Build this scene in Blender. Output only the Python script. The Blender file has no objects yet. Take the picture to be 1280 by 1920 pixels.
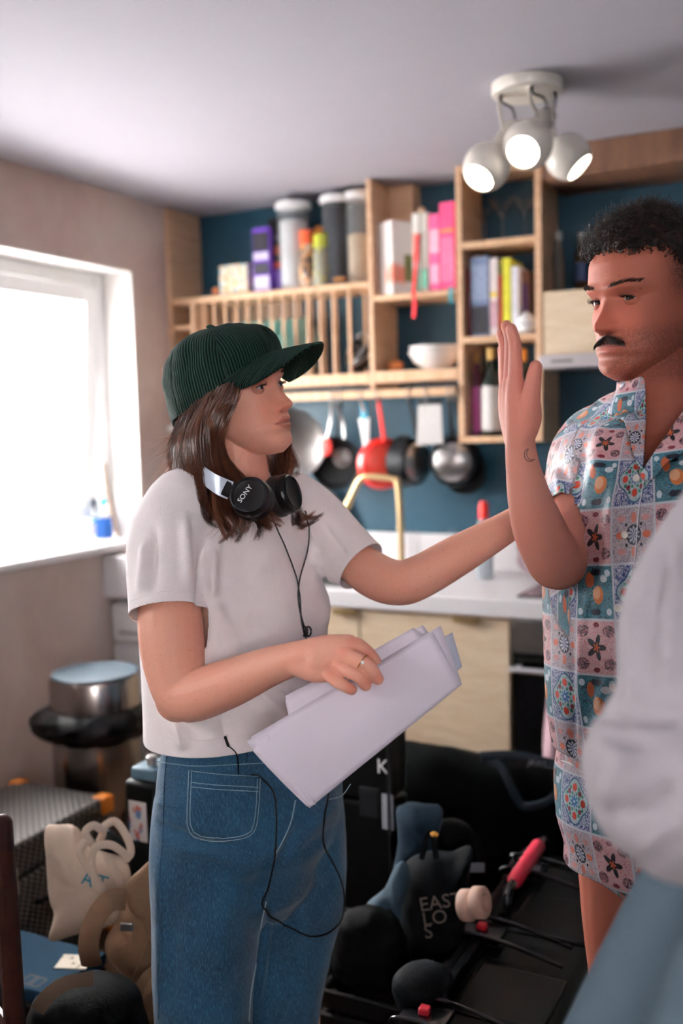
import bpy, bmesh, math, random
import numpy as np
from mathutils.bvhtree import BVHTree
from mathutils import Vector, Matrix, noise as mnoise
random.seed(7); rng = np.random.default_rng(7)
scene = bpy.context.scene
COL = scene.collection
# ------------------------------------------------------------------ camera
YAW, PIT, ROL, F, CH = math.radians(26.4), math.radians(5.05), math.radians(-1.44), 1867.0, 1.48
CAMPOS = Vector((0, 0, CH))
CF = Vector((-math.sin(YAW)*math.cos(PIT), math.cos(YAW)*math.cos(PIT), -math.sin(PIT)))
_r = Vector((math.cos(YAW), math.sin(YAW), 0)); _u = _r.cross(CF)
CR = _r*math.cos(ROL) + _u*math.sin(ROL); CU = -_r*math.sin(ROL) + _u*math.cos(ROL)
cam = bpy.data.cameras.new('camera'); camo = bpy.data.objects.new('camera', cam); COL.objects.link(camo)
m3 = Matrix((CR, CU, -CF)).transposed()
camo.matrix_world = Matrix.Translation(CAMPOS) @ m3.to_4x4()
cam.sensor_fit = 'VERTICAL'; cam.sensor_height = 36.0; cam.lens = 36.0*F/1920.0
cam.clip_start = .05; cam.clip_end = 200
cam.dof.use_dof = True; cam.dof.focus_distance = 1.56; cam.dof.aperture_fstop = 2.1
scene.camera = camo
# ------------------------------------------------------------------ world and lights
wd = bpy.data.worlds.new('overcast_sky'); scene.world = wd; wd.use_nodes = True
bg = wd.node_tree.nodes['Background']; bg.inputs[0].default_value = (.93, .96, 1, 1); bg.inputs[1].default_value = 5.0
def area(name, loc, target, sx, sy, power, col=(1, 1, 1), portal=False, spread=180):
    l = bpy.data.lights.new(name, 'AREA'); l.shape = 'RECTANGLE'; l.size = sx; l.size_y = sy; l.energy = power; l.color = col
    l.spread = math.radians(spread)
    o = bpy.data.objects.new(name, l); COL.objects.link(o); o.location = loc
    o.rotation_euler = (Vector(target)-Vector(loc)).to_track_quat('-Z', 'Y').to_euler()
    if portal: l.cycles.is_portal = True
    return o
LEFT_WIN = (1.75, 3.24, 1.045, 2.105)      # y0,y1,z0,z1 of the opening in the left wall
ADDED_SIDE_WIN = (-.75, .65, 1.35, 2.105)         # y0,y1,z0,z1 of an unseen left-wall opening, added to light the figures
ADDED_REAR_WIN = (.30, 1.42, 1.15, 2.15)         # x0,x1,z0,z1 of an unseen opening behind the camera, added for fill light
XL, XR, YB, YR, ZC = -2.51, 1.5, 3.70, -1.3, 2.39
area('window_daylight_left', (-3.2, 2.55, 1.62), (-1.0, 2.2, 1.35), 1.6, 1.6, 260, (1, .97, .95))
area('added_fill_side', (-3.2, -.05, 1.5), (-1.0, 1.2, 1.3), 1.5, .8, 36, (1, .95, .93))  # fill light added outside the unseen side opening
area('added_fill_rear', (.95, -1.7, 1.75), (-.8, 1.5, 1.15), 1.1, 1.0, 34, (1, .92, .92))  # fill light added behind the camera, aimed at the T-shirt
vs = scene.view_settings
scene.display_settings.display_device = 'sRGB'
vs.view_transform = 'Standard'; vs.look = 'None'; vs.gamma = 1.0; vs.use_curve_mapping = False; vs.exposure = 0.40
# ------------------------------------------------------------------ pixel helpers (photo frame 1280x1920 to points on real planes)
def ray(px, py): return CF + CR*((px-640)/F) - CU*((py-960)/F)
def W(px, py, d): return CAMPOS + ray(px, py)*d
def WX(px, py, X): r = ray(px, py); return CAMPOS + r*((X-CAMPOS.x)/r.x)
def WY(px, py, Y): r = ray(px, py); return CAMPOS + r*((Y-CAMPOS.y)/r.y)
def WZ(px, py, Z): r = ray(px, py); return CAMPOS + r*((Z-CAMPOS.z)/r.z)
def PR(px, d): return px*d/F
# ------------------------------------------------------------------ node helpers
def lin(c):
    if isinstance(c, str):
        c = [int(c[i:i+2], 16) for i in (0, 2, 4)]
    return tuple(((v/255)/12.92 if v/255 <= .04045 else ((v/255+.055)/1.055)**2.4) for v in c)
class NT:
    """tiny expression builder over a node tree"""
    def __init__(s, nt): s.nt = nt
    def node(s, t, **kw):
        n = s.nt.nodes.new(t)
        for k, v in kw.items(): setattr(n, k, v)
        return n
    def put(s, sock, v):
        if isinstance(v, E): v = v.s
        if isinstance(v, (int, float)):
            if sock.type == 'RGBA': sock.default_value = (v, v, v, 1)
            elif sock.type == 'VECTOR': sock.default_value = (v, v, v)
            else: sock.default_value = v
        elif isinstance(v, (tuple, list)):
            sock.default_value = (*v, 1) if (sock.type == 'RGBA' and len(v) == 3) else v
        else: s.nt.links.new(v, sock)
    def math(s, op, a, b=None, c=None):
        n = s.node('ShaderNodeMath', operation=op); s.put(n.inputs[0], a)
        if b is not None: s.put(n.inputs[1], b)
        if c is not None: s.put(n.inputs[2], c)
        return E(s, n.outputs[0])
    def mix(s, f, a, b, mode='MIX'):
        n = s.node('ShaderNodeMix', data_type='RGBA', blend_type=mode)
        s.put(n.inputs[0], f); s.put(n.inputs[6], a); s.put(n.inputs[7], b)
        return E(s, n.outputs[2])
    def noise(s, vec, scale, detail=2, rough=.5, dist=0):
        n = s.node('ShaderNodeTexNoise'); s.put(n.inputs['Vector'], vec)
        n.inputs['Scale'].default_value = scale; n.inputs['Detail'].default_value = detail
        n.inputs['Roughness'].default_value = rough; n.inputs['Distortion'].default_value = dist
        return E(s, n.outputs[0])
    def coord(s, which='Object'):
        n = s.node('ShaderNodeTexCoord'); return E(s, n.outputs[which])
    def attr(s, name, out='Color'):
        n = s.node('ShaderNodeAttribute', attribute_name=name); return E(s, n.outputs[out])
    def xyz(s, v):
        n = s.node('ShaderNodeSeparateXYZ'); s.put(n.inputs[0], v); return [E(s, o) for o in n.outputs]
    def vec(s, x, y, z=0):
        n = s.node('ShaderNodeCombineXYZ')
        for i, v in enumerate((x, y, z)): s.put(n.inputs[i], v)
        return E(s, n.outputs[0])
    def scl(s, v, sc):
        n = s.node('ShaderNodeMapping'); s.put(n.inputs[0], v); n.inputs['Scale'].default_value = sc; return E(s, n.outputs[0])
    def step(s, x, e0, e1):
        n = s.node('ShaderNodeMapRange', interpolation_type='SMOOTHSTEP'); s.put(n.inputs[0], x)
        n.inputs[1].default_value = e0; n.inputs[2].default_value = e1; return E(s, n.outputs[0])
    def bump(s, h, dist=.002, strength=1.0):
        n = s.node('ShaderNodeBump'); n.inputs['Distance'].default_value = dist; n.inputs['Strength'].default_value = strength
        s.put(n.inputs['Height'], h); return E(s, n.outputs[0])
class E:
    def __init__(s, t, sock): s.t = t; s.s = sock
    def __add__(a, b): return a.t.math('ADD', a, b)
    __radd__ = __add__
    def __sub__(a, b): return a.t.math('SUBTRACT', a, b)
    def __rsub__(a, b): return a.t.math('SUBTRACT', b, a)
    def __mul__(a, b): return a.t.math('MULTIPLY', a, b)
    __rmul__ = __mul__
    def __truediv__(a, b): return a.t.math('DIVIDE', a, b)
    def abs(a): return a.t.math('ABSOLUTE', a)
    def fract(a): return a.t.math('FRACT', a)
    def floor(a): return a.t.math('FLOOR', a)
    def sin(a): return a.t.math('SINE', a)
    def cos(a): return a.t.math('COSINE', a)
    def sqrt(a): return a.t.math('SQRT', a)
    def mod(a, b): return a.t.math('FLOORED_MODULO', a, b)
    def lt(a, b): return a.t.math('LESS_THAN', a, b)
    def gt(a, b): return a.t.math('GREATER_THAN', a, b)
    def max(a, b): return a.t.math('MAXIMUM', a, b)
    def min(a, b): return a.t.math('MINIMUM', a, b)
MATS = {}
def newmat(name):
    m = bpy.data.materials.new(name); m.use_nodes = True
    t = NT(m.node_tree); b = m.node_tree.nodes['Principled BSDF']
    MATS[name] = m
    return m, t, b
def mat(name, col, rough=.5, metal=0, var=.08, vscale=9, bump=0, bscale=80, trans=0, emis=None, estr=1, spec=.5, alpha=1, sub=0, sheen=0, coat=0, ior=1.45):
    """plain procedural material: base colour with soft noise variation and optional fine relief"""
    if name in MATS: return MATS[name]
    m, t, b = newmat(name); c = lin(col)
    co = t.coord()
    if var:
        n = t.noise(co, vscale, 4, .6)
        t.put(b.inputs['Base Color'], t.mix(t.step(n, .25, .75), tuple(x*(1-var) for x in c), tuple(min(1, x*(1+var)) for x in c)))
    else: b.inputs['Base Color'].default_value = (*c, 1)
    b.inputs['Roughness'].default_value = rough; b.inputs['Metallic'].default_value = metal
    b.inputs['Specular IOR Level'].default_value = spec; b.inputs['IOR'].default_value = ior
    b.inputs['Transmission Weight'].default_value = trans; b.inputs['Alpha'].default_value = alpha
    b.inputs['Coat Weight'].default_value = coat
    if sheen: b.inputs['Sheen Weight'].default_value = sheen
    if sub:
        b.inputs['Subsurface Weight'].default_value = sub; b.inputs['Subsurface Scale'].default_value = .01
        b.inputs['Subsurface Radius'].default_value = (1, .35, .2)
    if bump: t.put(b.inputs['Normal'], t.bump(t.noise(co, bscale, 3, .6), bump))
    if emis:
        b.inputs['Emission Color'].default_value = (*lin(emis), 1); b.inputs['Emission Strength'].default_value = estr
    return m
def wood(name, c1, c2, sc=(3, 3, 40), rough=.5, seed=0):
    if name in MATS: return MATS[name]
    m, t, b = newmat(name)
    co = t.scl(t.coord(), sc); n = t.noise(co, 2.2, 5, .6, .6); n2 = t.noise(t.scl(t.coord(), tuple(x*6 for x in sc)), 3, 3, .6)
    f = t.step(n*.75 + n2*.25, .3, .7)
    t.put(b.inputs['Base Color'], t.mix(f, lin(c1), lin(c2))); b.inputs['Roughness'].default_value = rough
    t.put(b.inputs['Normal'], t.bump(n2, .0004))
    return m
# ------------------------------------------------------------------ mesh helpers
def cat(pts, vals, n):
    """Catmull-Rom resample of points with per-point values"""
    pts = [Vector(p) for p in pts]; k = len(pts); out = []; ov = []
    vals = np.array(vals, float)
    for i in range(n):
        u = i/(n-1)*(k-1); j = min(int(u), k-2); t = u-j
        a, b, c, d = pts[max(j-1, 0)], pts[j], pts[j+1], pts[min(j+2, k-1)]
        out.append(.5*((2*b)+(c-a)*t+(2*a-5*b+4*c-d)*t*t+(3*b-a-3*c+d)*t**3))
        va, vb, vc, vd = vals[max(j-1, 0)], vals[j], vals[j+1], vals[min(j+2, k-1)]
        ov.append(.5*((2*vb)+(vc-va)*t+(2*va-5*vb+4*vc-vd)*t*t+(3*vb-va-3*vc+vd)*t**3))
    return out, ov
class B:
    def __init__(s): s.v = []; s.f = []; s.uv = None
    def add(s, V, Fs):
        o = len(s.v); s.v += [Vector(v) for v in V]; s.f += [tuple(i+o for i in f) for f in Fs]; return s
    def box(s, x0, x1, y0, y1, z0, z1, M=None):
        V = [Vector((x, y, z)) for z in (z0, z1) for y in (y0, y1) for x in (x0, x1)]
        if M is not None: V = [M @ v for v in V]
        return s.add(V, [(0, 2, 3, 1), (4, 5, 7, 6), (0, 1, 5, 4), (2, 6, 7, 3), (0, 4, 6, 2), (1, 3, 7, 5)])
    def tube(s, pts, rad, n=12, res=None, up=None, caps=True, dome=0):
        """loft of ellipses; rad: radius or (ra, rb) per point (rb along 'up' side)"""
        if not isinstance(rad, (list, tuple)) or (len(rad) == 2 and len(pts) != 2 and not isinstance(rad[0], (list, tuple))): rad = [rad]*len(pts)
        rad = [(r, r) if not isinstance(r, (list, tuple)) else r for r in rad]
        if res: pts, rad = cat(pts, rad, res)
        pts = [Vector(p) for p in pts]; k = len(pts)
        T = [(pts[min(i+1, k-1)]-pts[max(i-1, 0)]).normalized() for i in range(k)]
        if dome and caps:
            # rounded ends: extra shrinking rings
            np_, nr, nt_ = [], [], []
            for i in range(dome, 0, -1):
                a = i/dome*math.pi/2*.96; r0 = rad[0]
                np_.append(pts[0]-T[0]*(min(r0)*math.sin(a))); nr.append((r0[0]*math.cos(a), r0[1]*math.cos(a))); nt_.append(T[0])
            np_ += pts; nr += list(rad); nt_ += T
            for i in range(1, dome+1):
                a = i/dome*math.pi/2*.96; r0 = rad[-1]
                np_.append(pts[-1]+T[-1]*(min(r0)*math.sin(a))); nr.append((r0[0]*math.cos(a), r0[1]*math.cos(a))); nt_.append(T[-1])
            pts, rad, T = np_, nr, nt_; k = len(pts)
        ref = Vector(up) if up is not None else (Vector((0, 0, 1)) if abs(T[0].z) < .9 else Vector((1, 0, 0)))
        V = []; N = None
        for i in range(k):
            if up is not None or N is None: N = (ref-T[i]*ref.dot(T[i]))
            else: N = N-T[i]*N.dot(T[i])
            N = N.normalized(); Bn = N.cross(T[i])
            for j in range(n):
                a = 2*math.pi*j/n
                V.append(pts[i]+Bn*(math.cos(a)*rad[i][0])+N*(math.sin(a)*rad[i][1]))
        Fs = [(i*n+j, i*n+(j+1) % n, (i+1)*n+(j+1) % n, (i+1)*n+j) for i in range(k-1) for j in range(n)]
        if caps: Fs += [tuple(range(n-1, -1, -1)), tuple(range((k-1)*n, k*n))]
        return s.add(V, Fs)
    def lathe(s, prof, M=None, n=24, caps=True):
        """prof [(r,z)] around local z; M places it"""
        M = M if M is not None else Matrix()
        V = [M @ Vector((r*math.cos(2*math.pi*j/n), r*math.sin(2*math.pi*j/n), z)) for r, z in prof for j in range(n)]
        k = len(prof)
        Fs = [(i*n+j, i*n+(j+1) % n, (i+1)*n+(j+1) % n, (i+1)*n+j) for i in range(k-1) for j in range(n)]
        if caps: Fs += [tuple(range(n-1, -1, -1)), tuple(range((k-1)*n, k*n))]
        return s.add(V, Fs)
    def prism(s, poly, h, M=None):
        """2D polygon (local xy, ccw) extruded along local z from 0 to h"""
        M = M if M is not None else Matrix(); n = len(poly)
        V = [M @ Vector((x, y, z)) for z in (0, h) for x, y in poly]
        return s.add(V, [tuple(range(n-1, -1, -1)), tuple(range(n, 2*n))]+[(i, (i+1) % n, n+(i+1) % n, n+i) for i in range(n)])
    def sphere(s, c, r, n=16, m=10, M=None):
        r = (r, r, r) if not isinstance(r, (list, tuple)) else r
        c = Vector(c); R = M if M is not None else Matrix.Identity(3)
        V = [c+R @ Vector((0, 0, -r[2]))]
        for i in range(1, m):
            a = -math.pi/2+math.pi*i/m
            for j in range(n):
                b = 2*math.pi*j/n
                V.append(c+R @ Vector((r[0]*math.cos(a)*math.cos(b), r[1]*math.cos(a)*math.sin(b), r[2]*math.sin(a))))
        V.append(c+R @ Vector((0, 0, r[2])))
        Fs = [(0, 1+(j+1) % n, 1+j) for j in range(n)]
        for i in range(m-2):
            for j in range(n):
                a = 1+i*n+j; b_ = 1+i*n+(j+1) % n
                Fs.append((a, b_, b_+n, a+n))
        t = len(V)-1
        Fs += [(t, 1+(m-2)*n+j, 1+(m-2)*n+(j+1) % n) for j in range(n)]
        return s.add(V, Fs)
    def grid(s, fn, nu, nv):
        """fn(u,v) -> point, u,v in 0..1"""
        V = [fn(i/(nu-1), j/(nv-1)) for j in range(nv) for i in range(nu)]
        return s.add(V, [(j*nu+i, j*nu+i+1, (j+1)*nu+i+1, (j+1)*nu+i) for j in range(nv-1) for i in range(nu-1)])
def thing(name, label, catg, loc, group=None):
    o = bpy.data.objects.new(name, None); COL.objects.link(o); o.location = Vector(loc); o.empty_display_size = .05
    o['label'] = label; o['category'] = catg
    if group: o['group'] = group
    return o
def wloc(o):
    v = Vector(o.location)
    while o.parent: o = o.parent; v = v+Vector(o.location)
    return v
def obj(name, b, m, parent=None, label=None, cat_=None, group=None, kind=None, bevel=0, smooth=35, seg=2, solid=0, sub=0, origin=None):
    """vertices are given in world space; the object sits at its base"""
    if parent is not None: base = wloc(parent)
    else:
        a = np.array(b.v) if len(b.v) else np.zeros((1, 3))
        base = Vector(((a[:, 0].min()+a[:, 0].max())/2, (a[:, 1].min()+a[:, 1].max())/2, a[:, 2].min())) if origin is None else Vector(origin)
    me = bpy.data.meshes.new(name); me.from_pydata([v-base for v in b.v], [], b.f); me.update()
    if b.uv is not None:
        ul = me.uv_layers.new(name='UVMap'); li = np.empty(len(me.loops), int); me.loops.foreach_get('vertex_index', li)
        ul.data.foreach_set('uv', np.array(b.uv, float)[li].ravel())
    if smooth:
        me.polygons.foreach_set('use_smooth', [True]*len(me.polygons)); me.set_sharp_from_angle(angle=math.radians(smooth))
    o = bpy.data.objects.new(name, me); COL.objects.link(o)
    if m is not None: me.materials.append(m)
    if parent is not None: o.parent = parent
    else: o.location = base
    if label: o['label'] = label
    if cat_: o['category'] = cat_
    if group: o['group'] = group
    if kind: o['kind'] = kind
    if solid: md = o.modifiers.new('solid', 'SOLIDIFY'); md.thickness = solid; md.offset = 0
    if bevel: md = o.modifiers.new('bevel', 'BEVEL'); md.width = bevel; md.segments = seg; md.limit_method = 'ANGLE'
    if sub: md = o.modifiers.new('sub', 'SUBSURF'); md.levels = sub; md.render_levels = sub
    return o
def copytree(o, loc, label=None, parent=None):
    c = o.copy(); COL.objects.link(c)
    if parent is None: c.location = loc
    else: c.parent = parent
    if label: c['label'] = label
    for ch in list(o.children):
        copytree(ch, None, None, c)
    return c
def text(name, body, size, M, m, parent, depth=.0004, align='CENTER', sx=1.0):
    """flat print as thin letters"""
    cu = bpy.data.curves.new(name, 'FONT'); cu.body = body; cu.size = size; cu.align_x = align; cu.align_y = 'CENTER'; cu.extrude = depth; cu.resolution_u = 3
    tmp = bpy.data.objects.new(name, cu); COL.objects.link(tmp)
    me = bpy.data.meshes.new_from_object(tmp.evaluated_get(bpy.context.evaluated_depsgraph_get()))
    bpy.data.objects.remove(tmp); bpy.data.curves.remove(cu)
    b = B(); b.add([M @ Vector((v.co.x*sx, v.co.y, v.co.z)) for v in me.vertices], [tuple(p.vertices) for p in me.polygons])
    bpy.data.meshes.remove(me)
    return obj(name, b, m, parent, smooth=0)
def frame(o, x, y):
    """4x4 with local x and y along the given directions at o"""
    x = Vector(x).normalized(); y = Vector(y); y = (y-x*y.dot(x)).normalized(); z = x.cross(y)
    return Matrix.Translation(Vector(o)) @ Matrix((x, y, z)).transposed().to_4x4()
def box_thing(name, b, m, label, catg, group=None, **kw): return obj(name, b, m, None, label, catg, group, **kw)
# ================================================================== the room
def plaster_mat():
    m, t, b = newmat('bare_pink_plaster'); co = t.coord()
    n = t.noise(co, 1.6, 5, .6, .4); n2 = t.noise(co, 7, 4, .65)
    c = t.mix(t.step(n, .35, .68), lin('bda69c'), lin('d3c1b8'))
    c = t.mix(t.step(n2, .6, .8)*.35, c, lin('a5836f'))
    t.put(b.inputs['Base Color'], c); b.inputs['Roughness'].default_value = .85
    t.put(b.inputs['Normal'], t.bump(t.noise(co, 35, 4), .0012)); return m
PLASTER = plaster_mat()
TEAL = mat('teal_wall_paint', '1b4456', .42, var=.10, vscale=3, bump=.0003, bscale=120)
CEIL = mat('ceiling_paint', 'a6a2aa', .8, var=.02, vscale=2, bump=.0004, bscale=60)
UPVC = mat('white_upvc', 'f2f2f2', .3, var=.02)
REVEAL = mat('window_reveal_paint', 'f1ece8', .6, var=.03)
FLOORM = wood('floor_boards', '4a3526', '5c4431', (12, 1.2, 1), .45)
def setting(name, b, m, **kw): return obj(name, b, m, None, kind='structure', **kw)
setting('floor', B().box(XL-.3, XR+.2, YR-.2, YB+.2, -.1, 0), FLOORM)
setting('ceiling', B().box(XL-.3, XR+.2, YR-.2, YB+.2, ZC, ZC+.12), CEIL)
setting('wall_back', B().box(XL-.3, XR+.2, YB, YB+.2, 0, ZC), TEAL)
setting('wall_right', B().box(XR, XR+.2, YR, YB, 0, ZC), TEAL)
y0, y1, z0, z1 = LEFT_WIN
ya, yb, za, zb = ADDED_SIDE_WIN
wl = B()
wl.box(XL-.25, XL, YR, ya, 0, ZC); wl.box(XL-.25, XL, yb, y0, 0, ZC); wl.box(XL-.25, XL, y1, YB, 0, ZC); wl.box(XL-.25, XL, y0, y1, 0, z0-.03); wl.box(XL-.25, XL, y0, y1, z1, ZC); wl.box(XL-.25, XL, ya, yb, 0, za); wl.box(XL-.25, XL, ya, yb, zb, ZC)
setting('wall_left', wl, PLASTER)
xr0, xr1, zr0, zr1 = ADDED_REAR_WIN
setting('wall_rear', B().box(XL, xr0, YR-.2, YR, 0, ZC).box(xr1, XR, YR-.2, YR, 0, ZC).box(xr0, xr1, YR-.2, YR, 0, zr0).box(xr0, xr1, YR-.2, YR, zr1, ZC), PLASTER)
# painted reveal lining of the window recess
rv = B(); e = .006
rv.box(XL-.2, XL+.001, y1-e, y1, z0, z1); rv.box(XL-.2, XL+.001, y0, y0+e, z0, z1); rv.box(XL-.2, XL+.001, y0, y1, z1-e, z1)
setting('trim_1', rv, REVEAL)
# window: outer frame, one fixed light, one side-hung sash a little open
win = bpy.data.objects.new('window_1', None); COL.objects.link(win); win.location = (XL-.17, (y0+y1)/2, z0); win['kind'] = 'structure'
GLASS = mat('window_glass', 'ffffff', .02, var=0, trans=1.0, ior=1.02, spec=.2)
def frame_rect(x0, x1, a0, a1, b0, b1, w, M=None):
    """four bars in the yz plane"""
    q = B(); q.box(x0, x1, a0, a0+w, b0, b1, M); q.box(x0, x1, a1-w, a1, b0, b1, M); q.box(x0, x1, a0+w, a1-w, b0, b0+w, M); q.box(x0, x1, a0+w, a1-w, b1-w, b1, M); return q
obj('window_frame', frame_rect(XL-.21, XL-.14, y0, y1-e, z0+.01, z1-e, .055), UPVC, win, bevel=.006)
ym = 2.25
obj('window_mullion', B().box(XL-.21, XL-.14, ym-.035, ym+.035, z0+.06, z1-.06), UPVC, win, bevel=.006)
# fixed light towards the camera
obj('window_pane', B().box(XL-.18, XL-.172, y0+.05, ym-.03, z0+.06, z1-.06), GLASS, win, smooth=0)
# opening sash, top hinged, pushed outwards at the foot
sm = Matrix.Translation((XL-.145, 0, z1-.06)) @ Matrix.Rotation(math.radians(4.5), 4, 'Y') @ Matrix.Translation((-(XL-.145), 0, -(z1-.06)))
sash = obj('window_sash', frame_rect(XL-.175, XL-.125, ym+.04, y1-.065, z0+.075, z1-.065, .06, sm), UPVC, win, bevel=.006)
obj('window_pane', B().box(XL-.155, XL-.148, ym+.1, y1-.12, z0+.13, z1-.12, sm), GLASS, sash, smooth=0)
obj('window_seal', frame_rect(XL-.158, XL-.145, ym+.097, y1-.117, z0+.127, z1-.117, .006, sm), mat('black_seal', '20242a', .6), sash, smooth=0)
obj('window_handle', B().box(XL-.125, XL-.108, (ym+y1)/2-.012, (ym+y1)/2+.012, z0+.09, z0+.11, sm).tube([sm @ Vector((XL-.1, (ym+y1)/2, z0+.1)), sm @ Vector((XL-.098, (ym+y1)/2+.11, z0+.1))], [.009, .007], 8), UPVC, sash, bevel=.002)
setting('window_sill', B().box(XL-.14, XL+.05, y0-.05, y1+.02, z0-.028, z0), mat('sill_paint', 'eeeaea', .35, var=.02), bevel=.006)
# unseen window beside the camera, added for its light on the figures
w2 = bpy.data.objects.new('window_2_added', None); COL.objects.link(w2); w2.location = (XL-.17, (ya+yb)/2, za); w2['kind'] = 'structure'
obj('window_frame', frame_rect(XL-.21, XL-.14, ya, yb, za+.01, zb, .055), UPVC, w2, bevel=.006)
obj('window_pane', B().box(XL-.18, XL-.172, ya+.05, yb-.05, za+.06, zb-.05), GLASS, w2, smooth=0)
w3 = bpy.data.objects.new('window_3_added', None); COL.objects.link(w3); w3.location = ((xr0+xr1)/2, YR-.1, zr0); w3['kind'] = 'structure'  # unseen rear window, added to let the fill light in
obj('window_frame', B().box(xr0, xr0+.055, YR-.16, YR-.09, zr0, zr1).box(xr1-.055, xr1, YR-.16, YR-.09, zr0, zr1).box(xr0+.055, xr1-.055, YR-.16, YR-.09, zr0, zr0+.055).box(xr0+.055, xr1-.055, YR-.16, YR-.09, zr1-.055, zr1), UPVC, w3, bevel=.006)
obj('window_pane', B().box(xr0+.05, xr1-.05, YR-.13, YR-.122, zr0+.05, zr1-.05), GLASS, w3, smooth=0)
PLY = wood('birch_plywood', 'c79d7a', 'dcb795', (2, 2, 22), .5)
PLYH = wood('birch_plywood_rails', 'c79d78', 'deb893', (22, 2, 2), .5)
PLYD = wood('birch_plywood_door', 'd9c0a0', 'e8d4b8', (3, 2, 14), .4)
DARKW = wood('stained_ceiling_beam', '5b3d2b', '76513a', (10, 2, 2), .55)
# timber packing strip at the ceiling right of the shelves
setting('trim_2', B().box(-.90, XR, 3.40, YB, 2.285, ZC), DARKW, bevel=.003)
# ================================================================== shelving on the back wall
YF, T = 3.47, .02
WHITE = mat('white_plastic', 'f1f0ef', .35, var=.03)
BLACK = mat('black_plastic', '08090a', .5, var=.1, spec=.22)
STEEL = mat('brushed_steel', 'b9b6b4', .28, 1.0, var=.08, vscale=30)
BRASS = mat('brushed_brass', 'cbb083', .34, 1.0, var=.06, vscale=30)
def part(name, b, m, p, **kw): return obj(name, b, m, p, **kw)
# ---- plate rack
rk = thing('plate_rack', 'long plywood plate rack with upright dowels under the dry-goods shelf', 'plate rack', (-2.04, 3.585, 1.575))
part('side_panel', B().box(XL+.001, -2.487, YF-.003, YB-.001, 1.36, ZC-.001), PLY, rk, bevel=.002)
part('top_shelf', B().box(-2.487, -1.588, YF, YB-.001, 1.992, 2.014), PLYH, rk, bevel=.002)
part('bottom_shelf', B().box(-2.487, -1.588, YF, YB-.001, 1.63, 1.672), PLYH, rk, bevel=.002)
part('hanging_rail', B().box(-2.40, -1.24, YF-.014, YF+.012, 1.574, 1.606), PLYH, rk, bevel=.004)
part('divider', B().box(-2.397, -2.375, YF, YB-.001, 1.672, 1.992), PLY, rk, bevel=.002)
part('divider', B().box(-2.397, -2.375, YF, YB-.001, 1.40, 1.63), PLY, rk, bevel=.002)
for z in (1.905, 1.80, 1.715):
    part('cubby_shelf', B().box(-2.487, -2.397, YF+.002, YB-.001, z-.016, z), PLYH, rk, bevel=.002)
for z in (1.52, 1.42):
    part('cubby_shelf', B().box(-2.487, -2.397, YF+.002, YB-.001, z-.016, z), PLYH, rk, bevel=.002)
dw = None; DX = []
for i in range(14):
    px = [383, 403, 424, 445, 466, 488, 510, 532, 554, 578, 601, 626, 656, 0][i]
    if not px: break
    x = WY(px, 600, YF+.012).x; DX.append(x)
    for yy in (YF+.012, YF+.15):
        if dw is None:
            dw = part('dowel', B().tube([(x, yy, 1.672), (x, yy, 1.992)], .0065, 10), PLY, rk); x0d = x; y0d = yy
        else:
            c = dw.copy(); COL.objects.link(c); c.parent = rk; c.location = (x-x0d, yy-y0d, 0)
# ---- open shelf box with pink books
b2 = thing('shelf_box', 'open plywood shelf box reaching the ceiling, pink books and white bowls', 'shelf', (-1.41, 3.585, 1.606))
part('side_panel', B().box(-1.587, -1.567, YF, YB-.001, 1.608, ZC-.001), PLY, b2, bevel=.002)
part('shelf_board', B().box(-1.566, -1.2365, YF, YB-.001, 1.937, 1.957), PLYH, b2, bevel=.002)
part('shelf_board', B().box(-1.566, -1.2365, YF, YB-.001, 1.632, 1.674), PLYH, b2, bevel=.002)
part('pipe_casing', B().box(-1.566, -1.46, 3.625, YB-.001, 1.958, ZC-.001), PLY, b2, bevel=.002)
# ---- tall box with glasses, books and bottles
b3 = thing('tall_shelf_box', 'tall plywood shelf box with cocktail glasses, books and wine bottles', 'shelf', (-1.08, 3.585, 1.40))
part('side_panel', B().box(-1.235, -1.213, YF, YB-.001, 1.40, ZC-.001), PLY, b3, bevel=.002)
part('side_panel', B().box(-.947, -.923, YF, YB-.001, 1.40, ZC-.001), PLY, b3, bevel=.002)
for z in (1.422, 1.782, 2.118, 2.386):
    part('shelf_board', B().box(-1.213, -.947, YF+.001, YB-.001, z-.022, z), PLYH, b3, bevel=.002)
# ---- extractor cupboard
hc = thing('extractor_cupboard', 'pale plywood wall cupboard with a slim metal cooker hood below', 'cupboard', (-.55, 3.58, 1.652))
part('body', B().box(-.918, .10, YF+.02, YB-.001, 1.70, 1.919), PLY, hc, bevel=.002)
part('door', B().box(-.917, -.40, YF, YF+.019, 1.70, 1.919), PLYD, hc, bevel=.002)
part('door', B().box(-.397, .10, YF, YF+.019, 1.70, 1.919), PLYD, hc, bevel=.002)
hd = part('hood', B().box(-.918, .10, YF-.07, YB-.002, 1.652, 1.698), mat('hood_metal', 'cfc9cc', .35, .6, var=.04), hc, bevel=.004)
part('hood_print', B().box(-.875, -.80, YF-.0712, YF-.0702, 1.670, 1.679), mat('grey_print', '77706f', .5), hd, smooth=0)
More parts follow.
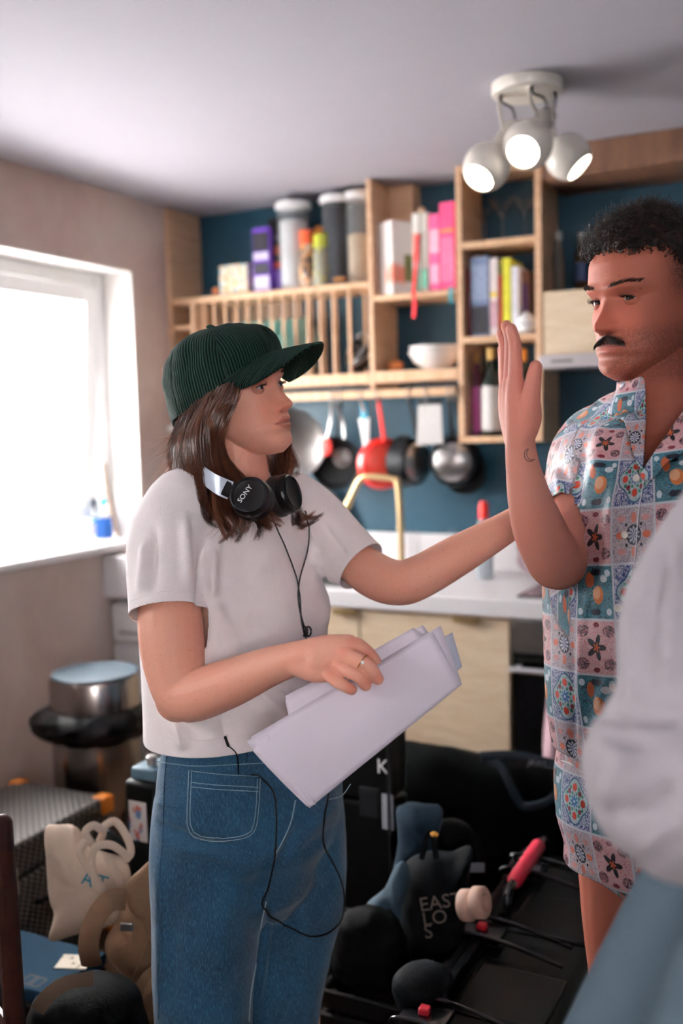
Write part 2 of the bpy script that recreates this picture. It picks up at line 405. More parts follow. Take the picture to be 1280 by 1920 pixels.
# ------------------------------------------------------------------ counter run
cz = .90
ct = obj('worktop', B().box(XL+.001, .9, 3.085, 3.68, .84, cz), mat('white_worktop', 'f0edee', .3, var=.02), None, 'long white worktop with a thick edge along the back wall', 'worktop', bevel=.004)
obj('worktop_upstand', B().box(XL+.001, .9, 3.68, YB-.001, cz, 1.037), MATS['white_worktop'], None, 'white upstand strip behind the worktop against the blue wall', 'upstand', bevel=.002)
obj('worktop_return', B().box(XL+.001, XL+.19, 2.985, 3.084, .838, 1.00), MATS['white_worktop'], None, 'white boxed end piece of the worktop under the window sill', 'worktop end', bevel=.004)
sk = thing('sink', 'dark undermount sink set into the white worktop near the tap', 'sink', (-1.68, 3.32, cz))
part('rim', B().box(-1.93, -1.53, 3.135, 3.16, cz+.001, cz+.004).box(-1.93, -1.53, 3.36, 3.385, cz+.001, cz+.004).box(-1.93, -1.905, 3.16, 3.36, cz+.001, cz+.004).box(-1.555, -1.53, 3.16, 3.36, cz+.001, cz+.004), STEEL, sk, bevel=.001)
part('basin', B().box(-1.905, -1.555, 3.16, 3.36, cz+.0008, cz+.0015), mat('dark_sink', '1e2226', .3, .5), sk, smooth=0)
# tap
tp = thing('kitchen_tap', 'brass swan tap with square arched spout standing behind the sink', 'tap', WY(750, 1043, 3.435)); tp.location.z = cz
ptop = [WY(*p, 3.435) for p in ((752, 1040), (750, 960), (745, 906), (736, 897), (690, 893), (678, 897), (671, 905), (660, 928), (650, 950))]
ptop[0].z = cz+.02; ptop[0].x = ptop[1].x+.0015
part('spout', B().tube(ptop, .0125, 14, 60), BRASS, tp)
part('nozzle', B().tube([ptop[-1]+(ptop[-2]-ptop[-1])*.6, ptop[-1]+(ptop[-1]-ptop[-2])*.12], .0155, 14), BRASS, tp, bevel=.002)
part('base_ring', B().lathe([(.028, 0), (.028, .012), (.018, .03)], Matrix.Translation((ptop[0].x, 3.435, cz+.0005)), 20), BRASS, tp)
part('lever', B().tube([(ptop[0].x+.012, 3.435, cz+.05), (ptop[0].x+.06, 3.425, cz+.06)], [.008, .005], 10), BRASS, tp)
# base units: plywood drawers and doors with brass pull tabs
def unit(x0, x1, label, hx, doors):
    u = thing('base_cupboard', label, 'cupboard', ((x0+x1)/2, 3.38, 0), 'plywood base cupboards')
    part('carcass', B().box(x0+.002, x1-.002, 3.125, 3.67, .10, .838), PLY, u)
    part('plinth', B().box(x0+.002, x1-.002, 3.16, 3.64, 0, .099), BLACK, u)
    n = len(doors)
    for (a, b_), h in zip(doors, hx):
        d = part('door', B().box(a+.002, b_-.002, 3.104, 3.124, .12, .829), PLYD, u, bevel=.0015)
        part('pull_tab', B().box(h-.045, h+.045, 3.088, 3.104, .826, .834).box(h-.045, h+.045, 3.086, 3.09, .812, .834), BRASS, d, bevel=.001)
    return u
unit(-1.94, -1.482, 'plywood sink cupboard left of the broad plywood door, mostly behind the papers', (-1.53,), ((-1.94, -1.482),))
unit(-1.48, -.941, 'broad pale plywood base cupboard beside the black oven, brass pull tab', (-1.085,), ((-1.48, -.941),))
# oven
ov = thing('oven', 'built-in black glass oven with steel control strip and bar handle', 'oven', (-.64, 3.38, 0))
OVB = mat('oven_glass', '0b0b0d', .08, var=0, spec=.6)
part('body', B().box(-.936, -.34, 3.125, 3.66, .10, .838), BLACK, ov)
part('plinth', B().box(-.936, -.34, 3.16, 3.64, 0, .099), BLACK, ov)
part('control_panel', B().box(-.93, -.345, 3.098, 3.124, .727, .832), STEEL, ov, bevel=.002)
part('vent_strip', B().box(-.93, -.345, 3.106, 3.124, .702, .726), BLACK, ov)
od = part('door', B().box(-.93, -.345, 3.10, 3.124, .12, .70), OVB, ov, bevel=.002)
part('handle', B().tube([(-.925, 3.045, .682), (-.35, 3.045, .682)], .0095, 14).box(-.915, -.9, 3.045, 3.10, .676, .688).box(-.375, -.36, 3.045, 3.10, .676, .688), mat('satin_handle', 'dedfe2', .3, .7), od, bevel=.001)
unit(-.338, .26, 'plywood base cupboard right of the oven', (-.04,), ((-.338, .26),))
# pink towel over the oven handle
tw = B()
def tf(u, v):
    x = WY(1030, 1300, 3.03).x+.0+.12*u
    z = .69-.47*v
    w = .012*math.sin(u*14+v*3)+.006*math.sin(v*9+u*5)
    return Vector((x-.018*math.sin(v*math.pi)*(1-u), 3.025-.02*v+w*.6, z))
tw.grid(tf, 22, 30)
obj('tea_towel', tw, mat('pink_towel', 'e2bcc6', .9, bump=.0015, bscale=260), None, 'pale pink tea towel hanging over the oven handle', 'towel', solid=.006)
# hob
hb = thing('hob', 'flat black glass hob let into the worktop above the oven', 'hob', (-.6, 3.36, cz))
part('glass_plate', B().box(-.925, -.37, 3.14, 3.60, cz+.0005, cz+.006), OVB, hb, bevel=.002)
for x, y in ((-.79, 3.25), (-.79, 3.47), (-.52, 3.25), (-.52, 3.47)):
    part('cooking_ring', B().lathe([(.085, 0), (.085, .0006), (.08, .0006), (.08, 0)], Matrix.Translation((x, y, cz+.0061)), 32, False), mat('grey_ring', '55585c', .4), hb)
# washing machine
wm = thing('washing_machine', 'white washing machine under the worktop beside the steel bin', 'washing machine', (-2.21, 3.35, 0))
part('body', B().box(-2.498, -1.945, 3.03, 3.62, .012, .818), WHITE, wm, bevel=.02, seg=3)
part('front_panel', B().box(-2.494, -1.95, 3.0, 3.03, .66, .813), WHITE, wm, bevel=.014, seg=3)
dr = part('drawer', B().box(-2.48, -2.30, 2.992, 3.0, .675, .795), WHITE, wm, bevel=.004)
part('drawer_grip', B().box(-2.45, -2.33, 2.988, 2.992, .70, .712), mat('grey_plastic', '9b979a', .5), dr, bevel=.001)
part('lower_front', B().box(-2.494, -1.95, 3.005, 3.03, .03, .652), WHITE, wm, bevel=.012, seg=3)
part('porthole', B().lathe([(.16, 0), (.16, .03), (.13, .045), (.12, .03)], frame((-2.2, 3.005, .36), (1, 0, 0), (0, 0, 1)), 36), mat('porthole_grey', '8d9094', .3, .4), wm)
for x in (-2.46, -1.98):
    for y in (3.06, 3.58): part('foot', B().lathe([(.02, 0), (.02, .0125)], Matrix.Translation((x, y, 0)), 12), BLACK, wm)
# ------------------------------------------------------------------ ceiling spotlight
lc = Vector((-.765, 2.742, ZC))
sp = thing('ceiling_spotlight', 'cream round ceiling fitting with three lit globe spotlights', 'ceiling lamp', lc)
CREAM = mat('cream_lamp_enamel', 'd9d2c8', .32, var=.03, coat=.3)
part('ceiling_rose', B().lathe([(.094, -.03), (.097, -.026), (.097, -.0005)], Matrix.Translation(lc), 40), CREAM, sp, smooth=50)
BULB = mat('lit_bulb_face', 'ffffff', .4, var=0, emis='fff3dc', estr=9)
FLEX = mat('black_flex', '17181a', .5)
def head(att, neck0, mouth, rad, seedc):
    """att: bracket foot on the rose, neck0: back end of the neck, mouth: centre of the lit face"""
    ax = (mouth-neck0).normalized(); L = (mouth-neck0).length
    M = frame(neck0, ax.orthogonal(), ax.cross(ax.orthogonal()))
    zc = L-rad*.72
    prof = [(.004, -.004), (rad*.36, .0), (rad*.44, .010), (rad*.44, zc-rad*.90), (rad*.50, zc-rad*.80)]
    for k in range(0, 9):
        a = math.radians(-56+k*13); prof.append((rad*math.cos(a), zc+rad*math.sin(a)))
    a = math.radians(48); prof += [(rad*math.cos(a)*.97, zc+rad*math.sin(a)), (rad*math.cos(a)*.95, zc+rad*math.sin(a)-.012)]
    sh = part('lamp_shade', B().lathe(prof, M, 36), CREAM, sp, smooth=60)
    fr = rad*math.cos(math.radians(48))*.955
    part('bulb_face', B().lathe([(fr, zc+rad*math.sin(a)-.010), (fr, zc+rad*math.sin(a)-.004), (fr*.6, zc+rad*math.sin(a)+.001), (.002, zc+rad*math.sin(a)+.003)], M, 32), BULB, sh)
    part('bracket', B().tube([att+Vector((0, 0, -.028)), att+Vector((0, 0, -.06))*1+(neck0-att)*.05, att*.25+(neck0+ax*L*.3)*.75], [(.011, .004)]*3, 10, 12), CREAM, sp)
    part('flex', B().tube([att+Vector((.01, -.012, -.028)), att+Vector((.014, -.014, -.05)), att*.5+neck0*.5+Vector((.018, -.01, -.012)), neck0-ax*.006, neck0+ax*.004], .0032, 8, 24), FLEX, sp)
    l = bpy.data.lights.new('spot_bulb', 'SPOT'); l.energy = 2.2; l.color = (1, .9, .76); l.spot_size = math.radians(95); l.spot_blend = .6; l.shadow_soft_size = .03
    lo = bpy.data.objects.new('spot_bulb', l); COL.objects.link(lo); lo.location = mouth+ax*.02; lo.rotation_euler = ax.to_track_quat('-Z', 'Y').to_euler(); 
LD = 2.86
def LP(px, py, d): return W(px, py, d)
# (bracket foot, neck end, mouth centre)
head(lc+Vector((-.075, -.02, 0)), LP(965, 237, 2.82), LP(897, 334, 2.74), .066, 0)
head(lc+Vector((.02, -.05, 0)), LP(1026, 216, 2.83), LP(980, 285, 2.66), .067, 1)
head(lc+Vector((.06, .03, 0)), LP(1018, 252, 2.92), LP(1086, 314, 2.885), .066, 2)
# ================================================================== things on the shelves
def bx(name, px0, px1, pyt, Y, z0, depth, m, label, catg, group=None, bevel=.002):
    a, c = WY(px0, pyt, Y), WY(px1, pyt, Y)
    return obj(name, B().box(a.x, c.x, Y, Y+depth, z0+.0005, a.z), m, None, label, catg, group, bevel=bevel)
def mixmat(name, fn, rough=.5, metal=0):
    m, t, b = newmat(name); t.put(b.inputs['Base Color'], fn(t)); b.inputs['Roughness'].default_value = rough; b.inputs['Metallic'].default_value = metal; return m
def printed(name, base, blobs, scale=60, thr=.55, rough=.5, stripes=None):
    """packaging print: coloured blotches on a base colour"""
    def fn(t):
        co = t.coord(); c = lin(base)
        for i, (bc, sc, th) in enumerate(blobs):
            n = t.noise(t.scl(co, (sc, sc, sc*.6)), 1+i*.13, 2, .5)
            c = t.mix(t.step(n, th, th+.04), c, lin(bc))
        if stripes:
            x, y, z = t.xyz(co); f = (z*stripes[1]).fract()
            c = t.mix(f.lt(stripes[2]), c, lin(stripes[0]))
        return c
    return mixmat(name, fn, rough)
zt = 2.0145
# carton of tea by the post
bx('tea_carton', 410, 463, 499, 3.50, zt, .07, printed('yellow_tile_print', 'e9e3da', (('e8b547', 90, .5), ('5f9fb0', 70, .6)), rough=.5, stripes=('7fb4c4', 38, .12)), 'small yellow and white patterned carton at the post end of the shelf', 'carton')
obj('orange_bulb', B().sphere(WY(404, 542, 3.50)+Vector((0, 0, -.006)), (.014, .014, .0125)), mat('terracotta', 'c9764c', .6), None, 'small terracotta ball beside the patterned carton', 'ornament')
def label_box(name, px0, px1, pyt, Y, depth, m, bands, lab, catg):
    """carton with printed bands as thin parts"""
    a, c = WY(px0, pyt, Y), WY(px1, pyt, Y); th = thing(name, lab, catg, ((a.x+c.x)/2, Y+depth/2, zt))
    part('carton_body', B().box(a.x, c.x, Y, Y+depth, zt+.0005, a.z), m, th, bevel=.002)
    for z0, z1, col in bands:
        h = a.z-zt; part('printed_band', B().box(a.x+.003, c.x-.003, Y-.0007, Y, zt+h*z0, zt+h*z1), mat('print_'+col, col, .5, var=.2, vscale=60), th, smooth=0)
    return th
label_box('purple_carton', 472, 503, 429, 3.50, .09, mat('purple_card', '6a3fb0', .45), ((.04, .25, 'd8cfe2'), (.28, .46, '33303a'), (.5, .62, 'cfc8dc'), (.64, .93, '2a2830')), 'narrow purple and black carton with pale lettering panel', 'carton')
label_box('black_carton', 501, 529, 410, 3.53, .08, mat('black_card', '17151b', .4), ((.05, .3, '6b4a9e'), (.32, .4, 'a33a2a'), (.5, .62, '8a4631'), (.7, .76, '55505c')), 'tall black carton with purple foot next to the purple carton', 'carton')
CLEAR = mat('clear_plastic', 'f4f6f7', .08, var=0, trans=.9, ior=1.1, spec=.4)
SMOKE = mat('smoky_plastic', '8b8f94', .15, var=0, trans=.75, ior=1.1)
def canister(name, pxc, half, pyt, Y, fill, fcol, lab, body=CLEAR, lidcol=None, lidh=.03, flare=1.12):
    c = WY(pxc, pyt, Y); r = abs(WY(pxc+half, pyt, Y).x-c.x); h = c.z-zt
    th = thing(name, lab, 'canister', (c.x, Y, zt)); M = Matrix.Translation((c.x, Y, zt+.0005))
    part('jar_body', B().lathe([(r*.86, 0), (r*.9, .004), (r*.98, h-lidh), (r*.95, h-lidh), (r*.86, .006), (.002, .006)], M, 28), body, th, smooth=50)
    part('contents', B().lathe([(r*.82, .008), (r*.84, h*fill-.006), (r*.6, h*fill)], M, 24), fcol, th, smooth=50)
    part('lid', B().lathe([(r*.96, h-lidh), (r*flare, h-lidh*.8), (r*flare, h-.004), (r*(flare-.06), h)], M, 28), lidcol or WHITE, th, smooth=40)
    return th
canister('flour_canister', 549, 27, 381, 3.56, .8, mat('flour', 'efeceb', .9), 'tall clear canister of white flour with a white lid')
canister('pasta_canister', 629, 25, 369, 3.56, .04, mat('pasta_dust', '8c7b66', .9), 'tall empty smoky canister with a white lid beside the oats', SMOKE)
canister('oat_canister', 669, 21, 361, 3.57, .55, mat('oats', 'd2b795', .9, var=.25, vscale=120, bump=.002), 'clear canister half full of pale oats against the shelf box')
def jar(name, pxc, half, pyt, Y, capcol, bodym, lab):
    c = WY(pxc, pyt, Y); r = abs(WY(pxc+half, pyt, Y).x-c.x); h = c.z-zt; M = Matrix.Translation((c.x, Y, zt+.0005))
    th = thing(name, lab, 'jar', (c.x, Y, zt))
    part('jar_glass', B().lathe([(r*.92, 0), (r, .005), (r, h*.62), (r*.8, h*.75), (r*.78, h*.75)], M, 22), bodym, th, smooth=50)
    part('cap', B().lathe([(r*.9, h*.74), (r*.9, h-.003), (r*.8, h)], M, 22), capcol, th, smooth=40)
jar('spice_jar', 575, 14, 432, 3.515, mat('red_cap', 'd2552c', .4), printed('pasta_jar_print', '4b3a30', (('e3a25c', 60, .48), ('c9c0b8', 50, .56))), 'spice jar with a red-orange lid in front of the flour canister')
jar('herb_jar', 602, 15, 440, 3.52, mat('green_cap', 'b3bb3f', .4), printed('herb_jar_print', '8e8d80', (('b9b04c', 55, .5), ('6f6f70', 50, .56))), 'jar with a yellow-green lid beside the red-lidded jar')
def bag(name, pxc, half, pyt, pyb, Y, m, lab):
    a = WY(pxc-half, pyt, Y); c = WY(pxc+half, pyb, Y); w = c.x-a.x
    def fn(u, v): return Vector((a.x+w*u+.004*math.sin(v*7), Y-.018*math.sin(math.pi*u)*(1-.7*v)-.004*math.sin(u*9), c.z+(a.z-c.z)*v+.006*math.sin(u*11)*v))
    obj(name, B().grid(fn, 14, 14), m, None, lab, 'packet', solid=.02)
bag('snack_packet', 590, 27, 432, 535, 3.60, mat('orange_foil', 'e08a35', .35), 'orange foil packet standing behind the two small jars')
obj('wood_scoop', B().sphere(WY(636, 523, 3.50), (.03, .014, .006)), mat('scoop_wood', 'c98a4e', .6), None, 'little wooden scoop lying in front of the smoky canister', 'scoop')
# plates standing in the rack
PT = mat('turquoise_glaze', 'b4ece8', .25, var=.06); PG = mat('grey_glaze', 'd0c9cc', .3, var=.06)
def plate(x, tilt, m, lab, r=.118, Y=3.579):
    z = 1.673; M = Matrix.Translation((x, Y, z+r*math.cos(tilt)+.0045)) @ Matrix.Rotation(math.pi/2+tilt, 4, 'Y')
    prof = [(.002, 0), (r*.55, 0), (r*.58, .004), (r*.95, .016), (r, .018), (r*.95, .0205), (r*.6, .009), (.002, .006)]
    return obj('plate', B().lathe(prof, M, 36), m, None, lab, 'plate', 'plates in the dowel rack', smooth=50)
for i, px in enumerate((394, 413, 435, 458, 481, 504, 528, 553)):
    x = (DX[i]+DX[i+1])/2-.004
    ordn = ['first', 'second', 'third', 'fourth', 'fifth', 'sixth'][i-2] if i > 1 else ['outer', 'inner'][i]
    plate(x, .05, PG if i < 2 else PT, (f'grey dinner plate standing in the rack, {ordn} of the two grey ones' if i < 2 else f'turquoise plate standing in the rack, {ordn} turquoise one from the post'))
# two pans parked at the end of the rack
def rackpan(px, py, r, rx, rz, m, lab, Y):
    c = WY(px, py, Y); M = Matrix.Translation(c) @ Matrix.Rotation(rz, 4, 'Z') @ Matrix.Rotation(rx, 4, 'X')
    th = thing('frying_pan', lab, 'pan', (c.x, Y, 1.673), 'pans in the rack')
    part('pan_body', B().lathe([(r*.75, -.03), (r*.98, .008), (r, .009), (r*.95, .006), (r*.73, -.026), (.002, -.026)], M, 32), m, th, smooth=50)
    part('pan_rim', B().lathe([(r*.99, .007), (r*1.02, .010), (r*.99, .0125), (r*.96, .01)], M, 32, False), STEEL, th, smooth=50)
    return th
rackpan(672, 655, .07, math.radians(62), math.radians(-35), mat('dark_pan', '2a2522', .35, .4), 'dark small pan leaning upright at the end of the rack', 3.60)
rackpan(676, 674, .06, math.radians(40), math.radians(-35), MATS['dark_pan'], 'flatter dark pan in front of the leaning pan in the rack', 3.545)
# ---- shelf box 2
z2 = 1.9575
A_, B_, C_ = WY(707, 412, 3.515), WY(734, 414, 3.478), WY(774, 425, 3.56); ztop = WY(734, 412, 3.478).z
fp = [Vector((p.x, p.y)) for p in (A_, B_, C_)]; fp.append(fp[0]+fp[2]-fp[1])
th = thing('floral_box', 'tall white carton printed with a big orange-red flower', 'carton', (fp[1].x, 3.55, z2))
def flower(t):
    x, y, z = t.xyz(t.coord()); u = t.math('ABSOLUTE', x)-.012; v = z-.075
    r = (u*u*1.6+v*v).sqrt(); n = t.noise(t.coord(), 28, 3, .6, 1.5)
    return t.mix(t.step(r+n*.05, .072, .05), lin('efe6e2'), t.mix(n, lin('f0b09a'), lin('d8401f')))
part('carton_body', B().prism([tuple(p) for p in fp], ztop-z2, Matrix.Translation((0, 0, z2+.0005))), mixmat('flower_print', flower, .5), th, bevel=.002)
nrm = Vector((fp[2].y-fp[1].y, -(fp[2].x-fp[1].x), 0)).normalized()*.0006; q0 = fp[1].lerp(fp[2], .55).to_3d()+nrm; q1 = fp[1].lerp(fp[2], .96).to_3d()+nrm
part('side_print', B().add([q0+Vector((0, 0, z2+.05)), q1+Vector((0, 0, z2+.05)), q1+Vector((0, 0, z2+.15)), q0+Vector((0, 0, z2+.15))], [(0, 1, 2, 3)]), mat('olive_print', '7c7a49', .5, var=.3, vscale=40), th, smooth=0, solid=.0006)
def book(px0, px1, pyt, z0, Y, depth, col, lab, shelf, spine=None, lean=0):
    a, c = WY(px0, pyt, Y), WY(px1, pyt, Y); w = c.x-a.x; h = a.z-z0
    th = thing('book', lab, 'book', ((a.x+c.x)/2, Y+depth/2, z0), shelf)
    M = Matrix.Translation((a.x if lean <= 0 else c.x, 0, z0+.0006)) @ Matrix.Rotation(lean, 4, 'Y') @ Matrix.Translation((-(a.x if lean <= 0 else c.x), 0, -z0))
    m = mat('book_'+col, col, .5, var=.1, vscale=25)
    k = .0022
    part('cover', B().box(a.x+.0004, a.x+k, Y, Y+depth, z0, z0+h, M).box(c.x-k, c.x-.0004, Y, Y+depth, z0, z0+h, M).box(a.x+k, c.x-k, Y, Y+k, z0, z0+h, M), m, th, smooth=0)
    part('pages', B().box(a.x+k, c.x-k, Y+k, Y+depth-.004, z0+.003, z0+h-.003, M), mat('paper_edges', 'e6dccb', .9), th, smooth=0)
    for s0, s1, sc in (spine or ()):
        part('spine_print', B().box(a.x+.002, c.x-.002, Y-.0005, Y, z0+h*s0, z0+h*s1, M), mat('spine_'+sc, sc, .5, var=.25, vscale=90), th, smooth=0)
    return th
S1 = 'books in the ceiling shelf box'
book(771, 784, 401, z2, 3.50, .15, 'e9e4dc', 'slim white book with a green foot next to the flower carton', S1, ((.02, .3, '3f8f72'), (.4, .75, 'd9a08c')))
book(787, 801, 399, z2, 3.50, .14, 'cfcabd', 'grey-green book between the slim white one and the pink ones', S1, ((.05, .3, '6fae93'),))
book(803, 822, 403, z2, 3.495, .15, 'ee5f92', 'shorter of the two pink books', S1, ((.1, .35, 'f3a9c4'), (.5, .8, 'f7bccf')))
book(823, 850, 381, z2, 3.495, .16, 'ef4f83', 'tall hot-pink book against the tall shelf box', S1, ((.1, .6, 'e9729a'), (.66, .7, 'f08a50')))
obj('shell_ornament', B().sphere(WY(790, 393, 3.53)+Vector((0, 0, .0)), (.014, .012, .010)), mat('shell', 'd8b690', .5), None, 'beige shell resting on top of the grey-green book', 'ornament')
rb = B().tube([WY(782, 440, 3.49), WY(779, 500, 3.485), WY(776, 546, 3.455), WY(777, 570, 3.452), WY(775, 596, 3.452)], [(.0075, .0008)]*5, 8, 30, up=(0, 1, 0))
obj('red_ribbon', rb, mat('red_ribbon', 'd8232f', .5), None, 'red ribbon hanging over the shelf edge from the books', 'ribbon')
obj('teal_tag', B().box(-1.262, -1.248, 3.4615, 3.464, 1.905, 1.965), mat('teal_tag', '1f8f9a', .5), None, 'small teal tag hanging by the tall shelf box', 'tag')
def bowl(c, r, h, m, lab, grp):
    prof = [(r*.4, 0), (r*.42, .003), (r*.8, h*.45), (r, h), (r*.97, h+.001), (r*.76, h*.5), (r*.4, .009), (.002, .008)]
    return obj('bowl', B().lathe(prof, Matrix.Translation(c), 40), m, None, lab, 'bowl', grp, smooth=50)
cb = WY(818, 690, 3.585)
bowl((cb.x, 3.585, 1.6745), .108, .07, mat('white_china', 'ece6e2', .25, var=.02), 'white serving bowl at the bottom of the stacked pair', 'white bowls')
bowl((cb.x, 3.585, 1.692), .104, .072, MATS['white_china'], 'white serving bowl nested on top of the other white bowl', 'white bowls')
on = WY(741, 690, 3.55); th = thing('onion', 'brown onion lying beside the white bowls', 'onion', (on.x, 3.55, 1.6745))
part('onion_body', B().lathe([(.003, 0), (.02, .004), (.032, .016), (.033, .026), (.024, .038), (.008, .043), (.003, .046)], Matrix.Translation((on.x, 3.55, 1.6745)), 20), mat('onion_skin', 'c0703c', .45, var=.2, vscale=40), th, smooth=60)
part('onion_tip', B().tube([(on.x, 3.55, 1.718), (on.x+.004, 3.55, 1.732)], [.004, .001], 8), MATS['onion_skin'], th)
# ---- tall box: glasses, books, bottles
GL = mat('drinking_glass', 'ffffff', .02, var=0, trans=1, ior=1.3)
def martini(px, r, Y, lab):
    x = WY(px, 400, Y).x; z = 2.1185
    prof = [(r*.72, 0), (r*.7, .003), (.004, .007), (.0035, .085), (r*.5, .115), (r, .155), (r*.975, .155), (r*.48, .118), (.002, .092)]
    return obj('cocktail_glass', B().lathe(prof, Matrix.Translation((x, Y, z)), 32), GL, None, lab, 'glass', 'cocktail glasses', smooth=50)
martini(907, .043, 3.62, 'cocktail glass farthest left on the top shelf of the tall box')
martini(941, .05, 3.55, 'cocktail glass in the middle of the three under the lamp')
martini(984, .045, 3.57, 'cocktail glass against the right side of the tall box')
z3 = 1.7825; S2 = 'books in the tall shelf box'
book(868, 879, 505, z3, 3.52, .14, '8c2a2c', 'thin dark red book at the left end of the middle shelf', S2)
book(881, 915, 483, z3, 3.49, .16, '66728f', 'thick slate-blue book with a dark photo at its foot', S2, ((.03, .38, '23222a'), (.45, .9, '8793ac')))
book(917, 932, 485, z3, 3.49, .15, 'dccfce', 'pale pinkish book with a yellow spot, right of the slate-blue one', S2, ((.1, .45, 'c39aa4'), (.5, .56, 'd9b93c')))
book(933, 940, 516, z3, 3.50, .14, 'cf2b4c', 'thin crimson book left of the yellow-green one', S2)
book(941, 956, 485, z3, 3.49, .16, 'd6d23c', 'yellow-green book in the middle shelf of the tall box', S2)
book(958, 971, 500, z3, 3.49, .15, 'e9e6ea', 'white book right of the yellow-green one', S2)
book(973, 990, 508, z3, 3.54, .13, '7b5a4a', 'brown and purple patterned book behind the white egg timer', S2, ((.3, .8, '5a3f6e'),))
et = WY(986, 604, 3.50); th = thing('egg_timer', 'white egg-shaped timer standing in front of the books', 'timer', (et.x, 3.505, z3))
part('egg_body', B().lathe([(.012, 0), (.026, .008), (.034, .026), (.033, .042), (.024, .062), (.010, .075), (.002, .078)], Matrix.Translation((et.x, 3.505, z3+.0005)), 24), WHITE, th, smooth=60)
part('egg_ring', B().lathe([(.0345, .030), (.0352, .032), (.0345, .034)], Matrix.Translation((et.x, 3.505, z3+.0005)), 24, False), mat('grey_plastic', '9b979a', .5), th)
def bottle(px, half, pyt, Y, z0, gm, lab, capm, labm=None, lb=(.12, .5), shoulder=.62, neck=.3, grp=None):
    c = WY(px, pyt, Y); r = abs(WY(px+half, pyt, Y).x-c.x); h = c.z-z0; M = Matrix.Translation((c.x, Y, z0+.0006))
    th = thing('bottle', lab, 'bottle', (c.x, Y, z0), grp); n = r*neck
    part('glass_body', B().lathe([(r*.85, 0), (r, .006), (r, h*shoulder), (r*.85, h*(shoulder+.08)), (n*1.15, h*(shoulder+.19)), (n, h*.93), (n, h*.935)], M, 24), gm, th, smooth=50)
    part('cap', B().lathe([(n*1.15, h*.86), (n*1.15, h-.002), (n, h)], M, 18), capm, th, smooth=40)
    if labm: part('paper_label', B().lathe([(r*1.005, h*lb[0]), (r*1.012, h*lb[0]+.001), (r*1.012, h*lb[1]-.001), (r*1.005, h*lb[1])], M, 24, False), labm, th)
    return th
DG = mat('dark_bottle_glass', '15201a', .1, var=0, spec=.6); z4 = 1.4225
G4 = 'bottles in the tall shelf box'
bottle(893, 9, 664, 3.55, z4, mat('rose_bottle', '5a2a3c', .15, var=0), 'narrow bottle with a pink label left in the tall box', mat('gold_foil', 'b08d4a', .3, .8), mat('pink_label', 'c95fa8', .5), (.05, .6), .7, .6, G4)
bottle(920, 19, 652, 3.53, z4, DG, 'wine bottle with a large white label', mat('gold_neck', 'c4a263', .35, .6), mat('white_label', 'e9e4df', .6, var=.05), (.06, .56), .58, .36, G4)
bottle(978, 16, 655, 3.57, z4, DG, 'dark bottle with an orange cap behind the raised thumb', mat('orange_cap', 'd38b33', .4), mat('dark_label', '4a5a3a', .6), (.1, .45), .6, .5, G4)
bottle(950, 14, 676, 3.63, z4, DG, 'short dark bottle at the back behind the raised hand', BLACK, None, (.1, .4), .6, .4, G4)
zc = 1.9195; CG = mat('clear_bottle_glass', 'b9b2ab', .06, var=0, trans=.8, ior=1.2); G5 = 'bottles on the extractor cupboard'
bottle(1047, 11, 434, 3.60, zc, CG, 'clear bottle with a silver cap on the cupboard nearest the shelf box', STEEL, None, (.1, .5), .55, .55, G5)
bottle(1091, 14, 437, 3.60, zc, mat('amber_bottle', '4d3423', .1, var=0, trans=.4), 'amber bottle with a silver cap on the cupboard second from the shelf box', STEEL, mat('blue_label', '27365c', .5), (.2, .5), .6, .5, G5)
bottle(1120, 14, 470, 3.62, zc, DG, 'dark bottle on the cupboard rightmost, half hidden by curly hair', BLACK, None, (.1, .4), .6, .4, G5)
# ---- bauble string on the post
bs = thing('globe_string', 'string of small white globes hanging down the plywood post', 'string lights', WY(322, 840, 3.455))
pts = [WY(320, 640, 3.458), WY(318, 695, 3.452), WY(327, 750, 3.452), WY(324, 803, 3.452), WY(330, 850, 3.455)]
part('cord', B().tube(pts, .0015, 6, 40), WHITE, bs)
for p in (1, 2, 3): part('globe', B().sphere(pts[p]+Vector((0, -.016, 0)), .016), mat('frosted_globe', 'f4f1ee', .3, var=0), bs)
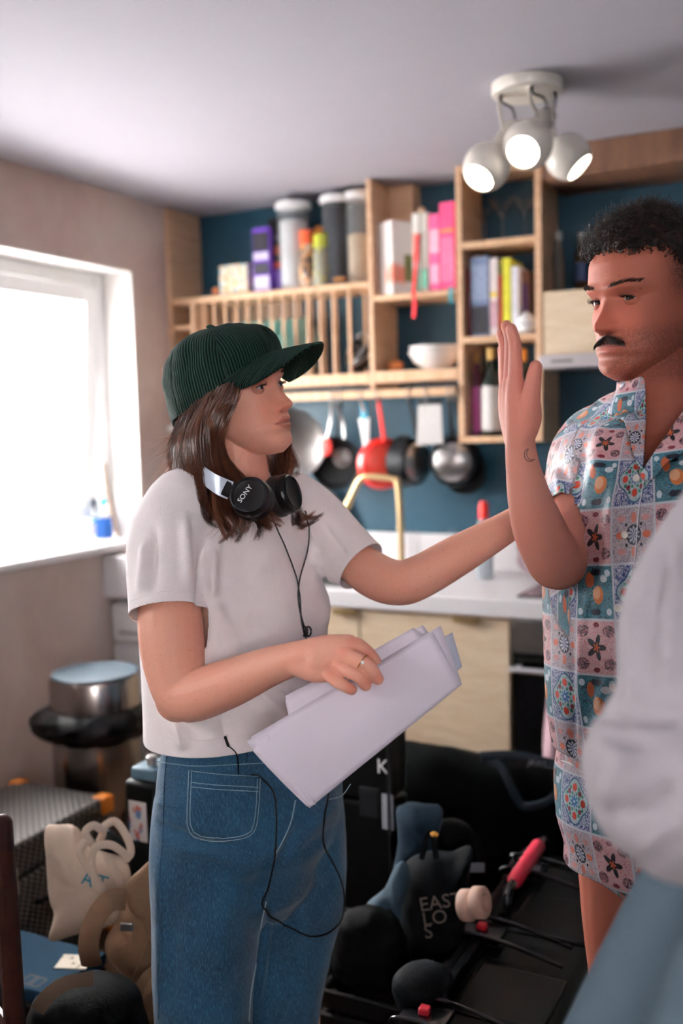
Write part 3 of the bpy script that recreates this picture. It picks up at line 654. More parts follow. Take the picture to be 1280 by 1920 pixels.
# ------------------------------------------------------------------ utensils hanging from the rail
YH = 3.47
hookm = STEEL
def hook(x, p, z=1.574, y=None):
    y = YH-.002 if y is None else y
    part('hook', B().tube([(x, YH+.008, z+.034), (x, YH-.017, z+.034), (x, YH-.018, z), (x, YH-.012, z-.018), (x, YH-.004, z-.012)], .0022, 6, 20), hookm, p)
def disc(name, th, c, r, M3, prof, m, n=40):
    return part(name, B().lathe([(a*r, b_) for a, b_ in prof], Matrix.Translation(c) @ M3.to_4x4(), n), m, th, smooth=50)
def face(rx, rz): return Matrix.Rotation(math.radians(rz), 3, 'Z') @ Matrix.Rotation(math.radians(90+rx), 3, 'X')
def pan(name, px, py, rpx, Y, rz, depth, m, lab, hpx, handm, inner=None, rx=0, hw=.008, flip=False):
    c = WY(px, py, Y); r = PR(rpx, (c-CAMPOS).dot(CF))
    th = thing(name, lab, 'pan', (c.x, Y, c.z-r), 'pans hanging from the rail')
    R = face(rx, rz) @ (Matrix.Rotation(math.pi, 3, 'X') if flip else Matrix.Identity(3)); disc('pan_body', th, c, r, R, [(.002, 0), (.8, 0), (.86, .003), (1, depth), (.97, depth), (.84, .005), (.002, .004)], m)
    if inner: disc('base_disc', th, c, r, R, [(.002, -.002), (.7, -.002), (.72, 0), (.002, .0005)], inner)
    t0 = WY(hpx, 752, YH+.0); t0.z = 1.566; e0 = c+Vector((0, 0, r*.95))
    part('handle', B().tube([e0+Vector((0, 0, -.008)), e0*.6+t0*.4, t0], [(hw*1.1, hw*.5), (hw, hw*.5), (hw*.9, hw*.45)], 10, 14, up=(0, 1, 0)), handm, th)
    hook(t0.x, th); return th
HB = mat('black_handle', '15171a', .45)
pan('lid_pan', 546, 832, 66, 3.50, 22, .02, STEEL, 'big shiny steel lid hanging just beyond the capped face', 548, STEEL, rx=4)
c = WY(575, 948, 3.60); th = thing('steel_tray', 'large round steel tray leaning behind the white T-shirt shoulder', 'tray', (c.x, 3.6, cz))
disc('tray_plate', th, Vector((c.x-.01, 3.615, cz+.172)), .17, face(-6, 15), [(.002, 0), (.85, 0), (1, .012), (.98, .013), (.84, .004), (.002, .004)], mat('bright_steel', 'd5d3d2', .22, 1.0))
part('tray_knob', B().sphere((c.x-.01, 3.59, cz+.172), .014), STEEL, th)
pan('frying_pan', 632, 868, 50, 3.60, 10, .03, mat('dark_iron', '16181b', .4, .3), 'black frying pan hanging behind the ladle', 640, HB)
def utensil(name, lab, pts_, rads, m, parts=()):
    th = thing(name, lab, 'utensil', pts_[-1], 'utensils hanging from the rail')
    part('shaft', B().tube(pts_, rads, 10, 24, up=(0, 1, 0)), m, th); hook(pts_[0].x, th); return th
def U(px, py, y=3.50): return WY(px, py, y)
REDP = mat('red_silicone', 'd33a35', .4)
t = utensil('steel_tongs', 'steel handled spoon with a red silicone bowl', [Vector((U(628, 752).x, YH, 1.566)), U(620, 790), U(612, 826)], [(.006, .002), (.008, .002), (.006, .003)], STEEL)
part('spoon_bowl', B().sphere(U(612, 838), (.026, .008, .036)), REDP, t)
t = utensil('ladle', 'steel ladle hanging right of the red spoon', [Vector((U(634, 752).x, YH, 1.566)), U(642, 790), U(646, 822)], [(.005, .002), (.006, .002), (.005, .003)], STEEL)
part('ladle_bowl', B().lathe([(.002, -.03), (.02, -.026), (.034, -.01), (.038, .008), (.036, .008), (.03, -.008), (.002, -.026)], Matrix.Translation(U(640, 858, 3.505)) @ face(10, 38).to_4x4(), 28), STEEL, t, smooth=50)
t = utensil('spatula', 'white plastic spatula with a turquoise handle', [Vector((U(684, 752).x, YH, 1.566)), U(683, 770), U(682, 787)], [(.013, .004), (.014, .005), (.013, .004)], mat('turquoise_handle', '3f9fbf', .4))
part('blade', B().tube([U(682, 784), U(686, 830), U(690, 868)], [(.024, .002), (.014, .002), (.013, .002)], 10, 16, up=(0, 1, 0)), WHITE, t)
t = utensil('wooden_spoon', 'wooden spoon hanging behind the white spatula', [Vector((U(690, 752, 3.53).x, YH, 1.566)), U(688, 800, 3.53), U(682, 862, 3.53)], [.005, .006, .006], mat('spoon_wood', 'b98455', .6))
part('spoon_bowl', B().sphere(U(681, 882, 3.53), (.024, .006, .036)), MATS['spoon_wood'], t)
pan('red_pan', 721, 871, 49, 3.50, 40, .035, mat('red_enamel', 'e0271f', .3, coat=.4), 'bright red enamel pan with a red handle', 709, mat('red_enamel', 'e0271f', .3), mat('red_enamel_base', 'f04a3a', .35), rx=3, flip=True)
pan('small_saucepan', 782, 866, 50, 3.53, 72, .07, mat('dark_iron', '16181b', .4, .3), 'small black saucepan hanging edge-on right of the red pan', 768, HB, STEEL, flip=True)
pan('milk_pan', 848, 866, 50, 3.54, 12, .07, mat('dark_iron', '16181b', .4, .3), 'saucepan showing its round steel base under the grater', 842, HB, STEEL, flip=True)
pan('rear_pan', 874, 884, 42, 3.665, 4, .03, mat('dark_iron', '16181b', .4, .3), 'black pan hanging behind the steel-based saucepan', 852, HB)
# box grater
g0, g1 = U(781, 835, 3.49), U(829, 755, 3.49); th = thing('grater', 'flat steel grater full of small holes with a black top', 'grater', ((g0.x+g1.x)/2, 3.495, g0.z), 'utensils hanging from the rail')
def grater_mat():
    m, t, b = newmat('perforated_steel'); co = t.coord()
    v = t.node('ShaderNodeTexVoronoi'); v.inputs['Scale'].default_value = 170; v.inputs['Randomness'].default_value = .2; t.put(v.inputs['Vector'], co)
    f = t.step(E(t, v.outputs[0]), .25, .4)
    t.put(b.inputs['Base Color'], t.mix(f, lin('55524f'), lin('d8d4d2'))); b.inputs['Metallic'].default_value = .85; b.inputs['Roughness'].default_value = .35; return m
gx0, gx1 = g0.x, g1.x
part('grating_plate', B().prism([(gx0, g0.z), (gx1, g0.z+.006), (gx1-.006, g1.z), (gx0+.008, g1.z-.008)], .004, Matrix(((1, 0, 0, 0), (0, 0, -1, 3.494), (0, 1, 0, 0), (0, 0, 0, 1)))), grater_mat(), th)
part('top_grip', B().box(gx0+.006, gx1-.004, 3.486, 3.50, g1.z-.006, g1.z+.012), HB, th, bevel=.003); hook((gx0+gx1)/2, th)
# ------------------------------------------------------------------ things on the worktop
def sq(px, Y): return WY(px, 1000, Y).x
x = WY(907, 990, 3.50).x
th = thing('squeezy_bottle', 'clear squeezy bottle with a red cap and orange label on the worktop', 'bottle', (x, 3.50, cz)); M = Matrix.Translation((x, 3.50, cz+.0005))
h = WY(907, 940, 3.50).z-cz
part('bottle_body', B().lathe([(.03, 0), (.033, .005), (.033, h*.55), (.03, h*.66), (.02, h*.76), (.016, h*.78)], M, 24), mat('cloudy_plastic', 'c9d2d8', .25, var=0, trans=.5), th, smooth=50)
part('bottle_label', B().lathe([(.0335, h*.3), (.0338, h*.31), (.0315, h*.62), (.031, h*.63)], M, 24, False), mat('orange_label', 'ea7a3a', .5), th)
part('cap', B().lathe([(.019, h*.77), (.019, h*.93), (.012, h)], M, 20), mat('red_bottle_cap', 'e02b24', .4), th, smooth=40)
def tumbler(px, Y, pyt, r, lab):
    p = WY(px, pyt, Y); h = max(.06, p.z-cz)
    obj('tumbler', B().lathe([(r*.8, 0), (r, h), (r*.95, h), (r*.74, .006), (.002, .006)], Matrix.Translation((p.x, Y, cz+.0005)), 24), GL, None, lab, 'glass', 'tumblers by the sink', smooth=50)
tumbler(722, 3.60, 992, .022, 'small clear tumbler left of the brass tap'); tumbler(776, 3.60, 995, .022, 'small clear tumbler right of the brass tap')
tumbler(849, 3.56, 990, .02, 'little clear glass between the tap and the squeezy bottle')
# crumpled pink carrier bag
pb = B(); pc = WZ(1012, 1085, cz)
pb.sphere((pc.x, pc.y+.05, cz+.075), (.1, .07, .0745), 40, 24)
for i, v in enumerate(pb.v):
    d = v-Vector((pc.x, pc.y+.05, cz+.075)); n_ = mnoise.noise(v*22)*.022+mnoise.noise(v*60)*.008
    nv = v+d.normalized()*n_; nv.z = max(nv.z, cz+.001); pb.v[i] = nv
obj('carrier_bag', pb, mat('pink_polythene', 'e3c3cc', .3, var=.1, trans=.35, bump=.003, bscale=40), None, 'crumpled pale pink carrier bag by the hob', 'bag')
# ------------------------------------------------------------------ on the window sill
cp = WZ(190, 1008, LEFT_WIN[2]); 
th = thing('pen_pot', 'bright blue pot holding brushes and pens on the window sill', 'pot', (cp.x, cp.y, LEFT_WIN[2])); M = Matrix.Translation((cp.x, cp.y, LEFT_WIN[2]+.0005))
rr = PR(22, (Vector(cp)-CAMPOS).dot(CF)); hh = PR(38, (Vector(cp)-CAMPOS).dot(CF))
part('pot_body', B().lathe([(rr*.95, 0), (rr, .004), (rr, hh), (rr*.92, hh), (rr*.88, .005), (.002, .005)], M, 28), mat('cobalt_plastic', '1f5fb0', .4), th, smooth=50)
def pen(dx, dy, tx, ty, L, r, m, lab, tip=None):
    a = Vector((cp.x+dx, cp.y+dy, LEFT_WIN[2]+.012)); b_ = a+Vector((tx, ty, L)); p = thing('pen', lab, 'pen', a, 'pens in the blue pot')
    part('barrel', B().tube([a, a*.35+b_*.65], r, 8), m, p)
    part('pen_tip', B().tube([a*.35+b_*.65, a*.1+b_*.9, b_], [r*1.2, r*1.9, r*.9], 8, 8), tip or m, p)
pen(-.012, 0, -.02, .0, .15, .004, mat('pale_handle', 'cfd5da', .4), 'paintbrush with dark bristles leaning left in the blue pot', mat('bristle', '3a4148', .8))
pen(.004, .01, .004, .012, .19, .003, WHITE, 'slim white brush standing tallest in the blue pot', mat('bristle', '3a4148', .8))
pen(.012, -.008, .02, -.004, .15, .007, mat('violet_pen', '6f74d0', .4), 'violet and turquoise marker in the blue pot', mat('turquoise_pen', '2a9fb8', .4))
pen(.016, .006, .03, -.02, .12, .008, mat('yellow_pen', 'e6cf4a', .4), 'yellow tube leaning right out of the blue pot', WHITE)
s0, s1 = WZ(222, 1010, LEFT_WIN[2]), None
obj('wooden_stick', B().tube([Vector((s0.x, s0.y, LEFT_WIN[2]+.006)), W(205, 930, (s0-CAMPOS).dot(CF)+.02), W(196, 868, (s0-CAMPOS).dot(CF)+.04)], [(.013, .006)]*3, 10, 10), wood('stick_wood', '8a776c', 'a3917f', (3, 3, 20)), None, 'weathered wooden stick leaning in the window corner', 'stick')
# ================================================================== bags, cases and bin on the floor
def lerp2(a, b, t): return a+(b-a)*t
def closed_cat(pts, n):
    k = len(pts); out = []
    for i in range(n):
        u = i/n*k; j = int(u); t = u-j; a, b, c, d = (np.array(pts[(j+q) % k], float) for q in (-1, 0, 1, 2))
        out.append(.5*((2*b)+(c-a)*t+(2*a-5*b+4*c-d)*t*t+(3*b-a-3*c+d)*t**3))
    return out
def pillow(outline, d, thick, n=64, rings=9, wr=.006, ws=14, back=None, ddx=0, ddy=0, zmin=.001):
    """soft closed body: outline on a plane at depth d (tilted by ddx, ddy per px), inflated both ways by thick"""
    o = closed_cat(outline, n); c = np.mean(o, axis=0); b = B(); back = thick if back is None else back
    def P3(q): return W(q[0], q[1], d+(q[0]-c[0])*ddx+(q[1]-c[1])*ddy)
    V = []; Fs = []
    nrm = -CF
    for side, T in ((1, thick), (-1, back)):
        for k in range(rings):
            s = math.cos(k/(rings-.5)*math.pi/2); off = T*(1-s*s)**.5*side
            if side == -1 and k == 0: continue
            for q in o:
                p = P3(c+(q-c)*s)+nrm*off
                w = mnoise.noise(p*ws)*wr+mnoise.noise(p*ws*2.7)*wr*.5
                V.append(p+nrm*w*side+Vector((0, 0, w*.4)))
        V.append(P3(c)+nrm*(T*side))
    R0 = rings*n+1
    def ring(side, k):
        if side == 1 or k == 0: return k*n
        return R0+(k-1)*n
    for side in (1, -1):
        for k in range(rings-1):
            a, b_ = ring(side, k), ring(side, k+1)
            for j in range(n):
                j2 = (j+1) % n; f = (a+j, a+j2, b_+j2, b_+j)
                Fs.append(f if side == -1 else f[::-1])
        ctr = rings*n if side == 1 else R0+(rings-1)*n; a = ring(side, rings-1)
        for j in range(n):
            f = (a+j, a+(j+1) % n, ctr); Fs.append(f if side == -1 else f[::-1])
    for v in V: v.z = max(v.z, zmin)
    b.add(V, Fs); return b
# ---- steel bin
bc = W(178, 1262, 3.22); br = PR(84, 3.22)
bn = thing('steel_bin', 'round brushed steel bin with a black liner bulging under its lid', 'bin', (bc.x, bc.y, 0)); M = Matrix.Translation((bc.x, bc.y, 0)); zt_ = bc.z
BST = mat('bin_steel', 'a39c98', .24, 1.0, var=.05, vscale=4)
part('bin_body', B().lathe([(br*.96, .002), (br, .02), (br, zt_-.16), (br*.97, zt_-.16), (br*.95, .03), (.002, .03)], M, 48), BST, bn, smooth=50)
part('lid', B().lathe([(br*.98, zt_-.12), (br*1.01, zt_-.115), (br*1.01, zt_-.012), (br*.97, zt_)], M, 48), BST, bn, smooth=40)
part('lid_plate', B().lathe([(br*.955, zt_), (br*.95, zt_+.006), (br*.80, zt_+.008), (br*.78, zt_+.0055), (br*.4, zt_+.0055), (.002, zt_+.0055)], M, 48), mat('bin_lid_grey', '3a4c58', .5, .2, var=.12, vscale=6), bn, smooth=40)
q = B()
def lin_(u, v):
    a = u*2*math.pi; r = br*(1.02+.22*math.sin(v*math.pi)*(1+.5*mnoise.noise(Vector((math.cos(a)*2, math.sin(a)*2, v*3))))+.06*mnoise.noise(Vector((math.cos(a)*7, math.sin(a)*7, v*5))))
    if math.cos(a-math.radians(205)) > .2: r += br*.24*max(0, math.cos(a-math.radians(205)))**2*math.sin(v*math.pi)
    return Vector((bc.x+r*math.cos(a), bc.y+r*math.sin(a), zt_-.20+.1*v+.012*mnoise.noise(Vector((math.cos(a)*3, math.sin(a)*3, 7)))))
q.grid(lin_, 80, 14); part('bin_liner', q, mat('black_polythene', '0a0b0c', .42, spec=.3, var=.1, bump=.003, bscale=45), bn, smooth=60, solid=.002)
part('pedal', B().box(bc.x-.04, bc.x+.04, bc.y-br-.05, bc.y-br+.005, .012, .026), BLACK, bn, bevel=.003)
# ---- grey trunk with orange corners
def mesh_case_mat():
    m, t, b = newmat('dimpled_aluminium'); co = t.coord(); x, y, z = t.xyz(co)
    f = ((x*1.0+z)*270).sin()*((y*1.0+z*.7)*270).sin()
    t.put(b.inputs['Base Color'], t.mix(t.step(f, -.2, .5), lin('332f2d'), lin('74706c'))); b.inputs['Metallic'].default_value = .5; b.inputs['Roughness'].default_value = .38
    t.put(b.inputs['Normal'], t.bump(f, .0012)); return m
tk = thing('equipment_trunk', 'grey dimpled aluminium trunk with orange corners beside the bin', 'trunk', (-2.1, 2.0, 0))
DIM = mesh_case_mat()
part('trunk_body', B().box(-2.27, -1.91, 1.70, 2.255, .002, .30), DIM, tk, bevel=.012, seg=3)
part('lid', B().box(-2.27, -1.91, 1.70, 2.255, .304, .40), DIM, tk, bevel=.012, seg=3)
for x, y in ((-1.925, 2.24), (-2.255, 2.24), (-1.925, 1.715), (-2.255, 1.715)):
    for z in (.378, .024): part('corner', B().box(x-.024, x+.024, y-.024, y+.024, z-.026, z+.026), mat('orange_corner', 'c8731f', .5), tk, bevel=.008, seg=3)
part('handle', B().tube([(-1.905, 1.93, .22), (-1.89, 1.945, .225), (-1.89, 2.03, .225), (-1.905, 2.045, .22)], .007, 8, 16), BLACK, tk)
part('latch', B().box(-1.912, -1.9, 1.82, 1.87, .27, .34), STEEL, tk, bevel=.002)
# ---- canvas tote
CAN = mat('natural_canvas', 'b5a190', .9, var=.06, vscale=12, bump=.0012, bscale=300)
tb = thing('canvas_tote', 'natural canvas tote bag slumped against the grey trunk', 'tote bag', Vector((W(165, 1760, 2.05).x, W(165, 1760, 2.05).y, .3)))
tote = part('bag_body', pillow([(86, 1552), (112, 1546), (138, 1548), (160, 1578), (200, 1600), (240, 1622), (243, 1680), (228, 1720), (200, 1738), (150, 1750), (95, 1762), (102, 1715), (92, 1680), (88, 1610)], 2.05, .045, 72, 9, .007, 16, .05, ddx=-.0006), CAN, tb, smooth=60)
def strap(pts, w, m, p, th=.0025, res=40, up=None, name='strap'):
    return part(name, B().tube([W(*q) for q in pts], [(w, th)]*len(pts), 8, res, up=up if up is not None else (-CF+Vector((0, 0, .3)))), m, p)
strap([(178, 1590, 2.0), (160, 1562, 1.99), (175, 1548, 2.0), (192, 1560, 2.01), (185, 1580, 2.02)], .008, CAN, tb)
strap([(163, 1575, 1.99), (150, 1600, 1.98), (175, 1640, 1.97), (205, 1690, 1.97), (215, 1712, 1.98)], .008, CAN, tb)
strap([(192, 1552, 2.02), (215, 1540, 2.03), (238, 1570, 2.02), (245, 1600, 2.01), (230, 1612, 2.0)], .008, CAN, tb)
strap([(245, 1612, 1.97), (210, 1585, 1.965), (178, 1590, 1.965), (172, 1625, 1.965), (188, 1670, 1.965), (212, 1705, 1.97)], .008, CAN, tb)
strap([(200, 1605, 1.96), (218, 1640, 1.96), (232, 1675, 1.965), (222, 1700, 1.97)], .008, CAN, tb)
TEALP = mat('teal_print', '1d6e86', .7)
tTo = BVHTree.FromPolygons([tuple(v.co+wloc(tb)) for v in tote.data.vertices], [tuple(p.vertices) for p in tote.data.polygons])
for ch, x, y in (('A', 166, 1648), ('T', 192, 1655), ('S', 224, 1662)):
    h = tTo.ray_cast(CAMPOS, ray(x, y).normalized()); p_ = h[0]+h[1]*.003; xd = (CR*.94-CU*.2); xd = xd-h[1]*xd.dot(h[1])
    text('printed_letter', ch, .042, frame(p_, xd, h[1].cross(xd)), TEALP, tb)
part('dark_lining', pillow([(172, 1592), (200, 1556), (232, 1578), (236, 1598), (205, 1604)], 2.04, .02, 32, 6), BLACK, tb)
# ---- brown backpack
BRN = mat('brown_cotton', '775a43', .85, var=.12, vscale=14, bump=.0012, bscale=220)
bp = thing('brown_backpack', 'brown cotton backpack leaning against the jeans', 'backpack', Vector((W(245, 1900, 1.9).x, W(245, 1900, 1.9).y, .25)))
part('bag_body', pillow([(232, 1690), (262, 1640), (300, 1610), (330, 1640), (335, 1760), (325, 1880), (285, 1880), (240, 1830), (205, 1790), (200, 1760), (222, 1720)], 1.98, .07, 72, 9, .008, 14, .08), BRN, bp, smooth=60)
part('flap', pillow([(234, 1660), (262, 1630), (290, 1612), (325, 1640), (310, 1740), (290, 1775), (270, 1735), (240, 1700)], 1.905, .018, 56, 7, .005, 16), BRN, bp, smooth=60)
strap([(236, 1686, 1.90), (205, 1690, 1.88), (178, 1725, 1.87), (166, 1770, 1.87), (172, 1810, 1.89)], .020, BRN, bp, .004)
strap([(300, 1815, 1.88), (275, 1835, 1.87), (262, 1865, 1.87), (270, 1895, 1.87), (290, 1915, 1.88)], .012, BRN, bp, .004)
strap([(300, 1830, 1.87), (285, 1850, 1.86), (276, 1880, 1.86), (288, 1910, 1.86)], .010, BRN, bp, .004)
part('seam', B().tube([W(285, 1740, 1.895), W(268, 1790, 1.90), W(250, 1835, 1.905)], .0025, 6, 16), BRN, bp)
part('buckle', B().box(-.012, .012, -.008, .008, -.003, .003, frame(W(237, 1738, 1.89), CR, CU)), STEEL, bp, bevel=.002)
# ---- blue flat case with card and black bag below
bcz = .30
p1, p2, p3 = WZ(170, 1795, bcz), WZ(95, 1852, bcz), WZ(0, 1800, bcz)
bl = thing('blue_case', 'flat petrol-blue case with outlined squares on its lid', 'case', (-1.62, 1.62, 0))
BLU = mat('petrol_blue_shell', '1c3648', .8, var=.1, spec=.08)
part('case_body', B().box(-1.82, -1.46, 1.50, 1.69, .002, .27), BLACK, bl, bevel=.01)
part('lid', B().box(-1.82, -1.46, 1.50, 1.69, .272, .30), BLU, bl, bevel=.006)
def outline_sq(x0, x1, y0, y1, z, w=.003):
    b = B(); b.box(x0, x1, y0, y0+w, z, z+.0006); b.box(x0, x1, y1-w, y1, z, z+.0006); b.box(x0, x0+w, y0, y1, z, z+.0006); b.box(x1-w, x1, y0, y1, z, z+.0006); return b
INK = mat('dark_ink', '12161a', .6)
part('printed_square', outline_sq(-1.555, -1.505, 1.515, 1.55, .3002), INK, bl, smooth=0); part('printed_square', outline_sq(-1.535, -1.525, 1.515, 1.55, .3002), INK, bl, smooth=0)
part('printed_square', outline_sq(-1.70, -1.66, 1.545, 1.58, .3002), INK, bl, smooth=0)
cc = WZ(140, 1803, .302)
obj('paper_card', B().box(-.036, .036, -.028, .028, 0, .0012, Matrix.Translation((cc.x, cc.y, .3012)) @ Matrix.Rotation(.35, 4, 'Z')), printed('card_print', 'd9cdb8', (('8e7f68', 60, .58),), rough=.6), None, 'small cream printed card lying on the blue case', 'card')
BAG = mat('black_nylon', '050607', .8, spec=.1, var=.15, vscale=10, bump=.002, bscale=50)
obj('black_holdall', pillow([(60, 1880), (120, 1845), (195, 1838), (250, 1862), (268, 1900), (268, 1990), (60, 1990)], 1.72, .10, 56, 8, .012, 12), BAG, None, 'black holdall on the floor under the brown backpack', 'bag', smooth=60)
obj('loose_strap', B().tube([W(70, 1895, 1.6), W(95, 1862, 1.6), W(130, 1842, 1.605), W(175, 1835, 1.62)], [(.012, .002)]*4, 8, 30, up=-CF), mat('tan_webbing', '5b4a3c', .8), None, 'dull tan webbing strap across the black holdall', 'strap')
# ---- black battery pack behind the woman
bt = W(272, 1440, 2.35); th = thing('battery_pack', 'black battery pack with a printed label, standing behind the jeans', 'battery', (bt.x, bt.y, 0))
part('pack_body', B().box(bt.x-.035, bt.x+.06, bt.y-.04, bt.y+.06, .001, bt.z-.02), BLACK, th, bevel=.012, seg=3)
part('pack_cap', B().box(bt.x-.02, bt.x+.05, bt.y-.03, bt.y+.05, bt.z-.02, bt.z+.01), mat('blue_grey_cap', '54707f', .4), th, bevel=.006)
part('knob', B().lathe([(.012, 0), (.012, .02), (.008, .024)], Matrix.Translation((bt.x+.02, bt.y, bt.z+.0102)), 14), STEEL, th)
lb = W(276, 1540, 2.30)
part('label', B().box(bt.x-.02, bt.x+.03, bt.y-.0415, bt.y-.0405, lb.z-.055, lb.z+.04), printed('battery_label', 'c9c4c0', (('b05a48', 40, .55), ('5f7fa8', 36, .57))), th, smooth=0)
# ---- chair whose back post shows at the left edge
ch = thing('dining_chair', 'dark wooden dining chair, only the tip of its back post in view', 'chair', (-1.22, .98, 0))
CHW = wood('dark_chair_wood', '28110b', '3c1c13', (3, 3, 14), .4)
pt = W(3, 1545, 1.42)
for dx, dy in ((0, 0), (-.34, .12)):
    part('back_post', B().tube([(pt.x+dx-.02, pt.y+dy-.03, .001), (pt.x+dx, pt.y+dy, .45), (pt.x+dx, pt.y+dy, pt.z)], [(.017, .014)]*3, 10, 20, dome=3), CHW, ch)
    part('leg', B().tube([(pt.x+dx-.14, pt.y+dy-.40, .001), (pt.x+dx-.14, pt.y+dy-.40, .44)], .017, 10), CHW, ch)
part('seat', B().prism([(pt.x+.02, pt.y+.02), (pt.x-.36, pt.y+.15), (pt.x-.52, pt.y-.30), (pt.x-.13, pt.y-.43)], .03, Matrix.Translation((0, 0, .44))), CHW, ch, bevel=.006)
for z in (.60, .72, .85): part('back_rail', B().tube([(pt.x, pt.y, z), (pt.x-.17, pt.y+.075, z), (pt.x-.34, pt.y+.12, z)], [(.010, .022)]*3, 10, 12, up=(0, 0, 1)), CHW, ch)
# ---- right of the woman: tall black case
tc = thing('flight_case', 'tall black flight case with a white K sticker and barcode label', 'case', (-.955, 2.08, 0))
part("case_body", B().box(-1.13, -.925, 2.08, 2.19, .001, .58), BLACK, tc, bevel=.008)
part("lid", B().box(-1.13, -.925, 2.08, 2.19, .586, .74), BLACK, tc, bevel=.008)
part('rail', B().box(-.929, -.921, 2.075, 2.09, .002, .738), mat('black_rail', '26282b', .35, .4), tc, bevel=.001)
kz = W(690, 1460, 2.27)
text('sticker_letter', 'K', .05, frame((kz.x, 2.0788, kz.z), (1, 0, 0), (0, 0, 1)), WHITE, tc)
lz = W(698, 1548, 2.27)
part('barcode_label', B().box(lz.x-.014, lz.x+.014, 2.0785, 2.0793, lz.z-.043, lz.z+.043), mixmat('barcode_print', lambda t: (lambda x, y, z: t.mix(((x*900).sin()).gt(.35)*(z.gt(.5)), lin('c9cdd6'), lin('3d4048')))(*t.xyz(t.coord())), .5), tc, smooth=0)
part('catch', B().box(-1.0, -.95, 2.07, 2.08, .55, .62), mat('black_rail', '26282b', .35, .4), tc, bevel=.002)
# ---- big black duffle
df = thing('duffle_bag', 'big black duffle bag standing in front of the plywood cupboard', 'bag', Vector((-.8, 2.75, 0)))
part('bag_body', pillow([(716, 1420), (735, 1392), (780, 1391), (840, 1402), (900, 1412), (960, 1414), (1010, 1420), (1060, 1432), (1130, 1450), (1150, 1560), (1140, 1700), (1000, 1740), (850, 1735), (720, 1720), (712, 1560)], 2.78, .13, 90, 10, .012, 9, .10), BAG, df, smooth=60)
strap([(915, 1425, 2.64), (940, 1440, 2.62), (965, 1490, 2.60), (985, 1512, 2.60), (1030, 1500, 2.60), (1065, 1460, 2.62)], .011, mat('grey_webbing', '1e2a33', .8), df, .003)
strap([(900, 1418, 2.64), (960, 1416, 2.63), (1020, 1428, 2.62), (1060, 1436, 2.62)], .012, MATS['grey_webbing'], df, .003)
text('white_print', 'JRWILLEX', .021, frame(W(1022, 1434, 2.60), CR-CU*.12, CU), mat('grey_white_print', 'aeb6c2', .6), df)
# ---- grey-blue folded jacket on the pile
obj('folded_jacket', pillow([(742, 1520), (760, 1508), (800, 1506), (825, 1512), (830, 1530), (820, 1570), (815, 1610), (775, 1640), (738, 1640), (746, 1580)], 2.30, .05, 56, 8, .012, 18), mat('slate_jersey', '1c3140', .9, var=.15, bump=.001, bscale=200), None, 'slate-blue folded jacket on the black bags', 'jacket', smooth=60)
obj('rucksack', pillow([(800, 1570), (830, 1540), (880, 1550), (910, 1600), (905, 1680), (900, 1760), (800, 1780), (770, 1700), (780, 1620)], 2.36, .09, 56, 8, .012, 12), BAG, None, 'black rucksack with a small grey label behind the lettered tote', 'rucksack', smooth=60)
obj('grey_label', B().box(-.022, .022, -.010, .010, -.0008, .0008, frame(W(890, 1627, 2.255), CR, CU)), mat('label_grey', '6f767d', .6, var=.2, vscale=150), None, 'little grey sewn label on the black rucksack', 'label')
# ---- EAST LONDON tote
el = thing('lettered_tote', 'black tote bag printed EAST LONDON slumped on the crate', 'tote bag', Vector((W(790, 1800, 2.1).x, W(790, 1800, 2.1).y, .36)))
DCAN = mat('black_canvas', '0c0f12', .85, spec=.15, var=.15, bump=.0012, bscale=240)
part('bag_body', pillow([(752, 1640), (770, 1612), (800, 1600), (850, 1600), (884, 1588), (880, 1640), (872, 1720), (860, 1790), (800, 1810), (750, 1790), (748, 1720)], 2.12, .07, 64, 9, .008, 14), DCAN, el, smooth=60)
part('open_side', pillow([(684, 1700), (720, 1668), (742, 1622), (762, 1618), (768, 1650), (755, 1700), (748, 1760), (738, 1770), (735, 1715), (690, 1706)], 2.06, .03, 48, 7, .01, 22), mat('slate_canvas', '263b48', .85, var=.2, bump=.001, bscale=200), el, smooth=60)
strap([(790, 1612, 2.05), (800, 1570, 2.05), (810, 1566, 2.05), (818, 1610, 2.05)], .006, DCAN, el, .002)
part('yellow_ring', B().tube([W(808, 1566, 2.045), W(814, 1563, 2.045), W(819, 1567, 2.045)], .005, 8, 10), mat('brass_yellow', 'c58a22', .4), el)
PALE = mat('faded_print', '584f48', .7)
for s_, x, y in (('EAST', 826, 1692), ('LO', 815, 1722), ('S', 803, 1748)):
    text('printed_word', s_, .040, frame(W(x, y, 2.035), CR+CU*.16, CU), PALE, el)
# ---- cream rolls of tape
for i, (x, y) in enumerate(((876, 1697), (899, 1692))):
    c = W(x, y, 2.0-.03*i); ax = (CR*.8-CF*.5+CU*.2).normalized(); M = frame(c, ax.orthogonal(), ax.cross(ax.orthogonal()))
    obj('tape_roll', B().lathe([(.029, -.012), (.031, -.010), (.031, .010), (.029, .012), (.017, .012), (.017, -.012)], M, 28), mat('cream_tape', 'cfae9c', .6), None, ('roll of cream tape leaning against the lettered tote' if i == 0 else 'roll of cream tape nearest the black latch case'), 'tape roll', 'cream tape rolls', smooth=50)
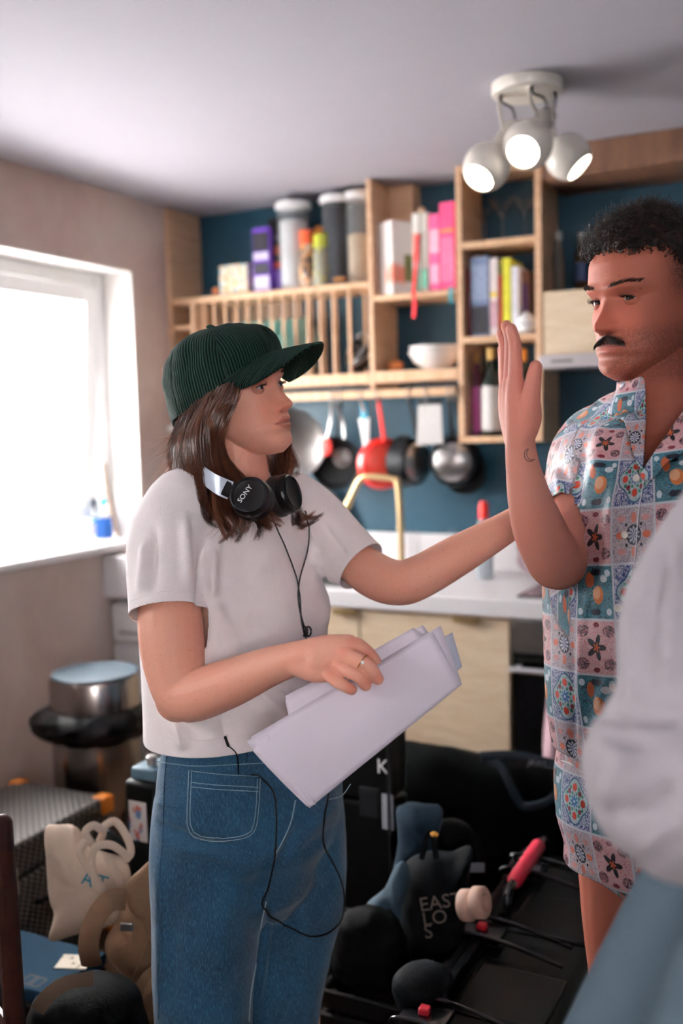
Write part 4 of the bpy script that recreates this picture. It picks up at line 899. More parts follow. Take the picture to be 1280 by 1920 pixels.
# ---- upright black hard case with latches
hk = thing('hard_case', 'long black hard case on its side with red latch buttons and red handle', 'case', (-.58, 1.95, 0))
HCM = mat('hard_case_shell', '08090a', .38, var=.2, spec=.3)
HX0, HXS, HX1, HY0, HY1, HZ = -.70, -.655, -.43, 1.42, 2.42, .40
part('left_shell', B().box(HX0, HXS-.003, HY0, HY1, .001, HZ-.005), HCM, hk, bevel=.022, seg=4)
part('right_shell', B().box(HXS+.003, HX1, HY0, HY1, .001, HZ-.022), HCM, hk, bevel=.022, seg=4)
part('seam_lip', B().box(HXS-.010, HXS+.012, HY0+.02, HY1-.02, HZ-.03, HZ+.004), HCM, hk, bevel=.004)
LAT = mat('latch_plastic', '17181b', .25, coat=.3); RED = mat('red_button', 'c02435', .4)
for ly in (1.60, 1.93, 2.26):
    lt = part('latch', B().tube([(HX0+.006, ly-.045, HZ-.02), (HX0+.006, ly-.04, HZ+.012), (HXS+.05, ly-.04, HZ+.014), (HX1-.04, ly-.04, HZ-.012)], [(.005, .005)]*4, 8, 24).tube([(HX0+.006, ly+.045, HZ-.02), (HX0+.006, ly+.04, HZ+.012), (HXS+.05, ly+.04, HZ+.014), (HX1-.04, ly+.04, HZ-.012)], [(.005, .005)]*4, 8, 24).box(HX0+.008, HXS+.05, ly-.034, ly+.034, HZ-.004, HZ+.009), LAT, hk, bevel=.001)
    part('button', B().box(HXS-.006, HXS+.014, ly-.010, ly+.010, HZ+.009, HZ+.022), RED, lt, bevel=.003)
for ry in (1.76, 2.09):
    part('rib', B().box(HXS+.03, HX1-.02, ry-.09, ry+.09, HZ-.024, HZ-.014), HCM, hk, bevel=.006)
hd_ = part('handle', B().tube([(HXS+.03, 2.02, HZ-.01), (HXS+.03, 2.03, HZ+.045), (HXS+.03, 2.09, HZ+.055), (HXS+.03, 2.28, HZ+.055), (HXS+.03, 2.34, HZ+.045), (HXS+.03, 2.35, HZ-.01)], .010, 10, 40), LAT, hk)
part('grip', B().tube([(HXS+.03, 2.08, HZ+.054), (HXS+.03, 2.28, HZ+.055)], .017, 14, dome=2), mat('red_grip', 'd8324a', .55), hd_)
# ---- slatted black crate
cr = thing('plastic_crate', 'black slatted plastic crate at the bottom edge behind the jeans', 'crate', (-.86, 1.8, 0))
CX0, CX1, CY0, CY1, CZ = -1.03, -.715, 1.64, 1.965, .36
part('base', B().box(CX0, CX1, CY0, CY1, .001, .02), BLACK, cr)
for z in (.05, .11, .17, .23, .29, .34):
    for b_ in (B().box(CX0, CX1, CY0, CY0+.012, z, z+.035), B().box(CX0, CX1, CY1-.012, CY1, z, z+.035), B().box(CX0, CX0+.012, CY0+.012, CY1-.012, z, z+.035), B().box(CX1-.012, CX1, CY0+.012, CY1-.012, z, z+.035)):
        part('slat', b_, HCM, cr, bevel=.002)
for x in (CX0+.012, CX1-.024, (CX0+CX1)/2):
    for y in (CY0+.0125, CY1-.0245): part('post', B().box(x, x+.012, y, y+.012, .02, .37), HCM, cr)
obj('crumpled_liner', pillow([(640, 1720), (690, 1700), (740, 1720), (770, 1790), (760, 1850), (690, 1850), (630, 1830), (622, 1770)], 2.02, .07, 56, 8, .016, 18), BAG, None, 'crumpled black bag lying in the plastic crate', 'bag', smooth=60)
obj('camera_pouch', pillow([(735, 1860), (745, 1825), (785, 1808), (830, 1812), (850, 1840), (820, 1890), (760, 1900)], 1.88, .05, 48, 7, .006, 18), mat('dark_nylon', '090d11', .7, spec=.12, var=.15, bump=.002, bscale=60), None, 'rounded dark pouch between the crate and the latch case', 'pouch', smooth=60)
# ================================================================== figure toolkit
UPV = Vector((0, 0, 1))
CRH = Vector((CR.x, CR.y, 0)).normalized(); CFH = Vector((CF.x, CF.y, 0)).normalized()
def remesh(bs, voxel, smooth=2, fac=.5):
    """closed overlapping pieces fused into one continuous skin"""
    b = B()
    for q in bs: b.add(q.v, q.f)
    me = bpy.data.meshes.new('tmp'); me.from_pydata(b.v, [], b.f); me.update()
    o = bpy.data.objects.new('tmp', me); COL.objects.link(o)
    md = o.modifiers.new('r', 'REMESH'); md.mode = 'VOXEL'; md.voxel_size = voxel
    if smooth: s = o.modifiers.new('s', 'SMOOTH'); s.factor = fac; s.iterations = smooth
    dg = bpy.context.evaluated_depsgraph_get(); m2 = bpy.data.meshes.new_from_object(o.evaluated_get(dg))
    n = len(m2.vertices); V = np.empty(n*3); m2.vertices.foreach_get('co', V); V = V.reshape(-1, 3)
    F_ = [tuple(p.vertices) for p in m2.polygons]
    bpy.data.objects.remove(o); bpy.data.meshes.remove(me); bpy.data.meshes.remove(m2)
    return V, F_
def npB(V, F_):
    b = B(); b.v = [Vector(v) for v in V]; b.f = list(F_); return b
def normals(V, F_):
    N = np.zeros_like(V)
    Q = np.array([f if len(f) == 4 else (*f, f[-1]) for f in F_ if len(f) < 5])
    n = np.cross(V[Q[:, 2]]-V[Q[:, 0]], V[Q[:, 3]]-V[Q[:, 1]])
    for k in range(4): np.add.at(N, Q[:, k], n)
    return N/np.maximum(np.linalg.norm(N, axis=1, keepdims=True), 1e-12)
_C = np.array(CAMPOS); _F = np.array(CF); _R = np.array(CR); _U = np.array(CU)
def proj(V):
    q = np.asarray(V)-_C; z = q @ _F
    return np.stack([640+F*(q @ _R)/z, 960-F*(q @ _U)/z, z], 1)
def color_attr(o, cols):
    a = o.data.color_attributes.new('tint', 'FLOAT_COLOR', 'POINT')
    c = np.ones((len(o.data.vertices), 4)); c[:, :3] = cols; a.data.foreach_set('color', c.ravel())
def skin_mat(name, freck=.0, rough=.5):
    m, t, b = newmat(name); co = t.coord(); tint = t.attr('tint')
    n = t.noise(co, 40, 3, .6); n2 = t.noise(co, 260, 2, .5); n3 = t.noise(co, 9, 3, .5)
    c = t.mix(t.step(n3, .3, .7)*.22, tint, t.mix(1.0, tint, (1.0, .72, .66), 'MULTIPLY'))
    c = t.mix(t.step(n2, .64, .74)*freck, c, t.mix(1.0, c, (.62, .42, .34), 'MULTIPLY'))
    t.put(b.inputs['Base Color'], c); b.inputs['Roughness'].default_value = rough; b.inputs['Specular IOR Level'].default_value = .35
    b.inputs['Subsurface Weight'].default_value = .12; b.inputs['Subsurface Scale'].default_value = .008; b.inputs['Subsurface Radius'].default_value = (1, .35, .2)
    t.put(b.inputs['Normal'], t.bump(t.noise(co, 420, 3, .6), .0003)); return m
def limb(chain, n=20, res=40, px=True, dome=4, up=None, flat=1.0):
    """chain of (px, py, depth, radius in metres)"""
    pts = [W(c[0], c[1], c[2]) for c in chain]; rad = [(c[3], c[3]*flat) for c in chain]
    return B().tube(pts, rad, n, res, dome=dome, up=up)
def sm(x, a, b): t = np.clip((x-a)/(b-a), 0, 1); return t*t*(3-2*t)
def g(x, s): return np.exp(-(x/s)**2)
def curve(z, knots):
    k = np.array(sorted(knots)); zz = np.linspace(k[0, 0]-.02, k[-1, 0]+.02, 600); v = np.interp(zz, k[:, 0], k[:, 1])
    ker = np.exp(-np.linspace(-2, 2, 25)**2); ker /= ker.sum(); vp = np.pad(v, 12, mode='edge'); v = np.convolve(vp, ker, 'valid')
    return np.interp(z, zz, v)
def head_local(male=False):
    """head surface in local metres: x forward, y left, z up, origin between the ears at eye level"""
    nz, nt = 170, 190
    zs = np.linspace(-.116, .122, nz)
    fr = [(-.116, .070), (-.112, .078), (-.104, .088), (-.094, .0905), (-.083, .0875), (-.074, .0915), (-.066, .091), (-.058, .0925), (-.048, .0905), (-.03, .0895), (-.01, .0885), (.004, .0885), (.016, .0945), (.03, .0965), (.055, .094), (.08, .083), (.10, .062), (.114, .036), (.122, .006)]
    bk = [(-.116, .045), (-.105, .015), (-.09, -.008), (-.07, -.030), (-.05, -.062), (-.03, -.082), (0, -.098), (.03, -.104), (.06, -.099), (.09, -.078), (.11, -.048), (.122, -.006)]
    wd_ = [(-.116, .012), (-.112, .020), (-.104, .031), (-.09, .044), (-.07, .0545), (-.05, .0605), (-.025, .067), (0, .0705), (.03, .0745), (.06, .071), (.09, .056), (.11, .033), (.122, .005)]
    if male:
        wd_ = [(z, w*1.05+(.004 if -.105 < z < -.05 else 0)) for z, w in wd_]; fr = [(z, x+(.003 if z < -.09 else 0)+(.003 if .01 < z < .03 else 0)) for z, x in fr]
    xf, xb, w = curve(zs, fr), curve(zs, bk), curve(zs, wd_)
    xf[-1] = .004; xb[-1] = -.004; w[-1] = .004
    t = np.linspace(0, 2*np.pi, nt, endpoint=False); Z, Tt = np.meshgrid(zs, t, indexing='ij')
    XF, XB, Wd = xf[:, None], xb[:, None], w[:, None]; XC = XB+(XF-XB)*.44
    e = 2/2.25; c, s_ = np.cos(Tt), np.sin(Tt)
    X = XC+np.where(c > 0, XF-XC, XC-XB)*np.sign(c)*np.abs(c)**e; Y = Wd*np.sign(s_)*np.abs(s_)**e
    f = sm((X-XC)/np.maximum(XF-XC, 1e-4), .15, .6)
    aY = np.abs(Y); h = np.zeros_like(X)
    nz_k = [(.016, 0), (.006, .002), (-.004, .0055), (-.014, .0105), (-.024, .0175), (-.031, .0225), (-.036, .0245), (-.041, .022), (-.0455, .009), (-.049, .001), (-.053, 0)]
    ns = 1.12 if male else 1.0
    h += ns*np.interp(Z, [k[0] for k in sorted(nz_k)], [k[1] for k in sorted(nz_k)])*g(Y, np.interp(Z, [-.05, -.034, -.015, .01], [.0115, .0105, .0085, .0075]))
    h += .0112*ns*g(aY-.0138, .0058)*g(Z+.0385, .0062)          # nostril wings
    h -= .0065*g(aY-.0068, .0034)*g(Z+.0462, .0026)             # nostrils
    h -= .0085*g(aY-.031, .0155)*g(Z-.001, .0105)               # sockets
    h += .0035*g(aY-.030, .022)*g(Z-.019, .006)*(1.6 if male else .8)
    h += .0050*g(aY-.046, .017)*g(Z+.026, .016)                 # cheekbones
    h -= .0030*g(aY-.040, .012)*g(Z+.062, .014)
    lw = g(Y, .0215)
    h += .0040*lw*g(Z+.0595, .0042)+.0052*g(Y, .0185)*g(Z+.0715, .0048)
    h -= .0048*g(Y, .0235)*g(Z+.0655-.018*np.clip(aY-.012, 0, 1), .0017)
    h -= .0016*g(Y, .003)*g(Z+.052, .004)
    h -= .0026*g(aY-.0255, .004)*g(Z+.0665, .005)
    h += .0040*g(Y, .014)*g(Z+.097, .010)
    X = X+h*f
    V = np.stack([X, Y, Z], -1).reshape(-1, 3)
    Fs = [(i*nt+j, i*nt+(j+1) % nt, (i+1)*nt+(j+1) % nt, (i+1)*nt+j) for i in range(nz-1) for j in range(nt)]
    Fs += [tuple(range(nt-1, -1, -1)), tuple(range((nz-1)*nt, nz*nt))]
    return V, Fs
def face_x(male):
    hv_, hf_ = head_local(male); tr = bvh(hv_, [f for f in hf_ if len(f) == 4])
    def fx_(y, z):
        h = tr.ray_cast(Vector((.3, y, z)), Vector((-1, 0, 0))); return h[0].x if h[0] is not None else .08
    return fx_
def ear_local(side, male=False):
    b = B(); c = Vector((-.012, side*.072, -.012)); u = Vector((-.25, 0, 1)).normalized()
    b.sphere(c, (.017, .007, .030), 20, 14, Matrix.Rotation(side*.35, 3, 'Z') @ Matrix.Rotation(-.2, 3, 'Y'))
    pts = [c+Vector((.010, side*.006, -.018)), c+Vector((.014, side*.010, .012)), c+Vector((.002, side*.015, .029)), c+Vector((-.014, side*.018, .018)), c+Vector((-.012, side*.015, -.008)), c+Vector((.000, side*.010, -.029))]
    b.tube(pts, [.0035, .0036, .004, .004, .0038, .0055], 8, 30, dome=2); return b
def head_matrix(px, py, d, theta, pitch, roll, anchor, facing, scale=1.0):
    """local anchor point (between the pupils) lands on the pixel at depth d. facing +1: image right, -1: image left"""
    th = math.radians(theta); fw = CRH*(math.sin(th)*facing)-CFH*math.cos(th); lf = UPV.cross(fw)
    p = math.radians(pitch); fw2 = fw*math.cos(p)+UPV*math.sin(p); up2 = lf.cross(fw2)*-1
    up2 = fw2.cross(lf)
    r = math.radians(roll); lf2 = lf*math.cos(r)+up2*math.sin(r); up3 = fw2.cross(lf2)
    R = Matrix((fw2, lf2, up3)).transposed().to_4x4()
    M = R @ Matrix.Scale(scale, 4)
    o = W(px, py, d)-(M @ Vector(anchor)); return Matrix.Translation(o) @ M
def tx(M, V): A = np.array(M); return np.asarray(V) @ A[:3, :3].T+A[:3, 3]
def eyes(M, parent, gaze, iris, male=False, name='eye'):
    """two eyeballs looking along the given direction; returns lid geometry in world space"""
    lids = B(); lash = B()
    for s in (1, -1):
        c = Vector((.0682, s*.031, 0)); r = .0120
        gz = (M.to_3x3().inverted() @ Vector(gaze)).normalized()
        b = B(); q = gz.to_track_quat('Z', 'Y').to_matrix(); b.sphere(c, r, 48, 48, q)
        o = np.array([v-c for v in b.v]); ang = np.degrees(np.arccos(np.clip(o @ np.array(gz)/r, -1, 1)))
        col = np.where(ang[:, None] < 11, (.004, .004, .005), np.where(ang[:, None] < 34, iris, (.52, .47, .45)))
        b.v = [M @ v for v in b.v]
        e = obj(name, b, eye_mat(), parent, smooth=80); color_attr(e, col)
        # lids: parts of a slightly larger sphere above and below the almond opening
        def lid(sign, elev, R):
            def fn(u, v):
                az = math.radians(-112+224*u); op = math.radians(elev)*(max(0, math.cos(az*1.45))**.7 if abs(az) < 1.08 else 0)+math.radians(-1)
                el = op+(math.radians(86)-op)*v
                el *= sign
                # tilt outer corner up a bit
                return c+Vector((math.cos(el)*math.cos(az), math.cos(el)*math.sin(az), math.sin(el)+.06*s*math.sin(az)*0))*R
            return fn
        for sign, elev in ((1, 20), (-1, 12)):
            k = len(lids.v)
            lids.grid(lid(sign, elev, .0136), 26, 10)
            lids.v[k:] = [M @ v for v in lids.v[k:]]
            k = len(lids.v); lids.grid(lid(sign, elev, .0128), 26, 3)
            lids.v[k:] = [M @ v for v in lids.v[k:]]
        up = lid(1, 20, .0139); pts = [up(.24+.52*i/15, 0) for i in range(0, 16)]
        k = len(lash.v); lash.tube(pts, [.0008]*len(pts), 6, 30); 
        for i in range(18):
            u = .26+.48*i/17; p = up(u, 0); d_ = (p-c).normalized(); lash.tube([p, p+d_*.005+Vector((0, 0, -.0008)), p+d_*.0075+Vector((0, 0, .003))], [.0003, .00025, .0001], 4, 6)
        lash.v[k:] = [M @ v for v in lash.v[k:]]
    return lids, lash
def eye_mat():
    if 'eyeball' in MATS: return MATS['eyeball']
    m, t, b = newmat('eyeball'); t.put(b.inputs['Base Color'], t.attr('tint')); b.inputs['Roughness'].default_value = .2; b.inputs['Specular IOR Level'].default_value = .12; return m
def strands(paths, r0, n=3, taper=True, tint=None):
    """many thin tapering strands as one mesh; paths: list of arrays (k,3); tint: colour per strand"""
    V = []; Fs = []; o = 0; cols = []
    for ii, P_ in enumerate(paths):
        k = len(P_); T_ = np.gradient(P_, axis=0); T_ /= np.maximum(np.linalg.norm(T_, axis=1, keepdims=True), 1e-9)
        ref = np.array([.3, .5, .81]); N_ = np.cross(T_, ref); N_ /= np.maximum(np.linalg.norm(N_, axis=1, keepdims=True), 1e-9); Bn = np.cross(T_, N_)
        rr = r0*(np.linspace(1, .25, k) if taper else np.ones(k))
        a = 2*np.pi*np.arange(n)/n
        ring = P_[:, None, :]+rr[:, None, None]*(np.cos(a)[None, :, None]*N_[:, None, :]+np.sin(a)[None, :, None]*Bn[:, None, :])
        V.append(ring.reshape(-1, 3))
        if tint is not None: cols.append(np.tile(tint[ii], (k*n, 1)))
        for i in range(k-1):
            for j in range(n): Fs.append((o+i*n+j, o+i*n+(j+1) % n, o+(i+1)*n+(j+1) % n, o+(i+1)*n+j))
        o += k*n
    b = B(); b.v = [Vector(v) for v in np.concatenate(V)]; b.f = Fs; b.cols = np.concatenate(cols) if cols else None; return b
def strand_mat(name, rough=.35):
    if name in MATS: return MATS[name]
    m, t, b = newmat(name); t.put(b.inputs['Base Color'], t.attr('tint')); b.inputs['Roughness'].default_value = rough; b.inputs['Specular IOR Level'].default_value = .6; return m
def hair_mat(name, c1, c2, rough=.38):
    if name in MATS: return MATS[name]
    m, t, b = newmat(name); co = t.coord(); n = t.noise(co, 55, 3, .6)
    t.put(b.inputs['Base Color'], t.mix(t.step(n, .35, .65), lin(c1), lin(c2))); b.inputs['Roughness'].default_value = rough; b.inputs['Specular IOR Level'].default_value = .3
    return m
def bvh(V, F_): return BVHTree.FromPolygons([tuple(v) for v in V], [tuple(f) for f in F_])
def cast(tree, px, py, off=0.0, default=1.6):
    r = ray(px, py).normalized(); h = tree.ray_cast(CAMPOS, r)
    if h[0] is None: return W(px, py, default), -r
    n = h[1] if h[1].dot(r) < 0 else -h[1]
    return h[0]+n*off, n
def patch(tree, poly, off, nu=16, nv=16, default=1.6):
    """thin piece lying on a surface; poly: 4 corners tl,tr,br,bl or 4 polylines; bilinear in the photo frame"""
    tl, tr, br, bl = [np.array(p, float) for p in poly]
    def fn(u, v):
        q = (tl*(1-u)+tr*u)*(1-v)+(bl*(1-u)+br*u)*v
        return cast(tree, q[0], q[1], off, default)[0]
    return B().grid(lambda u, v: fn(u, 1-v), nu, nv)
def poly_patch(tree, poly, off, n=40, rings=8, default=1.6, curved=True):
    o = closed_cat(poly, n) if curved else [np.array(poly[int(i/n*len(poly))])*(1-(i/n*len(poly)) % 1)+np.array(poly[(int(i/n*len(poly))+1) % len(poly)])*((i/n*len(poly)) % 1) for i in range(n)]
    c = np.mean(o, axis=0); b = B(); V = []
    for k in range(rings):
        s = 1-k/rings
        for q in o: p = c+(q-c)*s; V.append(cast(tree, p[0], p[1], off, default)[0])
    V.append(cast(tree, c[0], c[1], off, default)[0])
    Fs = [(k*n+j, (k+1)*n+j, (k+1)*n+(j+1) % n, k*n+(j+1) % n) for k in range(rings-1) for j in range(n)]+[((rings-1)*n+j, rings*n, (rings-1)*n+(j+1) % n) for j in range(n)]
    b.add(V, Fs); return b
def line_on(tree, pts, off, r, n=6, res=30, default=1.6):
    q, _ = cat([(p[0], p[1], 0) for p in pts], [(0,)]*len(pts), res)
    return B().tube([cast(tree, p.x, p.y, off, default)[0] for p in q], [r]*res, n)
def cut_plane(V, F_, cen, dirn, rad, keep=None, far=.12):
    """open a tube end: drop everything beyond the plane, within rad of the axis"""
    bm = bmesh.new(); vs_ = [bm.verts.new(v) for v in V]; bm.verts.index_update()
    for f in F_:
        try: bm.faces.new([vs_[i] for i in f])
        except ValueError: pass
    cen = Vector(cen); dirn = Vector(dirn).normalized()
    def ok(v):
        q = v.co-cen; t = q.dot(dirn); return t > -.03 and t < far and (q-dirn*t).length < rad and (keep is None or keep.find_nearest(v.co, .02)[3] is None or keep.find_nearest(v.co, .02)[3] > .0085)
    near = [v for v in bm.verts if ok(v)]; ns_ = set(near)
    fs = [f for f in bm.faces if all(v in ns_ for v in f.verts)]; es = {e for f in fs for e in f.edges}
    bmesh.ops.bisect_plane(bm, geom=near+list(es)+fs, plane_co=cen, plane_no=dirn, clear_outer=True, dist=1e-5)
    bmesh.ops.delete(bm, geom=[v for v in bm.verts if not v.link_faces], context='VERTS')
    bm.verts.index_update(); V2 = np.array([v.co[:] for v in bm.verts]); F2 = [tuple(v.index for v in f.verts) for f in bm.faces]; bm.free(); return V2, F2
def rings(cs, theta, facing, n=48, res=60):
    """torso loft: (px,py,d,a lateral,b depth[,yaw offset])"""
    th = math.radians(theta); fw = CRH*(math.sin(th)*facing)-CFH*math.cos(th)
    pts = [W(c[0], c[1], c[2]) for c in cs]; rad = [(c[3], c[4]) for c in cs]
    return B().tube(pts, rad, n, res, up=fw, dome=3)
# ================================================================== the woman
wo = thing('person', 'person in green corduroy cap, white T-shirt and jeans, holding script pages', 'person', Vector((W(470, 1900, 1.78).x, W(470, 1900, 1.78).y, 0)))
WM = head_matrix(514, 723, 1.70, 60, 9, 6, (.085, 0, 0), 1, .98)
hv, hf = head_local()
neck = B().tube([WM @ Vector((-.028, 0, -.02)), WM @ Vector((-.022, 0, -.075)), W(452, 905, 1.765), W(440, 955, 1.78)], [.050, .049, .052, .070], 28, 24, dome=3)
jaw = B().tube([WM @ Vector((.045, 0, -.085)), WM @ Vector((.012, 0, -.085)), WM @ Vector((-.02, 0, -.10))], [.022, .036, .042], 20, 12, dome=3)
hw = npB(tx(WM, hv), hf)
e1 = ear_local(1); e1.v = [WM @ v for v in e1.v]; e2 = ear_local(-1); e2.v = [WM @ v for v in e2.v]
HV, HF = remesh([hw, neck, jaw], .0017, 2)
# arms and hands
r = .0098
def finger(pts, r0=.0095, r1=.0075): 
    k = len(pts); return B().tube([W(*p) for p in pts], [r0+(r1-r0)*i/(k-1) for i in range(k)], 12, 26, dome=4)
rarm = limb([(330, 975, 1.68, .044), (318, 1080, 1.63, .047), (321, 1180, 1.605, .0535), (330, 1262, 1.595, .048), (352, 1304, 1.58, .043), (425, 1283, 1.54, .0385), (495, 1254, 1.50, .031), (548, 1236, 1.465, .0255), (575, 1230, 1.45, .025)])
elbow = B().sphere(W(333, 1312, 1.59), .036, 16, 12)
palm = [limb([(560, 1232, 1.46, .024), (590, 1224, 1.445, .023), (618, 1215, 1.435, .020), (654, 1206, 1.425, .0135)], 16, 20),
        limb([(565, 1240, 1.455, .021), (600, 1238, 1.44, .021), (630, 1236, 1.425, .0150)], 16, 20),
        limb([(562, 1246, 1.45, .019), (592, 1256, 1.435, .019), (614, 1262, 1.425, .0135)], 16, 20),
        limb([(600, 1240, 1.43, .02), (640, 1232, 1.42, .013)], 12, 10)]
rf = [finger([(648, 1206, 1.425), (672, 1210, 1.425), (698, 1232, 1.44), (716, 1262, 1.448)], .0112, .008),
      finger([(640, 1226, 1.418), (668, 1235, 1.404), (692, 1250, 1.398), (708, 1273, 1.405)], .0104, .0088),
      finger([(628, 1244, 1.418), (652, 1258, 1.402), (673, 1270, 1.397), (685, 1285, 1.403)], .0100, .0084),
      finger([(613, 1262, 1.42), (630, 1277, 1.405), (647, 1287, 1.40), (659, 1293, 1.404)], .0096, .0080),
      finger([(585, 1232, 1.455), (620, 1232, 1.462), (655, 1250, 1.462), (690, 1262, 1.458)], .0125, .0095)]
larm = limb([(575, 975, 1.87, .040), (640, 1032, 1.82, .0385), (700, 1078, 1.775, .0415), (748, 1093, 1.745, .040), (790, 1080, 1.735, .0385), (860, 1040, 1.72, .0355), (930, 1000, 1.70, .029), (985, 965, 1.685, .0235), (1010, 945, 1.675, .023)])
lelbow = B().sphere(W(755, 1098, 1.755), .033, 14, 10)
lpalm = [limb([(1005, 950, 1.68, .022), (1024, 930, 1.68, .022), (1040, 910, 1.682, .018)], 14, 14), limb([(1010, 955, 1.69, .02), (1030, 940, 1.70, .02), (1048, 922, 1.70, .016)], 14, 14)]
lf_ = [finger([(1022, 920, 1.665), (1026, 904, 1.655), (1034, 890, 1.65), (1039, 882, 1.648)], .010, .0075), finger([(1036, 912, 1.69), (1046, 900, 1.69), (1060, 900, 1.69), (1075, 910, 1.69)]), finger([(1042, 920, 1.70), (1056, 912, 1.705), (1074, 918, 1.70), (1088, 928, 1.70)]), finger([(1046, 930, 1.71), (1062, 928, 1.715), (1078, 934, 1.71), (1090, 944, 1.71)]), finger([(1045, 940, 1.715), (1060, 940, 1.72), (1074, 946, 1.72)])]
core = rings([(440, 930, 1.78, .07, .06), (438, 975, 1.78, .15, .08), (440, 1100, 1.78, .15, .09), (450, 1300, 1.78, .145, .09), (470, 1440, 1.79, .15, .095)], 45, 1)
AV, AF = remesh([rarm, elbow, *palm], .0022, 9); AV, AF = remesh([npB(AV, AF), *rf], .0017, 2)
A2, F2 = remesh([larm, lelbow, *lpalm], .0024, 9); A2, F2 = remesh([npB(A2, F2), *lf_], .002, 2); C2, G2 = remesh([core], .008, 2)
AF = AF+[tuple(i+len(AV) for i in f) for f in F2]; AV = np.concatenate([AV, A2]); AF = AF+[tuple(i+len(AV) for i in f) for f in G2]; AV = np.concatenate([AV, C2])
legsk = []
for cx_, d_ in ((388, 1.73), (545, 1.86)):
    a = W(cx_, 1500, d_); legsk.append(B().tube([a, (a.x, a.y, .5), (a.x, a.y, .12)], [.075, .05, .036], 16, 20, dome=3))
    legsk.append(B().tube([(a.x, a.y, .05), Vector((a.x, a.y, .05))+(CRH*.7-CFH*.7)*.15], [.04, .03], 14, 8, dome=3))
LV, LF = remesh(legsk, .007, 2)
SK = np.array(lin('e3a68f'))
def skin_cols_head(V, M, male=False, base=SK):
    L = tx(M.inverted(), V); x, y, z = L.T; ay = np.abs(y); c = np.tile(base, (len(V), 1)); front = sm(x, .06, .08)
    def blend(mask, col): 
        nonlocal c; m_ = np.clip(mask, 0, 1)[:, None]; c = c*(1-m_)+np.array(lin(col))*m_
    blend(.34*g(ay-.038, .032)*g(z+.040, .032)*front, 'd9745c'); blend(.30*g(y, .018)*g(z+.032, .018)*front, 'd26f58')
    blend(.25*g(ay-.031, .016)*g(z-.002, .010)*front, 'a4655a')
    k_ = (ay/.0245)**2; ztp = -.0552-.0112*k_+.0012*g(ay-.0055, .004); zbt = -.0768+.0106*k_; md = sm(ztp-z, -.0006, .0010)*sm(z-zbt, -.0006, .0012)*(ay < .0245)*sm(x, .07, .078)
    blend(md*(.45 if male else .6), 'b45f58'); zm_ = -.0655+.018*np.clip(ay-.012, 0, 1)*-1
    blend(.75*g(z-zm_, .0010)*sm(.0255-ay, 0, .004)*sm(x, .07, .078), '6e322c')  # shade between the lips painted into the skin colour
    blend(.85*g(ay-.0072, .0032)*g(z+.0468, .0020)*sm(x, .088, .092), '3f1a14')  # nostril shade painted as dark spots in the skin colour
    return c
faceV = HV; cols = [skin_cols_head(HV, WM)]
arm_c = np.tile(SK, (len(AV), 1)); pr = proj(AV)
# knuckles and fingertips a little redder
kn = np.zeros(len(AV))
for q in ((660, 1203), (642, 1225), (628, 1244), (616, 1266), (707, 1272), (684, 1282), (658, 1290), (692, 1228)): kn = np.maximum(kn, np.exp(-((pr[:, 0]-q[0])**2+(pr[:, 1]-q[1])**2)/11**2))
arm_c = arm_c*(1-.35*kn[:, None])+np.array(lin('d9725f'))*.35*kn[:, None]
cols += [arm_c, np.tile(SK, (len(LV), 1))]
bodyB = npB(HV, HF); bodyB.add(AV, AF); bodyB.add(LV, LF)
lids, lash = eyes(WM, wo, (CRH*.85-CFH*.25+UPV*.22), lin('3a4a58'))
bodyB.add(lids.v, lids.f); cols.append(np.tile(np.array(lin('c98772')), (len(lids.v), 1)))
wbody = obj('body', bodyB, skin_mat('fair_freckled_skin', .4), wo, smooth=80); color_attr(wbody, np.concatenate(cols))
obj('eyelashes', lash, hair_mat('dark_lash', '1c1210', '241613'), wo, smooth=60)
# eyebrows
fxw = face_x(False)
for s in (1, -1):
    bw = []
    for i in range(130):
        u = rng.random(); y_ = s*(.014+.036*u); z_ = .0195+.006*math.sin(u*2.2)+rng.normal()*.0013*(1-u*.6); x_ = fxw(y_, z_)-.0002
        p = np.array([x_, y_, z_]); dirn = np.array([-.15, s*.9, .35]); bw.append(tx(WM, np.stack([p, p+dirn*.004+[.0006, 0, 0], p+dirn*.008])))
    obj('eyebrow', strands(bw, .00035), hair_mat('brown_brow', '4a2f22', '5a3a2a'), wo, smooth=0)
# ---------------------------------------------------------------- T-shirt
tors = rings([(446, 902, 1.775, .062, .058), (440, 922, 1.775, .105, .072), (436, 945, 1.775, .155, .088), (434, 985, 1.77, .178, .105), (436, 1060, 1.765, .181, .122), (442, 1150, 1.765, .186, .13), (448, 1250, 1.765, .186, .132), (452, 1340, 1.765, .186, .133), (458, 1412, 1.77, .186, .134), (460, 1450, 1.77, .186, .134)], 45, 1, 64, 80)
rsl = limb([(350, 958, 1.69, .070), (318, 1010, 1.655, .069), (309, 1080, 1.63, .066), (312, 1150, 1.605, .0645), (314, 1185, 1.60, .0645)], 32, 30, flat=1.0)
lsl = limb([(540, 950, 1.84, .062), (590, 985, 1.835, .060), (640, 1030, 1.81, .054), (676, 1061, 1.785, .051), (700, 1082, 1.77, .051)], 32, 30)
TV, TF = remesh([tors, rsl, lsl], .0044, 7)
